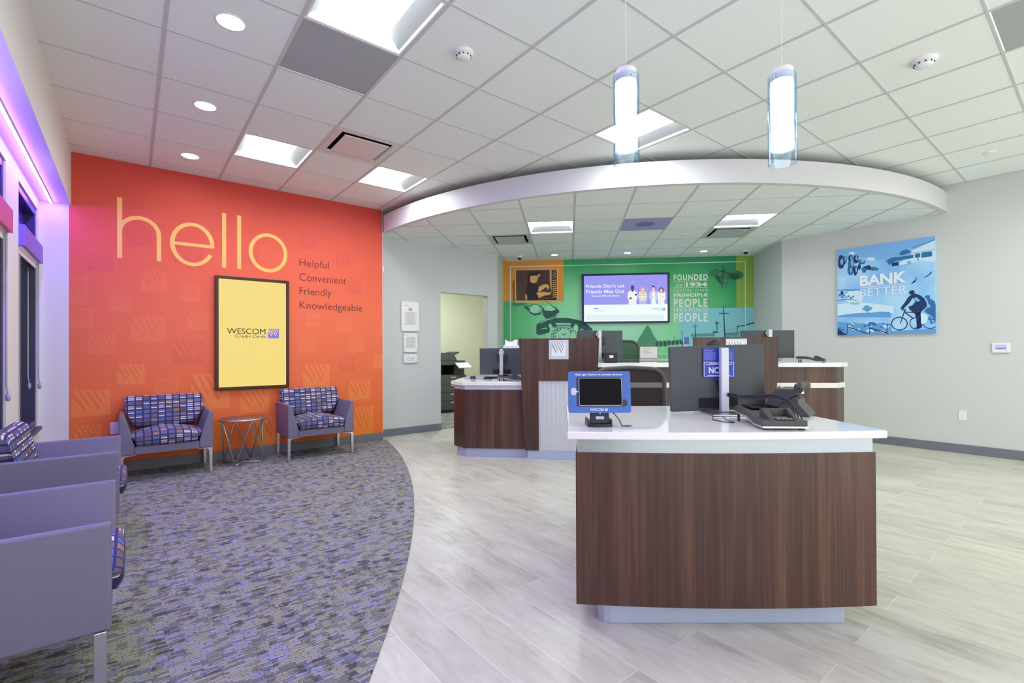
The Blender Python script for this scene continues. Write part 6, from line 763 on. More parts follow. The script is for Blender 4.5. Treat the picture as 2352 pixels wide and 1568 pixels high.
WINS = [(5.15, 6.11), (3.72, 4.68)]
W_Z0, W_Z1 = 0.53, 2.50
edges = [-1.8] + [e for w in sorted(WINS) for e in w] + [U_ORANGE]
for q in [(-1.8, U_ORANGE, 0.0, W_Z0), (-1.8, U_ORANGE, W_Z1, H)] + [(edges[k], edges[k + 1], W_Z0, W_Z1) for k in range(0, len(edges), 2)]:
    bm = NB(); box(bm, q[0], q[1], 0.0, 0.16, q[2], q[3])
    struct('wall_left', bm, M_WALLW, loc=uv(0, V_WIN), rotz=YAW + pi / 2)
for n, (wa, wb) in enumerate(WINS):
    w = struct('window_%d' % (n + 1), loc=uv(wa, V_WIN), rotz=YAW + pi / 2)
    ww = wb - wa
    bm = NB()
    box(bm, 0, 0.05, 0.012, 0.112, W_Z0, W_Z1); box(bm, ww - 0.05, ww, 0.012, 0.112, W_Z0, W_Z1)
    box(bm, 0.05, ww - 0.05, 0.012, 0.112, W_Z0, W_Z0 + 0.06); box(bm, 0.05, ww - 0.05, 0.012, 0.112, W_Z1 - 0.06, W_Z1)
    box(bm, 0.05, ww - 0.05, 0.012, 0.112, 2.07, 2.13)
    obj('window_frame', bm, M_WFRAME, w, 0.004)
    bm = NB()
    box(bm, 0.05, ww - 0.05, 0.086, 0.094, W_Z0 + 0.06, 2.07)
    obj('window_pane', bm, M_PANE, w)
    bm = NB()
    box(bm, 0.05, ww - 0.05, 0.086, 0.094, 2.13, W_Z1 - 0.06)
    obj('transom_pane', bm, M_PURPLEF, w)
    bm = NB()
    box(bm, -0.01, ww + 0.01, -0.03, 0.012, W_Z0 - 0.03, W_Z0)
    obj('window_sill', bm, M_WFRAME, w, 0.004)
    # roller shade with its fascia and bead chains
    s = thing('roller_shade', ['rolled-up window shade with violet fascia nearest the orange wall', 'rolled-up window shade with rosy fascia, second window from the orange wall'][n],
              'window shade', uv(wa, V_WIN), YAW + pi / 2, 'roller shades on the windows')
    fm = mat('violet fascia' if n == 0 else 'rose fascia', rgb(128, 96, 208) if n == 0 else rgb(206, 90, 150), 0.4)
    bm = NB()
    box(bm, 0.0, ww, -0.035, 0.011, 2.01, 2.17)
    obj('fascia', bm, fm, s, 0.004)
    bm = NB()
    tube(bm, [(0.03, 0.012, 2.02), (ww - 0.03, 0.012, 2.02)], 0.026, 12)
    obj('roller', bm, M_STAIN, s)
    bm = NB()
    box(bm, 0.04, ww - 0.06, 0.004, 0.012, 1.955, 2.0)
    obj('hem_bar', bm, M_STAIN, s, 0.002)
    for dy in (-0.012, 0.055):
        bm = NB()
        tube(bm, [(ww - 0.050, dy, 2.02), (ww - 0.050, dy, 0.98), (ww - 0.053, dy - 0.006, 0.93), (ww - 0.060, dy - 0.010, 0.905), (ww - 0.067, dy - 0.006, 0.93), (ww - 0.070, dy, 0.98), (ww - 0.070, dy, 2.02)], 0.004, 6)
        lathe(bm, [(0, -0.03), (0.010, -0.025), (0.014, 0.0), (0.010, 0.025), (0, 0.03)], 10, (ww - 0.060, dy - 0.008, 0.90))
        obj('bead_chain', bm, M_CHAIN, s)

# led strip tucked under the soffit
t = thing('led_strip', 'glowing violet light strip along the soffit above the windows', 'light strip', uv(0, V_WIN), YAW + pi / 2)
bm = NB(); box(bm, -1.0, 6.15, -0.095, -0.075, 2.590, 2.5995); obj('channel', bm, M_STAIN, t)
bm = NB(); box(bm, -0.99, 6.14, -0.092, -0.078, 2.584, 2.590); obj('led_lens', bm, M_LED, t)

# pavement and building outside the windows
bm = NB(); box(bm, -2, 30, 0.2, 14, -0.25, -0.15); struct('ground_outside', bm, M_OUT, loc=uv(0, V_WIN), rotz=YAW + pi / 2)

# orange wall, standing proud of the grey wall behind it
bm = NB(); box(bm, -0.455, 2.672, 0.0, 0.24, 0.0, H)
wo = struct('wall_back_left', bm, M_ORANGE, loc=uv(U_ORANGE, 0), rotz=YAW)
bm = NB(); box(bm, -0.83, -0.4555, -0.0005, 0.24, 0.0, H)
struct('wall_back_left_return', bm, M_WALLW, loc=uv(U_ORANGE, 0), rotz=YAW)
bm = NB(); box(bm, 2.6725, 2.678, 0.0, 0.24, 0.0, H)
struct('trim_3', bm, M_WALLW, loc=uv(U_ORANGE, 0), rotz=YAW)
# printed squares of the striped mark: drawn in the wall's own inks
SQ = [(-0.323, 1.993, -0.133, 2.166, 'D'), (-0.453, 1.655, -0.319, 1.934, 'L'), (-0.453, 1.442, -0.283, 1.63, 'L'), (-0.323, 1.183, -0.108, 1.386, 'L'), (0.004, 1.301, 0.281, 1.568, 'L'),
      (0.084, 1.825, 0.301, 2.039, 'L'), (0.42, 1.736, 0.589, 1.912, 'L'), (0.479, 1.443, 0.671, 1.645, 'L'), (0.343, 1.062, 0.634, 1.341, 'D'), (-0.104, 0.879, 0.115, 1.079, 'A'), (-0.438, 0.583, -0.154, 0.837, 'A'),
      (-0.146, 1.61, 0.013, 1.769, 'L'), (0.193, 0.762, 0.40, 0.93, 'L'), (0.508, 0.575, 0.871, 0.958, 'A'), (1.678, 1.505, 1.849, 1.674, 'L'), (2.056, 1.453, 2.249, 1.632, 'L'), (1.591, 1.187, 1.80, 1.392, 'L'),
      (2.203, 1.195, 2.406, 1.397, 'L'), (2.54, 0.974, 2.67, 1.165, 'A'), (2.087, 0.937, 2.29, 1.129, 'D'), (1.652, 0.765, 1.97, 1.038, 'A'), (2.209, 0.57, 2.499, 0.833, 'A'), (2.278, 0.116, 2.538, 0.471, 'A'),
      (2.622, 1.412, 2.67, 1.604, 'L'), (0.975, 0.504, 1.273, 0.763, 'A'), (1.09, 0.125, 1.38, 0.44, 'A'), (0.98, 2.20, 1.17, 2.40, 'D'), (0.36, 2.15, 0.62, 2.33, 'D'), (-0.03, 2.28, 0.18, 2.45, 'D'), (2.05, 2.30, 2.24, 2.47, 'D'), (1.62, 2.46, 1.80, 2.62, 'D'), (2.20, 1.95, 2.38, 2.12, 'D'),
      (0.70, 0.125, 0.95, 0.33, 'L'), (-0.42, 0.30, -0.22, 0.50, 'A')]
bm = NB()
for x0, z0, x1, z1, k in SQ:
    logo(bm, x0, z0, x1 - x0, z1 - z0, -0.0006, {'L': 0, 'A': 1, 'D': 2}[k], 3, 0.0005, 0.0)
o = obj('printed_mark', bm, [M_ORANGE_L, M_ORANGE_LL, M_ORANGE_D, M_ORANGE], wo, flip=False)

# grey wall with the opening to the copy room
bm = NB()
box(bm, 2.60, 3.71, 0.0, 0.13, 0.0, H); box(bm, 4.60, 4.79, 0.0, 0.13, 0.0, H); box(bm, 3.71, 4.60, 0.0, 0.13, 2.105, H)
struct('wall_grey', bm, M_WALL, loc=uv(U_GREY, 0), rotz=YAW)
p = uv(U_GREY, 4.79)
d = (G1 - Vector(p[:2])); ln = d.length
bm = NB(); box(bm, 0, ln, 0.0, 0.10, 0.0, H)
struct('wall_alcove_left', bm, M_WALL, loc=Vector((p[0], p[1], 0)), rotz=math.atan2(d.y, d.x))
gang = math.atan2(G2.y - G1.y, G2.x - G1.x)
bm = NB(); box(bm, -0.05, 4.34, 0.004, 0.14, 0.0, H)
struct('wall_back', bm, M_WALL, loc=(G1.x, G1.y, 0), rotz=gang)
p = uv(3.06, V_RIGHT); d = Vector(p[:2]) - G2
bm = NB(); box(bm, 0, d.length, 0.0, 0.10, 0.0, H)
struct('wall_alcove_right', bm, M_WALL, loc=(G2.x, G2.y, 0), rotz=math.atan2(d.y, d.x))
bm = NB(); box(bm, -3.06, 1.6, 0.0, 0.13, 0.0, H)
struct('wall_right', bm, M_WALL, loc=uv(0, V_RIGHT), rotz=YAW - pi / 2)
# copy room behind the opening
bm = NB(); box(bm, 2.9, 6.5, 0.0, 0.1, 0, 2.7); struct('wall_copy_room_back', bm, M_BEIGE, loc=uv(8.8, 0), rotz=YAW)
bm = NB(); box(bm, 6.56, 8.8, 0.0, 0.1, 0, 2.7); struct('wall_copy_room_left', bm, M_BEIGE, loc=uv(0, 3.0), rotz=YAW + pi / 2)
bm = NB(); box(bm, -8.8, -7.0, 0.0, 0.1, 0, 2.7); struct('wall_copy_room_right', bm, M_BEIGE, loc=uv(0, 6.4), rotz=YAW - pi / 2)
bm = NB(); prism(bm, [tuple(uv(*q)[:2]) for q in ((6.56, 2.9), (8.85, 2.9), (8.85, 6.45), (7.4, 6.45), (6.95, 5.0), (6.56, 4.6))], 2.62, 2.70)
cr_ = struct('ceiling_copy_room', bm, M_TILE)
q_ = [tuple(uv(*q)[:2]) for q in ((7.2, 4.2), (7.8, 4.2), (7.8, 4.8), (7.2, 4.8))]
bm = NB(); prism(bm, q_, 2.585, 2.619); obj('added_light_panel', bm, M_LENS, cr_)  # unseen glowing panel, added to light the copy room

# baseboards
def baseboard(name, x0, x1, loc, rot):
    bm = NB(); box(bm, x0, x1, -0.010, -0.0003, 0.0, 0.103)
    struct(name, bm, M_BASE, loc=loc, rotz=rot, bevel=0.003)
baseboard('baseboard_back_left', -0.44, 2.675, uv(U_ORANGE, 0, 0.006), YAW)
baseboard('baseboard_grey', 2.69, 3.71, uv(U_GREY, 0), YAW)
baseboard('baseboard_grey_jamb', 4.60, 4.79, uv(U_GREY, 0), YAW)
baseboard('baseboard_right', -3.0, 1.6, uv(0, V_RIGHT), YAW - pi / 2)
baseboard('baseboard_left', -1.6, 6.165, uv(0, V_WIN, 0.006), YAW + pi / 2)

# ================================================================== ceiling fixtures
def troffer(loc, rot, label, group):
    t = thing('ceiling_light', label, 'ceiling light', loc, rot, group)
    s = 0.2935
    bm = NB()
    for a in ((-s, s, -s, -s + 0.012), (-s, s, s - 0.012, s), (-s, -s + 0.012, -s + 0.012, s - 0.012), (s - 0.012, s, -s + 0.012, s - 0.012)):
        box(bm, a[0], a[1], a[2], a[3], -0.002, 0.012)
    obj('frame', bm, M_WHITE, t)
    bm = NB()
    q = s - 0.012
    box(bm, -q, q, -q, q, 0.085, 0.095)
    for a in ((-q, q, -q, -q + 0.004), (-q, q, q - 0.004, q), (-q, -q + 0.004, -q + 0.004, q - 0.004), (q - 0.004, q, -q + 0.004, q - 0.004)):
        box(bm, a[0], a[1], a[2], a[3], 0.012, 0.085)
    obj('housing', bm, M_REFL, t)
    bm = NB(); box(bm, -0.185, 0.185, -q + 0.005, q - 0.005, 0.070, 0.080); obj('lens', bm, M_LENS, t)
    for sg in (-1, 1):
        bm = NB()
        vs = [bm.verts.new(p) for p in ((sg * (q - 0.005), -q + 0.005, 0.014), (sg * (q - 0.005), q - 0.005, 0.014), (sg * 0.187, q - 0.05, 0.072), (sg * 0.187, -q + 0.05, 0.072),
                                        (sg * (q - 0.005), -q + 0.005, 0.020), (sg * (q - 0.005), q - 0.005, 0.020), (sg * 0.187, q - 0.05, 0.078), (sg * 0.187, -q + 0.05, 0.078))]
        for f in ((0, 1, 2, 3), (7, 6, 5, 4), (0, 4, 5, 1), (1, 5, 6, 2), (2, 6, 7, 3), (3, 7, 4, 0)):
            bm.faces.new([vs[i] for i in f])
        obj('reflector', bm, M_REFLS, t)
    return t
def cell(i, j):
    return uv(U0 + (i + 0.5) * T, V0 + (j + 0.5) * T, H)
LL = {'A': 'largest lit square ceiling panel, cut by the top edge beside a grey panel', 'B': 'lit square ceiling panel between the round downlights and the air vent', 'C': 'lit square ceiling panel closest to the curved fascia, above the orange wall end',
      'D': 'lit square ceiling panel seen behind the pendant lamps', 'E': 'lit square ceiling panel at the far right edge, barely in frame'}
for k, (i, j) in CELL_LIGHTS.items():
    troffer(cell(i, j), YAW, LL[k], 'lit panels of the main ceiling')
def low_cell(i, j):
    return gc(CA0 + (i + 0.5) * CP, CB0 + (j + 0.5) * CP, HL)
troffer(low_cell(-1, 0), pi / 2 - GC, 'lit panel in the lowered ceiling beside its left air vent', 'lit panels of the lowered ceiling')
troffer(low_cell(3, 0), pi / 2 - GC, 'lit panel in the lowered ceiling touching its right air vent', 'lit panels of the lowered ceiling')

def vent(loc, rot, label, m, group):
    t = thing('air_vent', label, 'air vent', loc, rot, group)
    s = 0.293
    bm = NB()
    w = 0.055
    for a in ((-s, s, -s, -s + w), (-s, s, s - w, s), (-s, -s + w, -s + w, s - w), (s - w, s, -s + w, s - w)):
        box(bm, a[0], a[1], a[2], a[3], -0.003, 0.010)
    obj('frame', bm, m, t, 0.002)
    bm = NB()
    q = s - w
    box(bm, -q, q, -q, q, 0.10, 0.105)
    for a in ((-q, q, -q, -q + 0.003), (-q, q, q - 0.003, q), (-q, -q + 0.003, -q + 0.003, q - 0.003), (q - 0.003, q, -q + 0.003, q - 0.003)):
        box(bm, a[0], a[1], a[2], a[3], 0.010, 0.10)
    obj('throat', bm, M_DARK, t)
    bm = NB()
    box(bm, -0.205, 0.205, -0.205, 0.205, -0.014, -0.004)
    box(bm, -0.01, 0.01, -0.01, 0.01, -0.004, 0.10)
    obj('plaque', bm, m, t, 0.003)
vent(cell(*CELL_VENT), YAW, 'square air vent in the main ceiling reflecting the orange wall', mat('white vent enamel', rgb(214, 212, 212), 0.35), 'air vents')
M_VENT = mat('grey vent enamel', rgb(186, 190, 190), 0.4)
vent(low_cell(-2, 1), -GC, 'square air vent in the lowered ceiling, over the copy room side', M_VENT, 'air vents')
vent(low_cell(3, 1), -GC, 'square air vent in the lowered ceiling behind its right lit panel', M_VENT, 'air vents')
def panel(loc, rot, label, m, hole=False):
    t = thing('ceiling_panel', label, 'ceiling panel', loc, rot)
    bm = NB(); box(bm, -0.293, 0.293, -0.293, 0.293, 0.0, 0.012); obj('face', bm, m, t)
    if hole:
        bm = NB(); lathe(bm, [(0, -0.001), (0.10, -0.001), (0.12, 0.0)], 32); obj('perforated_disc', bm, mat('dark lavender mesh', rgb(120, 118, 165), 0.9), t)
panel(cell(*CELL_PANELS['P']), YAW, 'plain grey ceiling panel next to the largest lit panel', M_GREYPANEL)
panel(cell(*CELL_PANELS['Q']), YAW, 'plain grey ceiling panel in the top right corner', M_GREYPANEL)
panel(low_cell(1, 0), -GC, 'lavender tinted speaker panel in the lowered ceiling', M_LAVPANEL, True)

def downlight(p, r, label, group):
    t = thing('downlight', label, 'downlight', p, 0, group)
    bm = NB(); lathe(bm, [(r * 0.84, 0.0), (r * 0.86, -0.004), (r, -0.003), (r, 0.0)], 32); obj('trim_ring', bm, M_WHITE, t)
    bm = NB(); lathe(bm, [(0, -0.0015), (r * 0.84, -0.0015), (r * 0.84, -0.0003)], 32); obj('lens', bm, M_DOWN, t)
for u, lb in ((3.191, 'round downlight near the top edge, largest of the row beside the soffit'), (4.402, 'round downlight in the middle of the row beside the soffit'), (5.613, 'round downlight nearest the orange wall')):
    downlight(uv(u, 0.458, H), 0.083, lb, 'downlights of the main ceiling')
for a, b, lb in ((-0.239, 8.084, 'small downlight over the telephone print of the mural'), (0.958, 8.08, 'small downlight over the wall screen of the mural'), (2.173, 8.11, 'small downlight over the lettering end of the mural')):
    downlight(gc(a, b, HL), 0.062, lb, 'downlights along the mural')
def smoke(p, label, cat, r=0.062, name='smoke_detector'):
    t = thing(name, label, cat, p, 0.4)
    bm = NB(); lathe(bm, [(r, 0.0), (r, -0.012), (r * 0.92, -0.02), (0, -0.02)], 32); obj('base', bm, M_STAIN, t)
    bm = NB(); lathe(bm, [(r * 0.7, -0.02), (r * 0.72, -0.036), (r * 0.5, -0.046), (0, -0.047)], 32); c = obj('sensor_cap', bm, M_STAIN, t)
    bm = NB()
    for k in range(10):
        a = 2 * pi * k / 10
        box(bm, r * 0.72 * cos(a) - 0.004, r * 0.72 * cos(a) + 0.004, r * 0.72 * sin(a) - 0.004, r * 0.72 * sin(a) + 0.004, -0.034, -0.026)
    obj('sensor_slot', bm, M_DARK, t)
smoke(uv(2.595, 1.675, H), 'round smoke detector right of the largest lit panel', 'smoke detector')
smoke(uv(0.785, 4.121, H), 'round smoke detector right of the pendant lamps', 'smoke detector', 0.072)
def sprinkler(p, label, r=0.045):
    o = NB(); lathe(o, [(r, 0.0), (r, -0.004), (r * 0.9, -0.007), (0, -0.008)], 28)
    tag(obj('sprinkler_cover', o, M_STAIN, None, loc=p), label, 'sprinkler')
sprinkler(uv(0.764, 6.554, H), 'flat round sprinkler cover above the blue canvas', 0.05)
sprinkler(gc(1.572, 6.893, HL), 'flat round sprinkler cover in the lowered ceiling')
def camera_dome(p, label):
    t = thing('security_camera', label, 'camera', p, 0, 'security cameras')
    bm = NB(); lathe(bm, [(0.042, 0.0), (0.048, -0.012), (0.046, -0.032), (0.034, -0.034)], 28); obj('housing', bm, M_STAIN, t)
    bm = NB(); lathe(bm, [(0.034, -0.032), (0.034, -0.045), (0.026, -0.062), (0.012, -0.071), (0, -0.073)], 28); obj('dome', bm, mat('smoked dome', rgb(40, 42, 48), 0.1), t)
camera_dome(gc(-0.828, 8.078, HL), 'small dome camera over the left corner of the mural')
camera_dome(gc(2.822, 8.104, HL), 'small dome camera over the right corner of the mural')

# pendants over the front desk
def pendant(x, y, zb, label, ang):
    t = thing('pendant_lamp', label, 'pendant lamp', (x, y, 0), ang, 'pendant lamps over the front desk')
    zt = zb + 0.455
    bm = NB(); tube(bm, [(0, 0, zt), (0, 0, H - 0.02)], 0.0022, 6); obj('cord', bm, M_STAIN, t)
    bm = NB(); lathe(bm, [(0.06, 0), (0.06, -0.02), (0, -0.022)], 28, (0, 0, H)); obj('canopy', bm, M_STAIN, t)
    bm = NB(); lathe(bm, [(0, 0), (0.046, 0), (0.049, -0.008), (0.049, -0.06), (0, -0.06)], 36, (0, 0, zt)); obj('cap', bm, M_STAIN, t)
    bm = NB(); lathe(bm, [(0.049, zt - 0.06), (0.049, zb + 0.075), (0.044, zb + 0.07), (0, zb + 0.07)], 36); obj('opal_shade', bm, M_PEND, t)
    bm = NB()
    lathe(bm, [(0.058, zt - 0.035), (0.060, zt - 0.033), (0.062, zt - 0.035), (0.062, zb + 0.002), (0.060, zb), (0.058, zb + 0.002), (0.058, zt - 0.035)], 48)
    bmesh.ops.remove_doubles(bm, verts=bm.verts, dist=1e-6)
    obj('glass_sleeve', bm, M_GLASS, t)
    for s in (-1, 1):
        bm = NB(); tube(bm, [(s * 0.048, 0, zt - 0.05), (s * 0.070, 0, zt - 0.05)], 0.003, 8); obj('pin', bm, M_SILVER, t)
pendant(0.552, 2.30, 2.083, 'lit glass cylinder pendant over the tablet side of the desk, left one', 1.9)
pendant(1.300, 2.30, 2.083, 'lit glass cylinder pendant over the monitor side of the desk, right one', 0.5)

# ================================================================== on the walls
LW = dict(loc=uv(U_ORANGE, 0), rotz=YAW)
t = thing('wall_lettering', 'large pale yellow word hello on the orange wall', 'lettering', uv(U_ORANGE, 0), YAW)
def letter(draw):
    bm = NB(); draw(bm); obj('letter', bm, M_HELLO, t, flip=False)
W_ = 0.040
Y0, Y1 = -0.0006, -0.0035
letter(lambda bm: (ribbon(bm, [(-0.083, 2.138), (-0.083, 2.745)], W_, Y0, Y1),
                   ribbon(bm, [(-0.083, 2.36), (-0.083, 2.40)] + arc_pts(0.075, 2.405, 0.158, 0.160, 180, 0, 20) + [(0.233, 2.39), (0.233, 2.14)], W_ * 0.97, Y0, Y1 + 0.0003)))
letter(lambda bm: (ribbon(bm, [(0.345, 2.352), (0.712, 2.352)], W_ * 0.85, Y0, Y1 + 0.0003),
                   ribbon(bm, [(0.703, 2.340)] + arc_pts(0.526, 2.356, 0.180, 0.215, 0, 334, 40), W_, Y0, Y1)))
letter(lambda bm: ribbon(bm, [(0.819, 2.138), (0.819, 2.745)], W_, Y0, Y1))
letter(lambda bm: ribbon(bm, [(0.966, 2.138), (0.966, 2.745)], W_, Y0, Y1))
letter(lambda bm: ribbon(bm, arc_pts(1.268, 2.357, 0.186, 0.208, 0, 360, 44), W_, Y0, Y1))
t = thing('wall_slogan', 'four lines of thin maroon words beside the portrait screen', 'lettering', uv(U_ORANGE, 0), YAW)
for s, x1, z0, z1 in (('Helpful', 1.963, 2.218, 2.332), ('Convenient', 2.183, 2.066, 2.157), ('Friendly', 1.994, 1.872, 1.985), ('Knowledgeable', 2.392, 1.700, 1.812)):
    bm = NB(); text_into(bm, s, 1.611, x1, z0, z1, Y0, 0.002, offset=-0.008); obj('word', bm, M_SLOGAN, t, flip=False)

def outlet(loc, rot, x, z, label):
    t = thing('wall_outlet', label, 'outlet', loc, rot)
    bm = NB(); box(bm, x - 0.035, x + 0.035, -0.007, -0.0003, z - 0.058, z + 0.058); obj('plate', bm, M_STAIN, t, 0.003)
    for dz in (-0.02, 0.02):
        bm = NB(); box(bm, x - 0.016, x + 0.016, -0.0085, -0.007, z + dz - 0.014, z + dz + 0.014); obj('socket', bm, M_STAIN, t, 0.002)
outlet(uv(U_ORANGE, 0), YAW, -0.120, 0.449, 'white outlet plate on the orange wall beside the corner loveseat')
outlet(uv(0, V_RIGHT), YAW - pi / 2, -1.11, 0.435, 'white outlet plate low on the right wall')
t = thing('thermostat', 'white thermostat on the right wall above the outlet', 'thermostat', uv(0, V_RIGHT), YAW - pi / 2)
bm = NB(); box(bm, -0.865, -0.722, -0.022, -0.0003, 1.156, 1.262); obj('case', bm, M_STAIN, t, 0.006)
bm = NB(); box(bm, -0.840, -0.747, -0.0235, -0.022, 1.190, 1.245); obj('display', bm, glow('pale blue display', rgb(190, 196, 236), 0.9, (0.1, 0.1, 0.1, 1)), t)
bm = NB()
for k in range(6):
    box(bm, -0.832 + k * 0.013, -0.823 + k * 0.013, -0.0242, -0.0235, 1.198, 1.212)
obj('segments', bm, mat('display digits', rgb(90, 96, 160), 0.5), t)

# portrait screen on the orange wall
t = thing('wall_screen', 'tall yellow portrait screen in a dark frame on the orange wall', 'screen', uv(U_ORANGE, 0), YAW)
x0, x1, z0, z1, b = 0.728, 1.483, 0.777, 2.043, 0.033
bm = NB()
box(bm, x0, x1, -0.045, -0.001, z0, z0 + b); box(bm, x0, x1, -0.045, -0.001, z1 - b, z1)
box(bm, x0, x0 + b, -0.045, -0.001, z0 + b, z1 - b); box(bm, x1 - b, x1, -0.045, -0.001, z0 + b, z1 - b)
obj('frame', bm, M_TVFRAME, t, 0.003)
bm = NB(); box(bm, x0 + b, x1 - b, -0.034, -0.002, z0 + b, z1 - b); pic = obj('display', bm, M_TVY, t)
bm = NB()
text_into(bm, 'WESCOM', 0.841, 1.229, 1.402, 1.466, -0.0345, 0.0006, offset=0.0, mi=0)
text_into(bm, 'Credit Cards', 0.922, 1.229, 1.362, 1.394, -0.0345, 0.0006, offset=0.0, mi=0)
logo(bm, 1.254, 1.358, 0.118, 0.112, -0.0355, 1, 2, 0.0006)
obj('wordmark', bm, [TVM['tv_black'], TVM['tv_blue'], TVM['tv_yel']], pic, flip=False)

# three acrylic notices on the grey wall
def notice(x0, x1, z0, z1, label, lines, house=False):
    t = thing('wall_notice', label, 'notice', uv(U_GREY, 0), YAW, 'notices on the grey wall')
    bm = NB(); box(bm, x0, x1, -0.026, -0.020, z0, z1); obj('acrylic_panel', bm, mat('frosted acrylic', rgb(232, 234, 234), 0.15), t, 0.001)
    bm = NB(); box(bm, x0 + 0.018, x1 - 0.018, -0.0268, -0.0262, z0 + 0.012, z1 - 0.012); obj('paper', bm, M_PAPER, t)
    for sx in (x0 + 0.022, x1 - 0.022):
        for sz in (z0 + 0.02, z1 - 0.02):
            bm = NB(); tube(bm, [(sx, -0.031, sz), (sx, -0.0005, sz)], 0.0065, 12); obj('standoff', bm, M_SILVER, t)
    bm = NB()
    rnd = random.Random(int(z0 * 1000))
    for (z, w0, w1) in lines:
        zz = z0 + z * (z1 - z0)
        box(bm, x0 + w0 * (x1 - x0), x0 + w1 * (x1 - x0), -0.0272, -0.0268, zz - 0.0022, zz + 0.0022)
    obj('small_print', bm, M_INK, t)
    if house:
        bm = NB()
        cx, cz = (x0 + x1) / 2, z0 + 0.74 * (z1 - z0)
        ribbon(bm, [(cx - 0.024, cz - 0.02), (cx - 0.024, cz + 0.006), (cx - 0.031, cz + 0.004), (cx, cz + 0.024), (cx + 0.031, cz + 0.004), (cx + 0.024, cz + 0.006), (cx + 0.024, cz - 0.02), (cx - 0.024, cz - 0.02)], 0.006, -0.0268, -0.0275)
        ribbon(bm, [(cx, cz - 0.014), (cx, cz + 0.004)], 0.012, -0.0268, -0.0275)
        obj('house_mark', bm, M_INKD, t, flip=False)
LN1 = [(0.86, .14, .40)] + [(0.63 - 0.027 * k, (.14, .2, .3)[k % 3], (.86, .8, .7)[k % 3]) for k in range(16)]
notice(3.052, 3.333, 1.493, 1.924, 'largest clear notice on the grey wall, topmost, with a house mark', LN1, True)
notice(3.086, 3.308, 1.187, 1.466, 'middle clear notice on the grey wall, full of small print', [(0.89, .16, .42)] + [(0.78 - 0.042 * k, .16, (.86, .8, .84)[k % 3]) for k in range(14)])
notice(3.085, 3.307, 1.036, 1.163, 'smallest clear notice on the grey wall, lowest of three', [(0.82, .18, .45)] + [(0.60 - 0.11 * k, .2, .8) for k in range(4)])
bm = NB(); box(bm, 2.679, 2.700, 0.01, 0.05, 2.28, 2.36)
tag(obj('door_chime', bm, M_STAIN, None, 0.004, loc=uv(U_ORANGE, 0), rotz=YAW), 'tiny white box on the end of the orange wall', 'sensor box')

# blue canvas on the right wall
t = thing('canvas_print', 'blue canvas print with BANK BETTER and cyclists on the right wall', 'canvas print', uv(0, V_RIGHT), YAW - pi / 2)
bx, bz = -2.342, 1.392
bm = NB(); box(bm, bx, bx + 1.01, -0.036, -0.0005, bz, bz + 1.146); cv = obj('canvas', bm, M_BANK, t, 0.003)
art('picture', [(k, l, [(min(1.0095, max(0.0005, q[0])), min(1.1455, max(0.0005, q[1]))) for q in s_]) for k, l, s_ in ART_BANK], BKM, cv, bx, bz, -0.0361)
bm = NB()
text_into(bm, 'BANK', bx + 0.258, bx + 0.738, bz + 0.630, bz + 0.770, -0.040, 0.0006, offset=0.035)
text_into(bm, 'BETTER', bx + 0.259, bx + 0.741, bz + 0.498, bz + 0.593, -0.040, 0.0006, offset=-0.006)
plate(bm, [(bx + 0.257, bz + 0.609), (bx + 0.740, bz + 0.609), (bx + 0.740, bz + 0.616), (bx + 0.257, bz + 0.616)], -0.040, -0.0405)
obj('lettering', bm, BKM['bk_white'], cv, flip=False)

# printed mural behind the tellers
t = thing('wall_mural', 'green printed mural behind the tellers with old photographs and white lettering', 'mural', (G1.x, G1.y, 0), gang)
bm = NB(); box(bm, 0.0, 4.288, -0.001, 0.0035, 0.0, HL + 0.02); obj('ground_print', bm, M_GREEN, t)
R4 = lambda x0, z0, x1, z1: [(x0, z0), (x1, z0), (x1, z1), (x0, z1)]
for it in [('mur_orange', 1, R4(0, 2.085, 1.073, HL)), ('mur_olive', 1, R4(4.003, 1.918, 4.288, HL)), ('mur_teal', 1.4, R4(3.047, 0.6, 4.288, 1.924))]:
    art('colour_block', [it], MUR, t, y0=-0.001)
groups = {}
for part, k, layer, poly in ART_MURAL:
    groups.setdefault(part, []).append((k, layer, poly))
for part, items in groups.items():
    art(part, items, MUR, t, y0=-0.0012)
fr = [R4(0.120, 1.14, 0.132, 2.713), R4(0.120, 2.701, 4.154, 2.713), R4(4.142, 1.14, 4.154, 2.713), R4(0.120, 1.138, 4.154, 1.150)]
art('border_line', [('mur_white', 9.5, q) for q in fr], MUR, t, y0=-0.0012)
bm = NB()
ym = -0.0062
for s, x0, x1, z0, z1, off, sh, spc in (('FOUNDED', 2.961, 3.531, 2.407, 2.508, 0.030, 0, 1.25), ('in', 2.995, 3.095, 2.292, 2.366, -0.012, 0.3, 1.0), ('1934', 3.166, 3.523, 2.293, 2.370, 0.045, 0, 1.0),
                                        ('WITH ONE', 2.968, 3.528, 2.213, 2.252, -0.004, 0, 1.5), ('PRINCIPLE', 2.961, 3.527, 2.124, 2.181, 0.045, 0, 1.1), ('PEOPLE', 2.960, 3.527, 1.946, 2.090, 0.030, 0, 1.2),
                                        ('HELPING', 2.960, 3.527, 1.874, 1.919, 0.02, 0, 1.3), ('PEOPLE', 2.960, 3.527, 1.692, 1.842, 0.030, 0, 1.2)):
    text_into(bm, s, x0, x1, z0, z1, ym, 0.0006, offset=off, shear=sh, spacing=spc)
for z in (2.394, 2.281, 1.932, 1.861):
    plate(bm, R4(2.955, z - 0.003, 3.531, z + 0.003), ym, ym - 0.0006)
plate(bm, R4(3.142, 2.284, 3.147, 2.391), ym, ym - 0.0006)
obj('lettering', bm, MUR['mur_white'], t, flip=False)

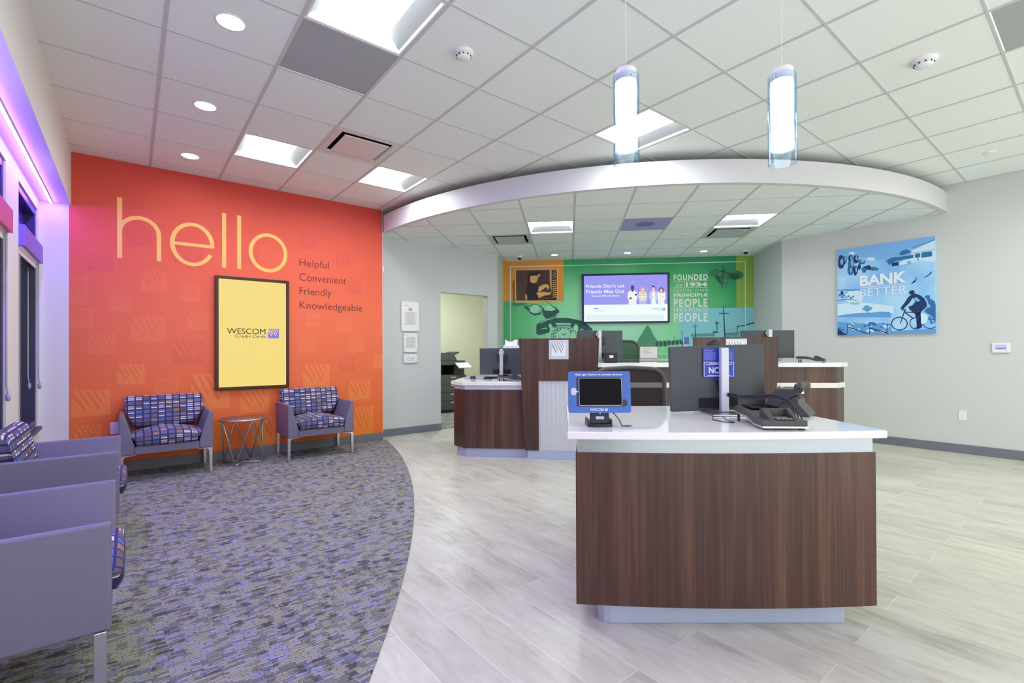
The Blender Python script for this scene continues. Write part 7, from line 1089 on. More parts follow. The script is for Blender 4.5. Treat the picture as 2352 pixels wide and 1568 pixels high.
# landscape screen over the mural
t = thing('wall_screen', 'wide screen showing four friends on violet, hung on the green mural', 'screen', (G1.x, G1.y, 0), gang)
x0, x1, z0, z1 = 1.391, 2.881, 1.680, 2.538
bl, br, bb_, bt = 0.034, 0.036, 0.028, 0.032
bm = NB()
box(bm, x0, x1, -0.075, -0.010, z0, z0 + bb_); box(bm, x0, x1, -0.075, -0.010, z1 - bt, z1)
box(bm, x0, x0 + bl, -0.075, -0.010, z0 + bb_, z1 - bt); box(bm, x1 - br, x1, -0.075, -0.010, z0 + bb_, z1 - bt)
obj('frame', bm, M_TVFRAMEB, t, 0.004)
bm = NB(); box(bm, x0 + bl, x1 - br, -0.066, -0.010, z0 + bb_, z1 - bt); pic = obj('display', bm, TVM['tv_bg'], t)
sx0, sz0 = x0 + bl, z0 + bb_
art('picture', [(k, l, [(p[0], max(0.0, p[1])) for p in q]) for k, l, q in ART_TV], TVM, pic, sx0, sz0, -0.0662, 0.0004)
ys = -0.0685
for s_, xa, xb, za, zb_, of in (("Friends Don't Let", 0.036, 0.696, 0.588, 0.648, 0.012), ('Friends Miss Out', 0.041, 0.692, 0.492, 0.552, 0.012), ('Earn up to $200 with referrals', 0.133, 0.600, 0.424, 0.460, 0.02)):
    bm = NB(); text_into(bm, s_, sx0 + xa, sx0 + xb, sz0 + za, sz0 + zb_, ys, 0.0003, offset=of)
    obj('headline', bm, TVM['tv_white'], pic, flip=False)
bm = NB()
text_into(bm, 'WESCOM', sx0 + 1.159, sx0 + 1.318, sz0 + 0.198, sz0 + 0.226, ys, 0.0003, mi=0)
text_into(bm, 'Financial', sx0 + 1.233, sx0 + 1.316, sz0 + 0.181, sz0 + 0.195, ys, 0.0003, mi=0)
logo(bm, sx0 + 1.331, sz0 + 0.183, 0.047, 0.043, ys, 1, 2, 0.0003)
obj('wordmark', bm, [TVM['tv_ink'], TVM['tv_ink'], TVM['tv_white']], pic, flip=False)

# ================================================================== seating
def cushion(name, loop, hw, parent, crown=0.012, drop=0.0):
    """upholstered pad: closed (y,z) loop carried across the width, ends rounded over"""
    bm = NB()
    lay = bm.loops.layers.uv.new('UVMap')
    n = len(loop)
    cy_, cz_ = sum(p[0] for p in loop) / n, sum(p[1] for p in loop) / n
    arc = [0.0]
    for i in range(n):
        a, b = loop[i], loop[(i + 1) % n]
        arc.append(arc[-1] + sqrt((a[0] - b[0]) ** 2 + (a[1] - b[1]) ** 2))
    stations = [(-1.0, 0.84), (-0.985, 0.93), (-0.95, 0.985), (-0.9, 1.0), (-0.7, 1.0), (-0.5, 1.0), (-0.25, 1.0), (0, 1.0), (0.25, 1.0), (0.5, 1.0), (0.7, 1.0), (0.9, 1.0), (0.95, 0.985), (0.985, 0.93), (1.0, 0.84)]
    rings = []
    for t_, s in stations:
        ring = []
        bul = 1 + crown * (1 - t_ * t_)
        for (y, z) in loop:
            yy, zz = cy_ + (y - cy_) * s * bul, cz_ + (z - cz_) * s - drop * t_ * t_ * max(0.0, (z - cz_) * s / 0.07)
            ring.append(bm.verts.new((t_ * hw(z), yy, zz)))
        rings.append(ring)
    for A, B in zip(rings, rings[1:]):
        for k in range(n):
            k2 = (k + 1) % n
            f = bm.faces.new((A[k], A[k2], B[k2], B[k]))
            f.smooth = True
            for lp, vv in zip(f.loops, (arc[k], arc[k + 1], arc[k + 1], arc[k])):
                lp[lay].uv = (lp.vert.co.x + 2.0, vv + 1.0)
    for ring in (rings[0], rings[-1]):
        f = bm.faces.new(ring)
        for lp in f.loops:
            lp[lay].uv = (lp.vert.co.y + 2.5, lp.vert.co.z + 1.5)
    return obj(name, bm, M_FABRIC, parent)

def rounded(cy_, cz_, hy, hz, r, n=6, lean=0.0):
    pts = []
    for sy, sz, a in ((1, -1, -90), (1, 1, 0), (-1, 1, 90), (-1, -1, 180)):
        for i in range(n + 1):
            th = radians(a + 90 * i / n)
            pts.append((cy_ + sy * (hy - r) + r * cos(th), cz_ + sz * (hz - r) + r * sin(th)))
    c, s = cos(lean), sin(lean)
    return [(cy_ + (y - cy_) * c + (z - cz_) * s, cz_ - (y - cy_) * s + (z - cz_) * c) for y, z in pts]

def densify(loop, step=0.03):
    out = []
    for i in range(len(loop)):
        a, b = loop[i], loop[(i + 1) % len(loop)]
        d = sqrt((a[0] - b[0]) ** 2 + (a[1] - b[1]) ** 2)
        m = max(1, int(d / step))
        for k in range(m):
            out.append((a[0] + (b[0] - a[0]) * k / m, a[1] + (b[1] - a[1]) * k / m))
    return out

def make_loveseat(label):
    t = thing('loveseat', label, 'loveseat', group='waiting area loveseats')
    bm = NB(); box(bm, -0.25, 0.25, -0.272, 0.262, 0.25, 0.322); obj('seat_base', bm, M_VINYL, t, 0.006)
    for s in (-1, 1):
        bm = NB()
        plate(bm, [(s * 0.250, 0.25), (s * 0.363, 0.25), (s * 0.363, 0.612), (s * 0.331, 0.612), (s * 0.250, 0.335)], 0.272, -0.275)
        obj('armrest', bm, M_VINYL, t, 0.010, 3)
    cushion('seat_cushion', densify(rounded(-0.055, 0.392, 0.252, 0.072, 0.055)), lambda z: 0.238 + max(0, min(1, (z - 0.32) / 0.15)) * 0.040, t, drop=0.05)
    cushion('back_cushion', densify(rounded(0.200, 0.604, 0.048, 0.156, 0.042, lean=0.22)), lambda z: 0.255 + max(0, min(1, (z - 0.45) / 0.17)) * 0.070, t, 0.03)
    bm = NB(); box(bm, -0.285, 0.285, 0.236, 0.262, 0.47, 0.56); obj('back_rail', bm, M_VINYL, t, 0.004)
    for sx in (-1, 1):
        for sy in (-1, 1):
            bm = NB()
            plate(bm, [(sx * 0.362, 0.2495), (sx * 0.235, 0.2495), (sx * 0.238, 0.243), (sx * 0.318, 0.236), (sx * 0.331, 0.218), (sx * 0.336, 0.0), (sx * 0.361, 0.0)], sy * 0.245 + 0.017, sy * 0.245 - 0.017)
            obj('leg', bm, M_SILVER, t, 0.003)
    return t
seat1 = make_loveseat('patterned loveseat against the orange wall beside the outlet, left of the round table')
seat1.location = uv(5.877, 0.281, 0.006); seat1.rotation_euler = (0, 0, YAW)
for (u, v, rz, lb) in ((5.877, 1.703, YAW, 'patterned loveseat against the orange wall beneath the words, right of the round table'),
                       (2.483, -0.325, YAW + pi / 2, 'loveseat under the windows nearest the camera, armrests cut by the left edge'),
                       (3.985, -0.325, YAW + pi / 2, 'loveseat under the windows, second from the camera, patterned back cushion visible')):
    c = copy_tree(seat1)
    c.location = uv(u, v, 0.006); c.rotation_euler = (0, 0, rz); c['label'] = lb

# side table between the two loveseats
t = thing('side_table', 'round brown side table with zigzag silver rod legs between two loveseats', 'table', uv(5.885, 0.955, 0.006), YAW)
bm = NB(); lathe(bm, [(0, 0.468), (0.226, 0.468), (0.226, 0.482), (0, 0.482)], 48); obj('tabletop', bm, M_TABLE, t)
bm = NB(); lathe(bm, [(0.2262, 0.466), (0.236, 0.468), (0.237, 0.476), (0.235, 0.4825), (0.2262, 0.4825), (0.2262, 0.466)], 48); obj('rim', bm, M_SILVER, t)
base, apex = [], []
for k in range(4):
    a = 0.245 + k * pi / 2 + pi / 4
    base.append((0.195 * cos(a), 0.195 * sin(a), 0.008)); apex.append((0.205 * cos(a + pi / 4), 0.205 * sin(a + pi / 4), 0.462))
for k in range(4):
    bm = NB()
    p, q, r = Vector(base[k]), Vector(apex[k]), Vector(base[(k + 1) % 4])
    tube(bm, [p, p + (q - p) * 0.97, q + Vector((0, 0, 0.001)), r + (q - r) * 0.97, r], 0.0065, 8)
    obj('leg', bm, M_SILVER, t)
bm = NB(); tube(bm, [base[0], base[2]], 0.0065, 8); tube(bm, [(base[1][0], base[1][1], 0.0085), (base[3][0], base[3][1], 0.0085)], 0.0065, 8); obj('foot_cross', bm, M_SILVER, t)

# mesh-backed office chairs
M_MESHT = mat('see-through chair mesh', rgb(40, 40, 42), 0.8, alpha=0.55)
def office_chair(label, loc, rot, seat_z, top_z, w):
    t = thing('office_chair', label, 'chair', loc, rot, 'mesh office chairs')
    hw = w / 2
    bz = seat_z + 0.10
    def outline(s, zb, zt, r):
        return [(-s, zb), (s, zb), (s, zt - r)] + [(s - r + r * cos(radians(a)), zt - r + r * sin(radians(a))) for a in (20, 45, 70, 90)] + [(0, zt + 0.008)] + [(-s + r + r * cos(radians(a)), zt - r + r * sin(radians(a))) for a in (90, 110, 135, 160)] + [(-s, zt - r)]
    bm = NB()
    o_ = outline(hw, bz, top_z, 0.09)
    tube(bm, [(p[0], 0.22 - 0.05 * (1 - (p[0] / hw) ** 2) * -0.6, p[1]) for p in o_], 0.016, 8, closed=True)
    obj('back_frame', bm, M_CHFRAME, t)
    bm = NB()
    i_ = outline(hw - 0.012, bz + 0.01, top_z - 0.012, 0.08)
    cv_ = [bm.verts.new((p[0], 0.22 + 0.03 * (1 - (p[0] / hw) ** 2), p[1])) for p in i_]
    bm.faces.new(cv_)
    o = obj('back_mesh', bm, M_MESHT, t)
    sl = o.modifiers.new('thickness', 'SOLIDIFY'); sl.thickness = 0.003
    bm = NB(); plate(bm, [(-hw + 0.02, bz + 0.10), (hw - 0.02, bz + 0.16), (hw - 0.02, bz + 0.10), (-hw + 0.02, bz + 0.02)], 0.262, 0.254); obj('lumbar_band', bm, M_BLACKP, t)
    bm = NB(); prism(bm, [(-0.24, -0.24), (0.24, -0.24), (0.25, -0.1), (0.24, 0.22), (-0.24, 0.22), (-0.25, -0.1)], seat_z - 0.06, seat_z + 0.01); obj('seat', bm, M_MESH, t, 0.025, 3)
    bm = NB(); tube(bm, [(0, 0.0, seat_z - 0.09), (0, 0.2, seat_z - 0.085), (0, 0.27, seat_z + 0.02), (0, 0.255, bz + 0.14)], [0.03, 0.03, 0.026, 0.02], 8); obj('back_support', bm, M_BLACKP, t)
    bm = NB(); lathe(bm, [(0, 0.09), (0.03, 0.09), (0.03, seat_z - 0.20), (0.022, seat_z - 0.20), (0.022, seat_z - 0.06), (0, seat_z - 0.06)], 20); obj('gas_column', bm, M_BLACKP, t)
    bm = NB()
    for k in range(5):
        a = 2 * pi * k / 5 + 0.3
        tube(bm, [(0.02 * cos(a), 0.02 * sin(a), 0.11), (0.29 * cos(a), 0.29 * sin(a), 0.075)], [0.026, 0.016], 8)
    obj('star_base', bm, M_BLACKP, t)
    for k in range(5):
        a = 2 * pi * k / 5 + 0.3
        bm = NB(); tube(bm, [(0.29 * cos(a) - 0.012 * sin(a), 0.29 * sin(a) + 0.012 * cos(a), 0.030), (0.29 * cos(a) + 0.012 * sin(a), 0.29 * sin(a) - 0.012 * cos(a), 0.030)], 0.029, 14); obj('caster', bm, M_BLACKP, t)
    return t
office_chair('black mesh office chair tucked behind the front desk', (0.84, 3.26, 0), -0.05, 0.47, 1.062, 0.495)
office_chair('tall black mesh chair behind the middle teller monitor', (1.38, 6.12, 0), -0.15, 0.72, 1.322, 0.49)

# ================================================================== teller line
GT = radians(5.2)
TO = Vector((-0.540, 5.445, 0))
def tl(x, y, z=0.0):
    return TO + Vector((cos(GT) * x + sin(GT) * y, -sin(GT) * x + cos(GT) * y, z))
t = thing('teller_counter', 'low walnut teller counter with chamfered end near the copy room opening', 'counter', TO, -GT)
def plan(d, x1, yb):
    """low counter outline pushed out by d, its end chamfered"""
    return [(-0.02 * 0 - d * 0.42, -d), (x1, -d), (x1, yb), (-0.158 - d, yb), (-0.158 - d, 0.166 - d * 0.42)]
bm = NB(); prism(bm, plan(0.0, 0.70, 0.72), 0.10, 0.763); obj('body', bm, M_WOOD, t, 0.002)
bm = NB(); prism(bm, plan(-0.004, 0.70, 0.71), 0.763, 0.811); obj('metal_band', bm, M_PALEBAND, t)
bm = NB(); prism(bm, plan(0.032, 0.70, 0.92), 0.811, 0.853); obj('worktop', bm, M_QUARTZ, t, 0.004)
bm = NB(); prism(bm, plan(-0.035, 0.70, 0.70), 0.0, 0.10); obj('toe_kick', bm, M_KICK, t)

def divider(x0, label):
    t = thing('teller_divider', label, 'divider', tl(x0, 0), -GT, 'tall dividers of the teller line')
    w = 0.88
    bm = NB()
    plate(bm, [(0.065, 0.10), (0.215, 0.10), (0.215, 0.868), (0.665, 0.868), (0.665, 0.10), (0.815, 0.10), (0.88, 1.335), (0.0, 1.335)], -0.036, -0.075)
    obj('board', bm, M_WOOD, t, 0.002)
    bm = NB(); box(bm, 0.2152, 0.6648, -0.056, -0.036, 0.10, 0.8678); obj('ribbed_infill', bm, M_RIB, t)
    bm = NB(); box(bm, 0.09, 0.79, -0.055, -0.036, 0.0, 0.10); obj('toe_kick', bm, M_KICK, t)
    s = obj('sign_plate', (lambda b: (box(b, 0.330, 0.546, -0.087, -0.0752, 1.104, 1.317), b)[1])(NB()), M_SILVERP, t, 0.002)
    bm = NB(); logo(bm, 0.363, 1.138, 0.150, 0.146, -0.0882, 0, 1, 0.001, 0.05); obj('striped_mark', bm, [M_STAIN, mat('sign slash grey', rgb(150, 160, 162), 0.4)], s, flip=False)
divider(0.625, 'tall walnut divider with full silver sign, between the low and high teller counters')
divider(2.50, 'tall walnut divider further along the tellers, sign half hidden by the desk monitor')

def high_counter(x0, x1, label, chamfer):
    t = thing('teller_counter', label, 'counter', tl(x0, 0), -GT)
    w = x1 - x0
    def pl(d, yb):
        if chamfer:
            return [(0, -d), (w + d * 0.42, -d), (w + 0.16 + d, 0.17 - d * 0.42), (w + 0.16 + d, yb), (0, yb)]
        return [(0, -d), (w, -d), (w, yb), (0, yb)]
    bm = NB(); prism(bm, pl(0.0, 0.45), 0.10, 1.014); obj('body', bm, M_WOOD, t, 0.002)
    bm = NB(); prism(bm, pl(0.010, 0.445), 0.792, 0.846); obj('pale_band', bm, mat('pale band laminate', rgb(228, 226, 216), 0.4), t)
    bm = NB(); prism(bm, pl(0.034, 0.50), 1.014, 1.061); obj('worktop', bm, M_QUARTZ, t, 0.004)
    bm = NB(); prism(bm, pl(-0.035, 0.40), 0.0, 0.10); obj('toe_kick', bm, M_KICK, t)
high_counter(1.40, 2.60, 'high walnut teller counter between the two tall dividers', False)
high_counter(3.28, 3.995, 'high walnut teller counter at the right end, chamfered toward the wall', True)

# standing-height counter along the mural
t = thing('back_counter', 'pale grey counter along the mural holding the framed notice', 'counter', (G1.x, G1.y, 0), gang)
bm = NB(); box(bm, 1.30, 3.60, -0.52, -0.010, 0.0, 1.03); obj('body', bm, mat('pale grey laminate', rgb(196, 200, 198), 0.4), t, 0.003)
bm = NB(); box(bm, 1.28, 3.62, -0.55, -0.009, 1.03, 1.066); obj('worktop', bm, mat('pale grey worktop', rgb(206, 208, 204), 0.25), t, 0.003)
t = thing('notice_stand', 'framed notice tilted on the pale counter before the mural', 'notice', (2.255, 7.93, 1.0665), gang)
bm = NB(); vs = plate(bm, [(-0.145, 0), (0.145, 0), (0.152, 0.205), (-0.138, 0.205)], 0.008, 0); xf(bm, vs, Matrix.Rotation(-0.16, 4, 'X')); obj('frame', bm, mat('tan photo frame', rgb(170, 150, 120), 0.5), t, 0.002)
bm = NB(); vs = plate(bm, [(-0.137, 0.01), (0.137, 0.01), (0.143, 0.195), (-0.131, 0.195)], -0.0005, -0.0015); xf(bm, vs, Matrix.Rotation(-0.16, 4, 'X')); obj('paper', bm, M_PAPER, t)
bm = NB()
for k in range(5):
    box(bm, -0.09, 0.05 - 0.02 * (k % 3), -0.0022, -0.0016, 0.165 - 0.022 * k, 0.169 - 0.022 * k)
xf(bm, bm.verts, Matrix.Rotation(-0.16, 4, 'X')); obj('small_print', bm, M_INK, t)
bm = NB(); plate(bm, [(-0.03, 0), (0.03, 0), (0.02, 0.17), (-0.02, 0.17)], 0.085, 0.080); xf(bm, bm.verts, Matrix.Translation((0, 0.03, 0)) @ Matrix.Rotation(0.22, 4, 'X')); obj('easel_back', bm, M_BLACKP, t)

# ------------------------------------------------------------------ monitors, seen from behind
def monitor(label, loc, rot, w, h, zb, tall, roll=0.0, group=None, px=0.0, base_y=-0.06, ring=True, mount=True):
    """zb: underside of the case above the surface; tall: pole height"""
    t = thing('computer_monitor', label, 'monitor', loc, rot, group)
    Rm = Matrix.Translation((0, 0, zb)) @ Matrix.Rotation(roll, 4, 'Y') @ Matrix.Translation((0, 0, -zb))
    bm = NB(); box(bm, -w / 2, w / 2, 0.058, 0.082, zb, zb + h); xf(bm, bm.verts, Rm); c = obj('case', bm, M_MON, t, 0.006)
    bm = NB(); box(bm, -w / 2 + 0.01, w / 2 - 0.01, 0.0821, 0.0832, zb + 0.02, zb + h - 0.01); xf(bm, bm.verts, Rm); obj('display', bm, M_SCREENOFF, t)
    bm = NB(); box(bm, -w * 0.2, w * 0.2, 0.050, 0.0578, zb + h * 0.05, zb + h * 0.20); xf(bm, bm.verts, Rm); k = obj('port_recess', bm, M_DARK, c)
    bm = NB()
    if mount:
        box(bm, -0.06, 0.06, 0.030, 0.0579, zb + h * 0.5, zb + h * 0.75); xf(bm, bm.verts, Rm); obj('mount', bm, M_BLACKP, c, 0.004)
    else:
        box(bm, px - 0.015, px + 0.015, 0.030, 0.0579, zb + h * 0.30, zb + h * 0.42); xf(bm, bm.verts, Rm); obj('mount', bm, M_BLACKP, c, 0.004)
    bm = NB(); box(bm, px - 0.021, px + 0.021, -0.004, 0.030, 0.010, tall); obj('stand_pole', bm, M_SILVERP, t, 0.006, 3)
    bm = NB(); box(bm, px - 0.105, px + 0.105, -0.10, 0.10, 0.0, 0.009); obj('stand_base', bm, M_SILVER, t, 0.004)
    if ring:
        bm = NB(); lathe(bm, [(0.024, -0.006), (0.033, -0.006), (0.033, 0.006), (0.024, 0.006), (0.024, -0.006)], 28, (0, 0, 0), M=Matrix.Translation((px, 0.036, tall - 0.045)) @ Matrix.Rotation(pi / 2, 4, 'X')); obj('cable_ring', bm, M_STAIN, t)
    return t
TG = 'teller monitors seen from behind'
monitor('dark monitor back on the low teller counter, standing nearest the copy room', (-0.13, 5.79, 0.853), -GT, 0.545, 0.322, 0.058, 0.37, group=TG)
monitor('dark monitor back rising behind the divider with the full silver sign', (1.045, 5.61, 1.061), 0.10, 0.545, 0.327, 0.047, 0.372, group=TG, px=-0.02)
monitor('dark monitor back rising behind the second divider, near the blue canvas', (2.905, 5.40, 1.061), -0.02, 0.60, 0.315, 0.045, 0.368, group=TG)

# small things on the low teller counter
def at_low(X, Y, z=0.853):
    return (X, Y, z)
bm = NB(); box(bm, -0.115, 0.115, -0.09, 0.09, 0, 0.003)
tag(obj('mouse_pad', bm, mat('blue pad', rgb(96, 116, 190), 0.8), None, loc=(-0.47, 6.05, 0.8532), rotz=-GT), 'thin blue mouse pad on the low teller counter', 'mouse pad')
bm = NB(); lathe(bm, [(0.034, 0), (0.036, 0.01), (0.030, 0.028), (0.016, 0.036), (0, 0.037)], 20); 
for v in bm.verts: v.co.y *= 1.6
tag(obj('computer_mouse', bm, M_BLACKP, None, loc=(-0.49, 6.02, 0.8565), rotz=0.3), 'black mouse on the blue pad', 'mouse')
t = thing('keyboard', 'black keyboard on the low teller counter in front of its monitor', 'keyboard', (-0.14, 6.02, 0.8532), -GT)
bm = NB(); box(bm, -0.21, 0.21, -0.07, 0.07, 0, 0.018); obj('case', bm, M_BLACKP, t, 0.004)
bm = NB()
for i in range(14):
    for j in range(5):
        box(bm, -0.2 + i * 0.0285, -0.2 + i * 0.0285 + 0.024, -0.062 + j * 0.025, -0.062 + j * 0.025 + 0.021, 0.018, 0.024)
obj('keys', bm, M_MESH, t)

M_TERM = mat('dark grey terminal plastic', rgb(70, 70, 68), 0.4)
def pin_terminal(label, loc, rot, sc=1.0):
    """payment terminal on a sloping stand: high at the back, keypad at the front"""
    t = thing('card_terminal', label, 'card terminal', loc, rot, 'card terminals')
    w = 0.086 * sc
    side = [(-0.135, 0.008), (-0.055, 0.009), (0.015, 0.030), (0.14, 0.036)]       # y, z of the silver edge
    bm = NB()
    lo = [(y * sc, z * sc) for y, z in side]
    def strip(bm, pts, up, x0, x1):
        for a, b in zip(pts, pts[1:]):
            vs = [bm.verts.new(p) for p in ((x0, a[0], a[1]), (x1, a[0], a[1]), (x1, b[0], b[1]), (x0, b[0], b[1]), (x0, a[0], a[1] + up), (x1, a[0], a[1] + up), (x1, b[0], b[1] + up), (x0, b[0], b[1] + up))]
            for f in ((3, 2, 1, 0), (4, 5, 6, 7), (0, 1, 5, 4), (1, 2, 6, 5), (2, 3, 7, 6), (3, 0, 4, 7)):
                bm.faces.new([vs[i] for i in f])
    strip(bm, lo, 0.007 * sc, -w, w); obj('silver_edge', bm, M_SILVER, t)
    bm = NB(); strip(bm, [(y + 0.003, z + 0.0072 * sc) for y, z in lo], 0.022 * sc, -w * 0.97, w * 0.97); obj('case', bm, M_TERM, t)
    bm = NB(); box(bm, -w * 0.35, w * 0.45, -0.130 * sc, -0.062 * sc, 0.0385 * sc, 0.0415 * sc); kp = obj('keypad', bm, M_BLACKP, t)
    bm = NB()
    for i in range(4):
        for j in range(4):
            box(bm, (-w * 0.30 + i * w * 0.18), (-w * 0.30 + i * w * 0.18 + w * 0.12), (-0.126 + j * 0.016) * sc, (-0.126 + j * 0.016 + 0.011) * sc, 0.0415 * sc, 0.0445 * sc)
    obj('keys', bm, mat('grey green keys', rgb(120, 140, 130), 0.4), kp)
    bm = NB()
    vs = [bm.verts.new(p) for p in ((-w * 0.7, 0.022 * sc, 0.0645 * sc), (w * 0.7, 0.022 * sc, 0.0645 * sc), (w * 0.7, 0.130 * sc, 0.0695 * sc), (-w * 0.7, 0.130 * sc, 0.0695 * sc))]
    bm.faces.new(vs); o = obj('display', bm, M_SCREENOFF, t); sd = o.modifiers.new('thickness', 'SOLIDIFY'); sd.thickness = 0.003
    bm = NB()
    for x0, x1 in ((-w * 0.62, -w * 0.38), (w * 0.48, w * 0.66)):
        vs = [bm.verts.new((x, y * sc, z * sc)) for x in (x0, x1) for y, z in ((-0.128, 0.036), (-0.045, 0.036), (-0.035, 0.074), (-0.055, 0.076))]
        for f in ((0, 1, 2, 3), (7, 6, 5, 4), (0, 4, 5, 1), (1, 5, 6, 2), (2, 6, 7, 3), (3, 7, 4, 0)):
            bm.faces.new([vs[i] for i in f])
    box(bm, -w * 0.62, w * 0.66, -0.045 * sc, -0.032 * sc, 0.040 * sc, 0.074 * sc)
    obj('keypad_shield', bm, M_TERM, t, 0.002)
    for sx in (-1, 1):
        bm = NB(); plate(bm, [(sx * w * 0.9 - 0.004, 0), (sx * w * 0.9 + 0.004, 0), (sx * w * 0.9 + 0.004, 0.034 * sc), (sx * w * 0.9 - 0.004, 0.034 * sc)], 0.12 * sc, 0.108 * sc); obj('rear_foot', bm, M_BLACKP, t)
        bm = NB(); box(bm, sx * w * 0.8 - 0.008, sx * w * 0.8 + 0.008, -0.128 * sc, -0.112 * sc, 0.0, 0.010 * sc); obj('front_foot', bm, M_BLACKP, t)
    return t
pin_terminal('card terminal at the front edge of the low teller counter', (-0.02, 5.575, 0.8532), 1.25, 0.95)
pin_terminal('card terminal on the high counter at the right end of the tellers', (3.26, 5.235, 1.0612), 0.9, 0.95)
t = thing('receipt_printer', 'small black receipt printer with white sticker under the middle teller monitor', 'printer', (1.11, 5.405, 1.0612), -GT)
bm = NB(); box(bm, -0.07, 0.07, -0.06, 0.08, 0, 0.115); obj('case', bm, M_BLACKP, t, 0.01, 3)
bm = NB(); box(bm, -0.022, 0.022, -0.061, -0.0602, 0.055, 0.085); obj('sticker', bm, M_PAPER, t)
t = thing('leaflet_stand', 'slim blue leaflet stand beside the second tall divider', 'leaflet stand', (1.965, 5.42, 1.0612), -0.1)
bm = NB(); box(bm, -0.032, 0.032, -0.004, 0.004, 0, 0.29); box(bm, -0.032, 0.032, -0.04, 0.04, 0, 0.004); obj('holder', bm, mat('pale tan acrylic', rgb(214, 206, 190), 0.3), t)
bm = NB(); box(bm, -0.028, 0.030, -0.006, -0.0042, 0.205, 0.288); box(bm, -0.028, 0.030, -0.006, -0.0042, 0.10, 0.20, 1); obj('leaflet', bm, [mat('leaflet blue', rgb(84, 118, 176), 0.5), mat('leaflet pink', rgb(226, 206, 222), 0.5)], t)
# storage cabinet behind the low counter with a box and a card holder on it
bm = NB(); box(bm, -0.16, 0.30, -0.2, 0.2, 0, 1.225)
tag(obj('storage_cabinet', bm, mat('grey cabinet', rgb(180, 172, 172), 0.5), None, 0.004, loc=(-0.02, 6.92, 0), rotz=-GT), 'grey storage cabinet hidden behind the low counter monitor', 'cabinet')
bm = NB(); box(bm, -0.095, 0.16, -0.12, 0.1, 0, 0.052)
tag(obj('paper_box', bm, mat('white lilac box', rgb(228, 224, 238), 0.5), None, 0.003, loc=(-0.02, 6.90, 1.2255), rotz=-GT), 'flat white box above the low counter monitor', 'box')
t = thing('card_holder', 'small holder of white cards on the flat white box', 'card holder', (-0.03, 6.86, 1.278), -GT)
bm = NB(); box(bm, -0.075, 0.11, -0.02, 0.03, 0, 0.012); obj('tray', bm, M_PAPER, t)
bm = NB(); vs = plate(bm, [(-0.07, 0.012), (0.105, 0.012), (0.11, 0.085), (0.06, 0.08), (0.03, 0.055), (-0.02, 0.06), (-0.07, 0.088)], 0.02, 0.012); obj('cards', bm, M_PAPER, t)

# ------------------------------------------------------------------ copier in the room behind the opening
t = thing('copier', 'large dark office copier seen through the opening in the grey wall', 'copier', uv(8.12, 4.97), YAW)
M_COP = mat('charcoal copier plastic', rgb(70, 72, 68), 0.5)
M_COP2 = mat('dark olive copier plastic', rgb(52, 53, 46), 0.5)
bm = NB(); box(bm, -0.30, 0.30, 0.0, 0.58, 0.05, 0.74); obj('body', bm, M_COP, t, 0.008)
bm = NB(); box(bm, -0.29, 0.29, 0.01, 0.57, 0.0, 0.05); obj('plinth', bm, M_DARK, t)
for k, (za, zb2) in enumerate(((0.08, 0.23), (0.24, 0.39), (0.40, 0.56), (0.57, 0.72))):
    bm = NB(); box(bm, -0.285, 0.285, -0.010, -0.0005, za, zb2); d_ = obj('paper_drawer', bm, M_COP, t, 0.004)
    bm = NB(); box(bm, -0.06, 0.06, -0.016, -0.0105, zb2 - 0.035, zb2 - 0.02); obj('handle', bm, M_SILVERP, d_)
bm = NB(); box(bm, -0.30, -0.26, 0.0, 0.56, 0.74, 0.93); box(bm, 0.06, 0.30, 0.06, 0.56, 0.74, 0.93); box(bm, -0.26, 0.06, 0.45, 0.56, 0.74, 0.93); obj('output_bay', bm, M_COP2, t, 0.005)
bm = NB(); box(bm, -0.30, 0.28, 0.0, 0.56, 0.93, 1.02); obj('scanner', bm, M_COP, t, 0.006)
bm = NB(); plate(bm, [(-0.30, 1.02), (0.12, 1.02), (0.05, 1.15), (-0.02, 1.175), (-0.30, 1.175)], 0.54, 0.04); obj('document_feeder', bm, M_COP, t, 0.008)
bm = NB(); vs = plate(bm, [(0.0, 1.10), (0.20, 1.165), (0.205, 1.18), (0.19, 1.195), (0.06, 1.16)], 0.5, 0.1); obj('feeder_tray', bm, M_COP2, t, 0.004)
bm = NB(); vs = box(bm, 0.03, 0.34, -0.19, 0.0, 0.0, 0.018); xf(bm, vs, Matrix.Translation((0, -0.005, 0.965)) @ Matrix.Rotation(0.55, 4, 'X')); obj('control_panel', bm, M_SILVERP, t, 0.004)
bm = NB(); vs = box(bm, 0.05, 0.32, -0.175, -0.02, 0.0181, 0.020); xf(bm, vs, Matrix.Translation((0, -0.005, 0.965)) @ Matrix.Rotation(0.55, 4, 'X')); obj('touch_screen', bm, glow('copier display glow', rgb(236, 240, 240), 0.9), t)

# ================================================================== front desk
t = thing('front_desk', 'walnut greeter desk with white quartz top in the foreground', 'desk', (0.9, 2.06, 0))
def bow(pts3, d=0.0, n=16):
    (xa, ya), (xm, ym), (xb, yb) = pts3
    out = []
    for i in range(n + 1):
        s = i / n
        q = (ya * (1 - s) * (1 - 2 * s) + 4 * ym * s * (1 - s) + yb * s * (2 * s - 1))
        out.append((xa + (xb - xa) * s - 0.9, q - d - 2.06))
    return out
def desk_plan(xl, xr, yl, ym, yr, back):
    return bow([(xl, yl), ((xl + xr) / 2, ym), (xr, yr)]) + [(back[1][0] - 0.9, back[1][1] - 2.06), (back[0][0] - 0.9, back[0][1] - 2.06)]
bm = NB(); prism(bm, desk_plan(0.272, 1.546, 2.070, 2.026, 2.046, ((0.415, 2.93), (1.45, 2.93))), 0.105, 0.756); obj('body', bm, M_WOOD, t, 0.002)
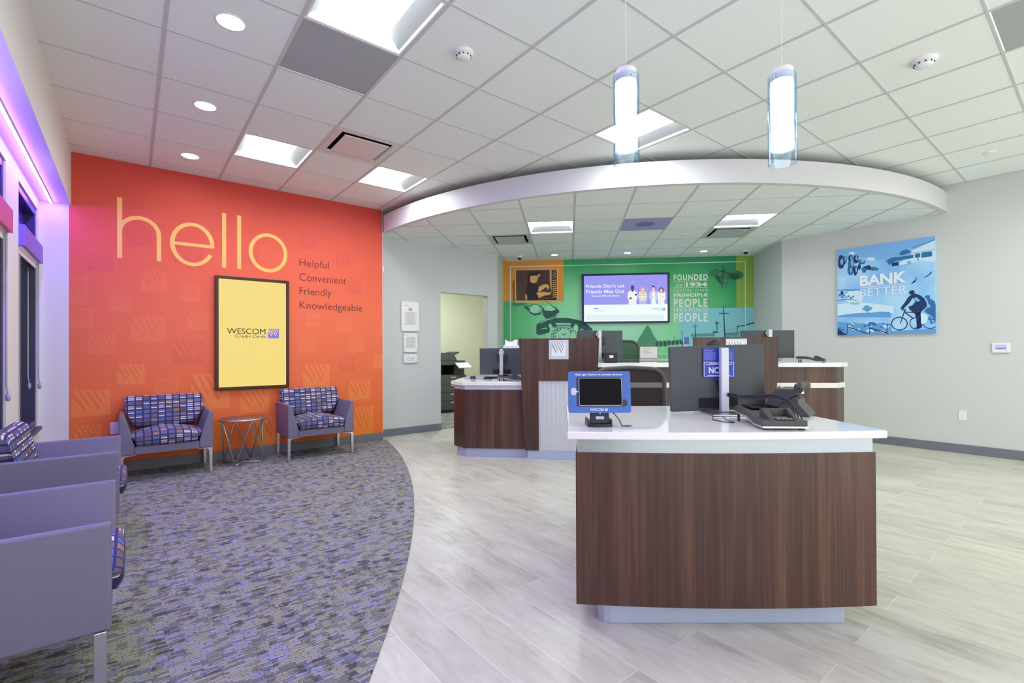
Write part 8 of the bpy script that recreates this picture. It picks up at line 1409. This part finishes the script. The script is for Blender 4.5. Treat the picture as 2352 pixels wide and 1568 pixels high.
bm = NB(); prism(bm, desk_plan(0.279, 1.536, 2.076, 2.034, 2.052, ((0.42, 2.92), (1.44, 2.92))), 0.7562, 0.8165); obj('metal_band', bm, M_STEEL, t)
bm = NB(); prism(bm, desk_plan(0.232, 1.592, 2.040, 1.998, 2.038, ((0.336, 2.995), (1.545, 2.98))), 0.8167, 0.850); obj('worktop', bm, M_QUARTZ, t, 0.006, 3)
bm = NB(); prism(bm, [(0.381 - 0.9, 0.085), (0.40 - 0.9, 0.058), (0.43 - 0.9, 0.050), (1.448 - 0.9, 0.044), (1.448 - 0.9, 0.80), (0.39 - 0.9, 0.80), (0.381 - 0.9, 0.62)], 0.0, 0.105); obj('toe_kick', bm, M_KICK, t, 0.003)
DZ = 0.8503

# tablet kiosk
t = thing('tablet_kiosk', 'blue framed sign-in tablet on a black stand at the desk corner', 'tablet stand', (0.393, 2.19, DZ))
TK = Matrix.Translation((0, -0.03, 0.157)) @ Matrix.Rotation(-0.10, 4, 'X') @ Matrix.Translation((0, 0, -0.157))
def rrect(x0, z0, x1, z1, r, n=5):
    p = []
    for cx, cz, a in ((x1 - r, z0 + r, -90), (x1 - r, z1 - r, 0), (x0 + r, z1 - r, 90), (x0 + r, z0 + r, 180)):
        p += [(cx + r * cos(radians(a + 90 * i / n)), cz + r * sin(radians(a + 90 * i / n))) for i in range(n + 1)]
    return p
def kpart(name, draw, m, parent=None):
    bm = NB(); draw(bm); xf(bm, bm.verts, TK); return obj(name, bm, m, parent or t, flip=False)
fp = kpart('faceplate', lambda bm: plate(bm, rrect(-0.141, 0.064, 0.139, 0.250, 0.010), 0.006, 0.0), M_BLUE)
kpart('cutout', lambda bm: (plate(bm, rrect(-0.104, 0.092, 0.102, 0.224, 0.010), -0.0002, -0.0008), plate(bm, rrect(0.080, 0.0925, 0.123, 0.124, 0.014), -0.0002, -0.0007)), mat('navy shade', rgb(14, 32, 74), 0.3), fp)
kpart('tablet', lambda bm: plate(bm, rrect(-0.094, 0.096, 0.099, 0.220, 0.008), -0.0009, -0.006), M_SILVERP)
kpart('tablet_glass', lambda bm: plate(bm, rrect(-0.092, 0.098, 0.097, 0.218, 0.007), -0.0061, -0.0066), M_SCREENOFF)
kpart('lettering', lambda bm: (text_into(bm, 'Please sign in here so we can better serve you', -0.110, 0.104, 0.229, 0.240, -0.0004, 0.0005, offset=0.02, shear=0.15),
                               text_into(bm, 'WESCOM', -0.046, 0.016, 0.073, 0.0845, -0.0004, 0.0005, offset=0.01)), M_STAIN, fp)
kpart('striped_mark', lambda bm: logo(bm, 0.021, 0.073, 0.0125, 0.0115, -0.0009, 0, 1, 0.0004), [M_STAIN, M_BLUE], fp)
kpart('cable_slot', lambda bm: plate(bm, rrect(-0.129, 0.143, -0.104, 0.176, 0.011), -0.0002, -0.0009), mat('pale slot', rgb(196, 206, 226), 0.4), fp)
bm = NB(); tube(bm, [(-0.124, -0.030, 0.150), (-0.118, -0.036, 0.158), (-0.108, -0.036, 0.159), (-0.096, -0.034, 0.159)], 0.0022, 8); obj('charging_cable', bm, M_PAPER, t)
bm = NB(); vs = plate(bm, [(-0.040, 0.012), (0.046, 0.012), (0.046, 0.075), (0.040, 0.17), (-0.034, 0.17), (-0.040, 0.075)], 0.012, 0.0); xf(bm, vs, Matrix.Translation((0, -0.012, 0)) @ Matrix.Rotation(-0.08, 4, 'X')); obj('neck', bm, mat('navy black metal', rgb(30, 36, 58), 0.4), t, 0.003)
bm = NB(); lathe(bm, [(0, -0.002), (0.005, -0.002), (0.006, 0.0), (0, 0.002)], 16, M=Matrix.Translation((0.003, -0.0155, 0.060)) @ Matrix.Rotation(pi / 2, 4, 'X')); obj('lock', bm, M_SILVER, t)
bm = NB(); box(bm, -0.015, 0.022, -0.0155, -0.0128, 0.033, 0.046); obj('sticker', bm, mat('pale sticker', rgb(200, 206, 214), 0.5), t)
bm = NB(); prism(bm, [(-0.053, -0.028), (-0.02, -0.037), (0.03, -0.037), (0.057, -0.028), (0.057, 0.07), (-0.053, 0.07)], 0.0, 0.012); box(bm, -0.053, -0.045, -0.026, 0.06, 0.012, 0.034); box(bm, 0.049, 0.057, -0.026, 0.06, 0.012, 0.034); obj('foot', bm, M_BLACKP, t, 0.002)
bm = NB(); tube(bm, [(0.052, 0.0, 0.07), (0.075, -0.004, 0.052), (0.092, -0.010, 0.028), (0.103, -0.018, 0.003)], 0.0022, 8)
tube(bm, [(0.103, -0.018, 0.003), (0.130, -0.008, 0.003), (0.148, -0.018, 0.003), (0.130, -0.030, 0.003), (0.098, -0.022, 0.003)], 0.0016, 6); obj('power_cable', bm, M_BLACKP, t)

# monitor, its sign and camera
monitor('large dark monitor back in the middle of the front desk', (1.133, 2.585, DZ), 0.0, 0.52, 0.358, 0.012, 0.357, roll=-0.027, px=0.012, ring=False, mount=False)
t = thing('notice_card', 'royal blue NCUA notice on the back of the desk monitor', 'notice', (1.133, 2.634, DZ + 0.195))
bm = NB(); box(bm, -0.086, 0.086, 0.0, 0.004, 0, 0.157); obj('card', bm, M_NCUA, t)
bm = NB()
yk = -0.0002
text_into(bm, 'NCUA', -0.055, 0.055, 0.021, 0.056, yk, 0.0006, offset=0.03)
for z, w in ((0.076, 0.05), (0.071, 0.072), (0.010, 0.062)):
    plate(bm, [(-w, z - 0.0013), (w, z - 0.0013), (w, z + 0.0013), (-w, z + 0.0013)], yk, yk - 0.0006)
for a in ((-0.082, 0.005, 0.082, 0.007), (-0.082, 0.081, 0.082, 0.083), (-0.082, 0.007, -0.080, 0.081), (0.080, 0.007, 0.082, 0.081)):
    plate(bm, [(a[0], a[1]), (a[2], a[1]), (a[2], a[3]), (a[0], a[3])], yk, yk - 0.0006)
obj('lettering', bm, M_STAIN, t, flip=False)
bm = NB()
for k in range(10):
    plate(bm, [(-0.080, 0.096 + k * 0.0042), (-0.010 - 0.006 * (k % 3), 0.096 + k * 0.0042), (-0.010 - 0.006 * (k % 3), 0.0975 + k * 0.0042), (-0.080, 0.0975 + k * 0.0042)], yk, yk - 0.0006)
plate(bm, [(-0.080, 0.144), (-0.032, 0.144), (-0.032, 0.147), (-0.080, 0.147)], yk, yk - 0.0006)
for k in range(9):
    plate(bm, [(0.010, 0.098 + k * 0.0045), (0.075, 0.098 + k * 0.0045), (0.075, 0.0995 + k * 0.0045), (0.010, 0.0995 + k * 0.0045)], yk, yk - 0.0006)
obj('small_print', bm, mat('pale blue print', rgb(126, 142, 220), 0.5), t, flip=False)
bm = NB(); lathe(bm, [(0, 0), (0.016, 0), (0.016, 0.006), (0, 0.006)], 24, M=Matrix.Translation((-0.008, 0.008, -0.016)) @ Matrix.Rotation(pi / 2, 4, 'X')); obj('suction_cup', bm, mat('navy suction cup', rgb(28, 34, 84), 0.3), t)
t = thing('webcam', 'round black webcam on top of the desk monitor', 'webcam', (1.128, 2.690, DZ + 0.366))
bm = NB(); lathe(bm, [(0, -0.016), (0.030, -0.016), (0.034, -0.010), (0.034, 0.010), (0.030, 0.016), (0, 0.016)], 36, M=Matrix.Translation((0, 0, 0.004)) @ Matrix.Rotation(pi / 2, 4, 'X') ); obj('body', bm, M_BLACKP, t)
bm = NB(); box(bm, -0.02, 0.02, -0.012, 0.012, -0.06, -0.02); obj('clip', bm, M_BLACKP, t)

# card terminal and desk telephone with their cables
pin_terminal('card terminal with keypad at the front edge of the desk', (1.172, 2.195, DZ), -0.06, 1.10)
t = thing('desk_phone', 'black desk telephone tilted on its stand beside the card terminal', 'telephone', (1.475, 2.585, DZ), -0.72)
M_PH = mat('charcoal phone plastic', rgb(64, 64, 62), 0.4)
bm = NB(); plate(bm, [(-0.100, 0.026), (-0.088, 0.012), (-0.072, 0.012), (0.068, 0.118), (0.076, 0.134), (0.060, 0.146), (-0.035, 0.146)][0:5] + [(0.060, 0.140), (-0.030, 0.140)], 0.10, -0.10); obj('console', bm, M_PH, t, 0.005)
bm = NB(); plate(bm, [(-0.02, 0.055), (0.045, 0.098), (0.068, 0.085), (0.074, 0.06), (0.115, 0.014), (0.120, 0.0), (0.085, 0.0), (0.03, 0.045), (-0.055, 0.0), (-0.075, 0.0)], 0.085, -0.085); obj('stand', bm, M_TERM, t, 0.003)
bm = NB(); vs = box(bm, -0.011, 0.011, -0.03, 0.03, 0, 0.0008); xf(bm, vs, Matrix.Translation((0.0735, 0.0, 0.122)) @ Matrix.Rotation(1.25, 4, 'Y')); obj('sticker', bm, M_PAPER, t)
bm = NB(); tube(bm, [(0.075, -0.105, 0.137), (0.075, -0.085, 0.152), (0.070, -0.04, 0.156), (0.068, 0.0, 0.157), (0.070, 0.04, 0.156), (0.075, 0.085, 0.152), (0.075, 0.10, 0.140)], [0.020, 0.024, 0.017, 0.016, 0.017, 0.024, 0.020], 12); obj('handset', bm, M_PH, t)
bm = NB()
for i in range(3):
    for j in range(4):
        vs = box(bm, 0, 0.012, -0.05 + i * 0.02, -0.036 + i * 0.02, 0, 0.004)
        xf(bm, vs, Matrix.Translation((-0.085 + j * 0.017, 0, 0.062 + j * 0.025)) @ Matrix.Rotation(-0.93, 4, 'Y'))
obj('keys', bm, mat('grey keys', rgb(150, 150, 150), 0.5), t)
bm = NB()
PZ = lambda x, y, z: (x, y, z)
for k, off in enumerate((0.0, 0.007, -0.005)):
    tube(bm, [PZ(1.152, 2.572, 0.955 + off), PZ(1.20, 2.52, 0.946 + off), PZ(1.26, 2.46, 0.952 + off * 1.5), PZ(1.315, 2.42, 0.962 + off), PZ(1.355, 2.39, 0.950 + off), PZ(1.385 - 0.008 * k, 2.37, 0.920 + off), PZ(1.40 - 0.012 * k, 2.345, 0.885), PZ(1.395 - 0.016 * k, 2.315, 0.858)], 0.0042, 8)
tag(obj('cable_bundle', bm, M_BLACKP, None), 'black cables looping from the monitor pole past the desk phone', 'cable')
bm = NB()
tube(bm, [(1.04, 2.42, DZ + 0.011), (1.00, 2.40, DZ + 0.011), (0.98, 2.35, DZ + 0.003), (1.00, 2.29, DZ + 0.003), (1.03, 2.25, DZ + 0.003), (1.05, 2.27, DZ + 0.003), (1.04, 2.34, DZ + 0.004), (1.05, 2.40, DZ + 0.011)], 0.0022, 6)
tag(obj('loose_cable', bm, M_BLACKP, None), 'thin black cable coiled on the desk beside the monitor foot', 'cable')
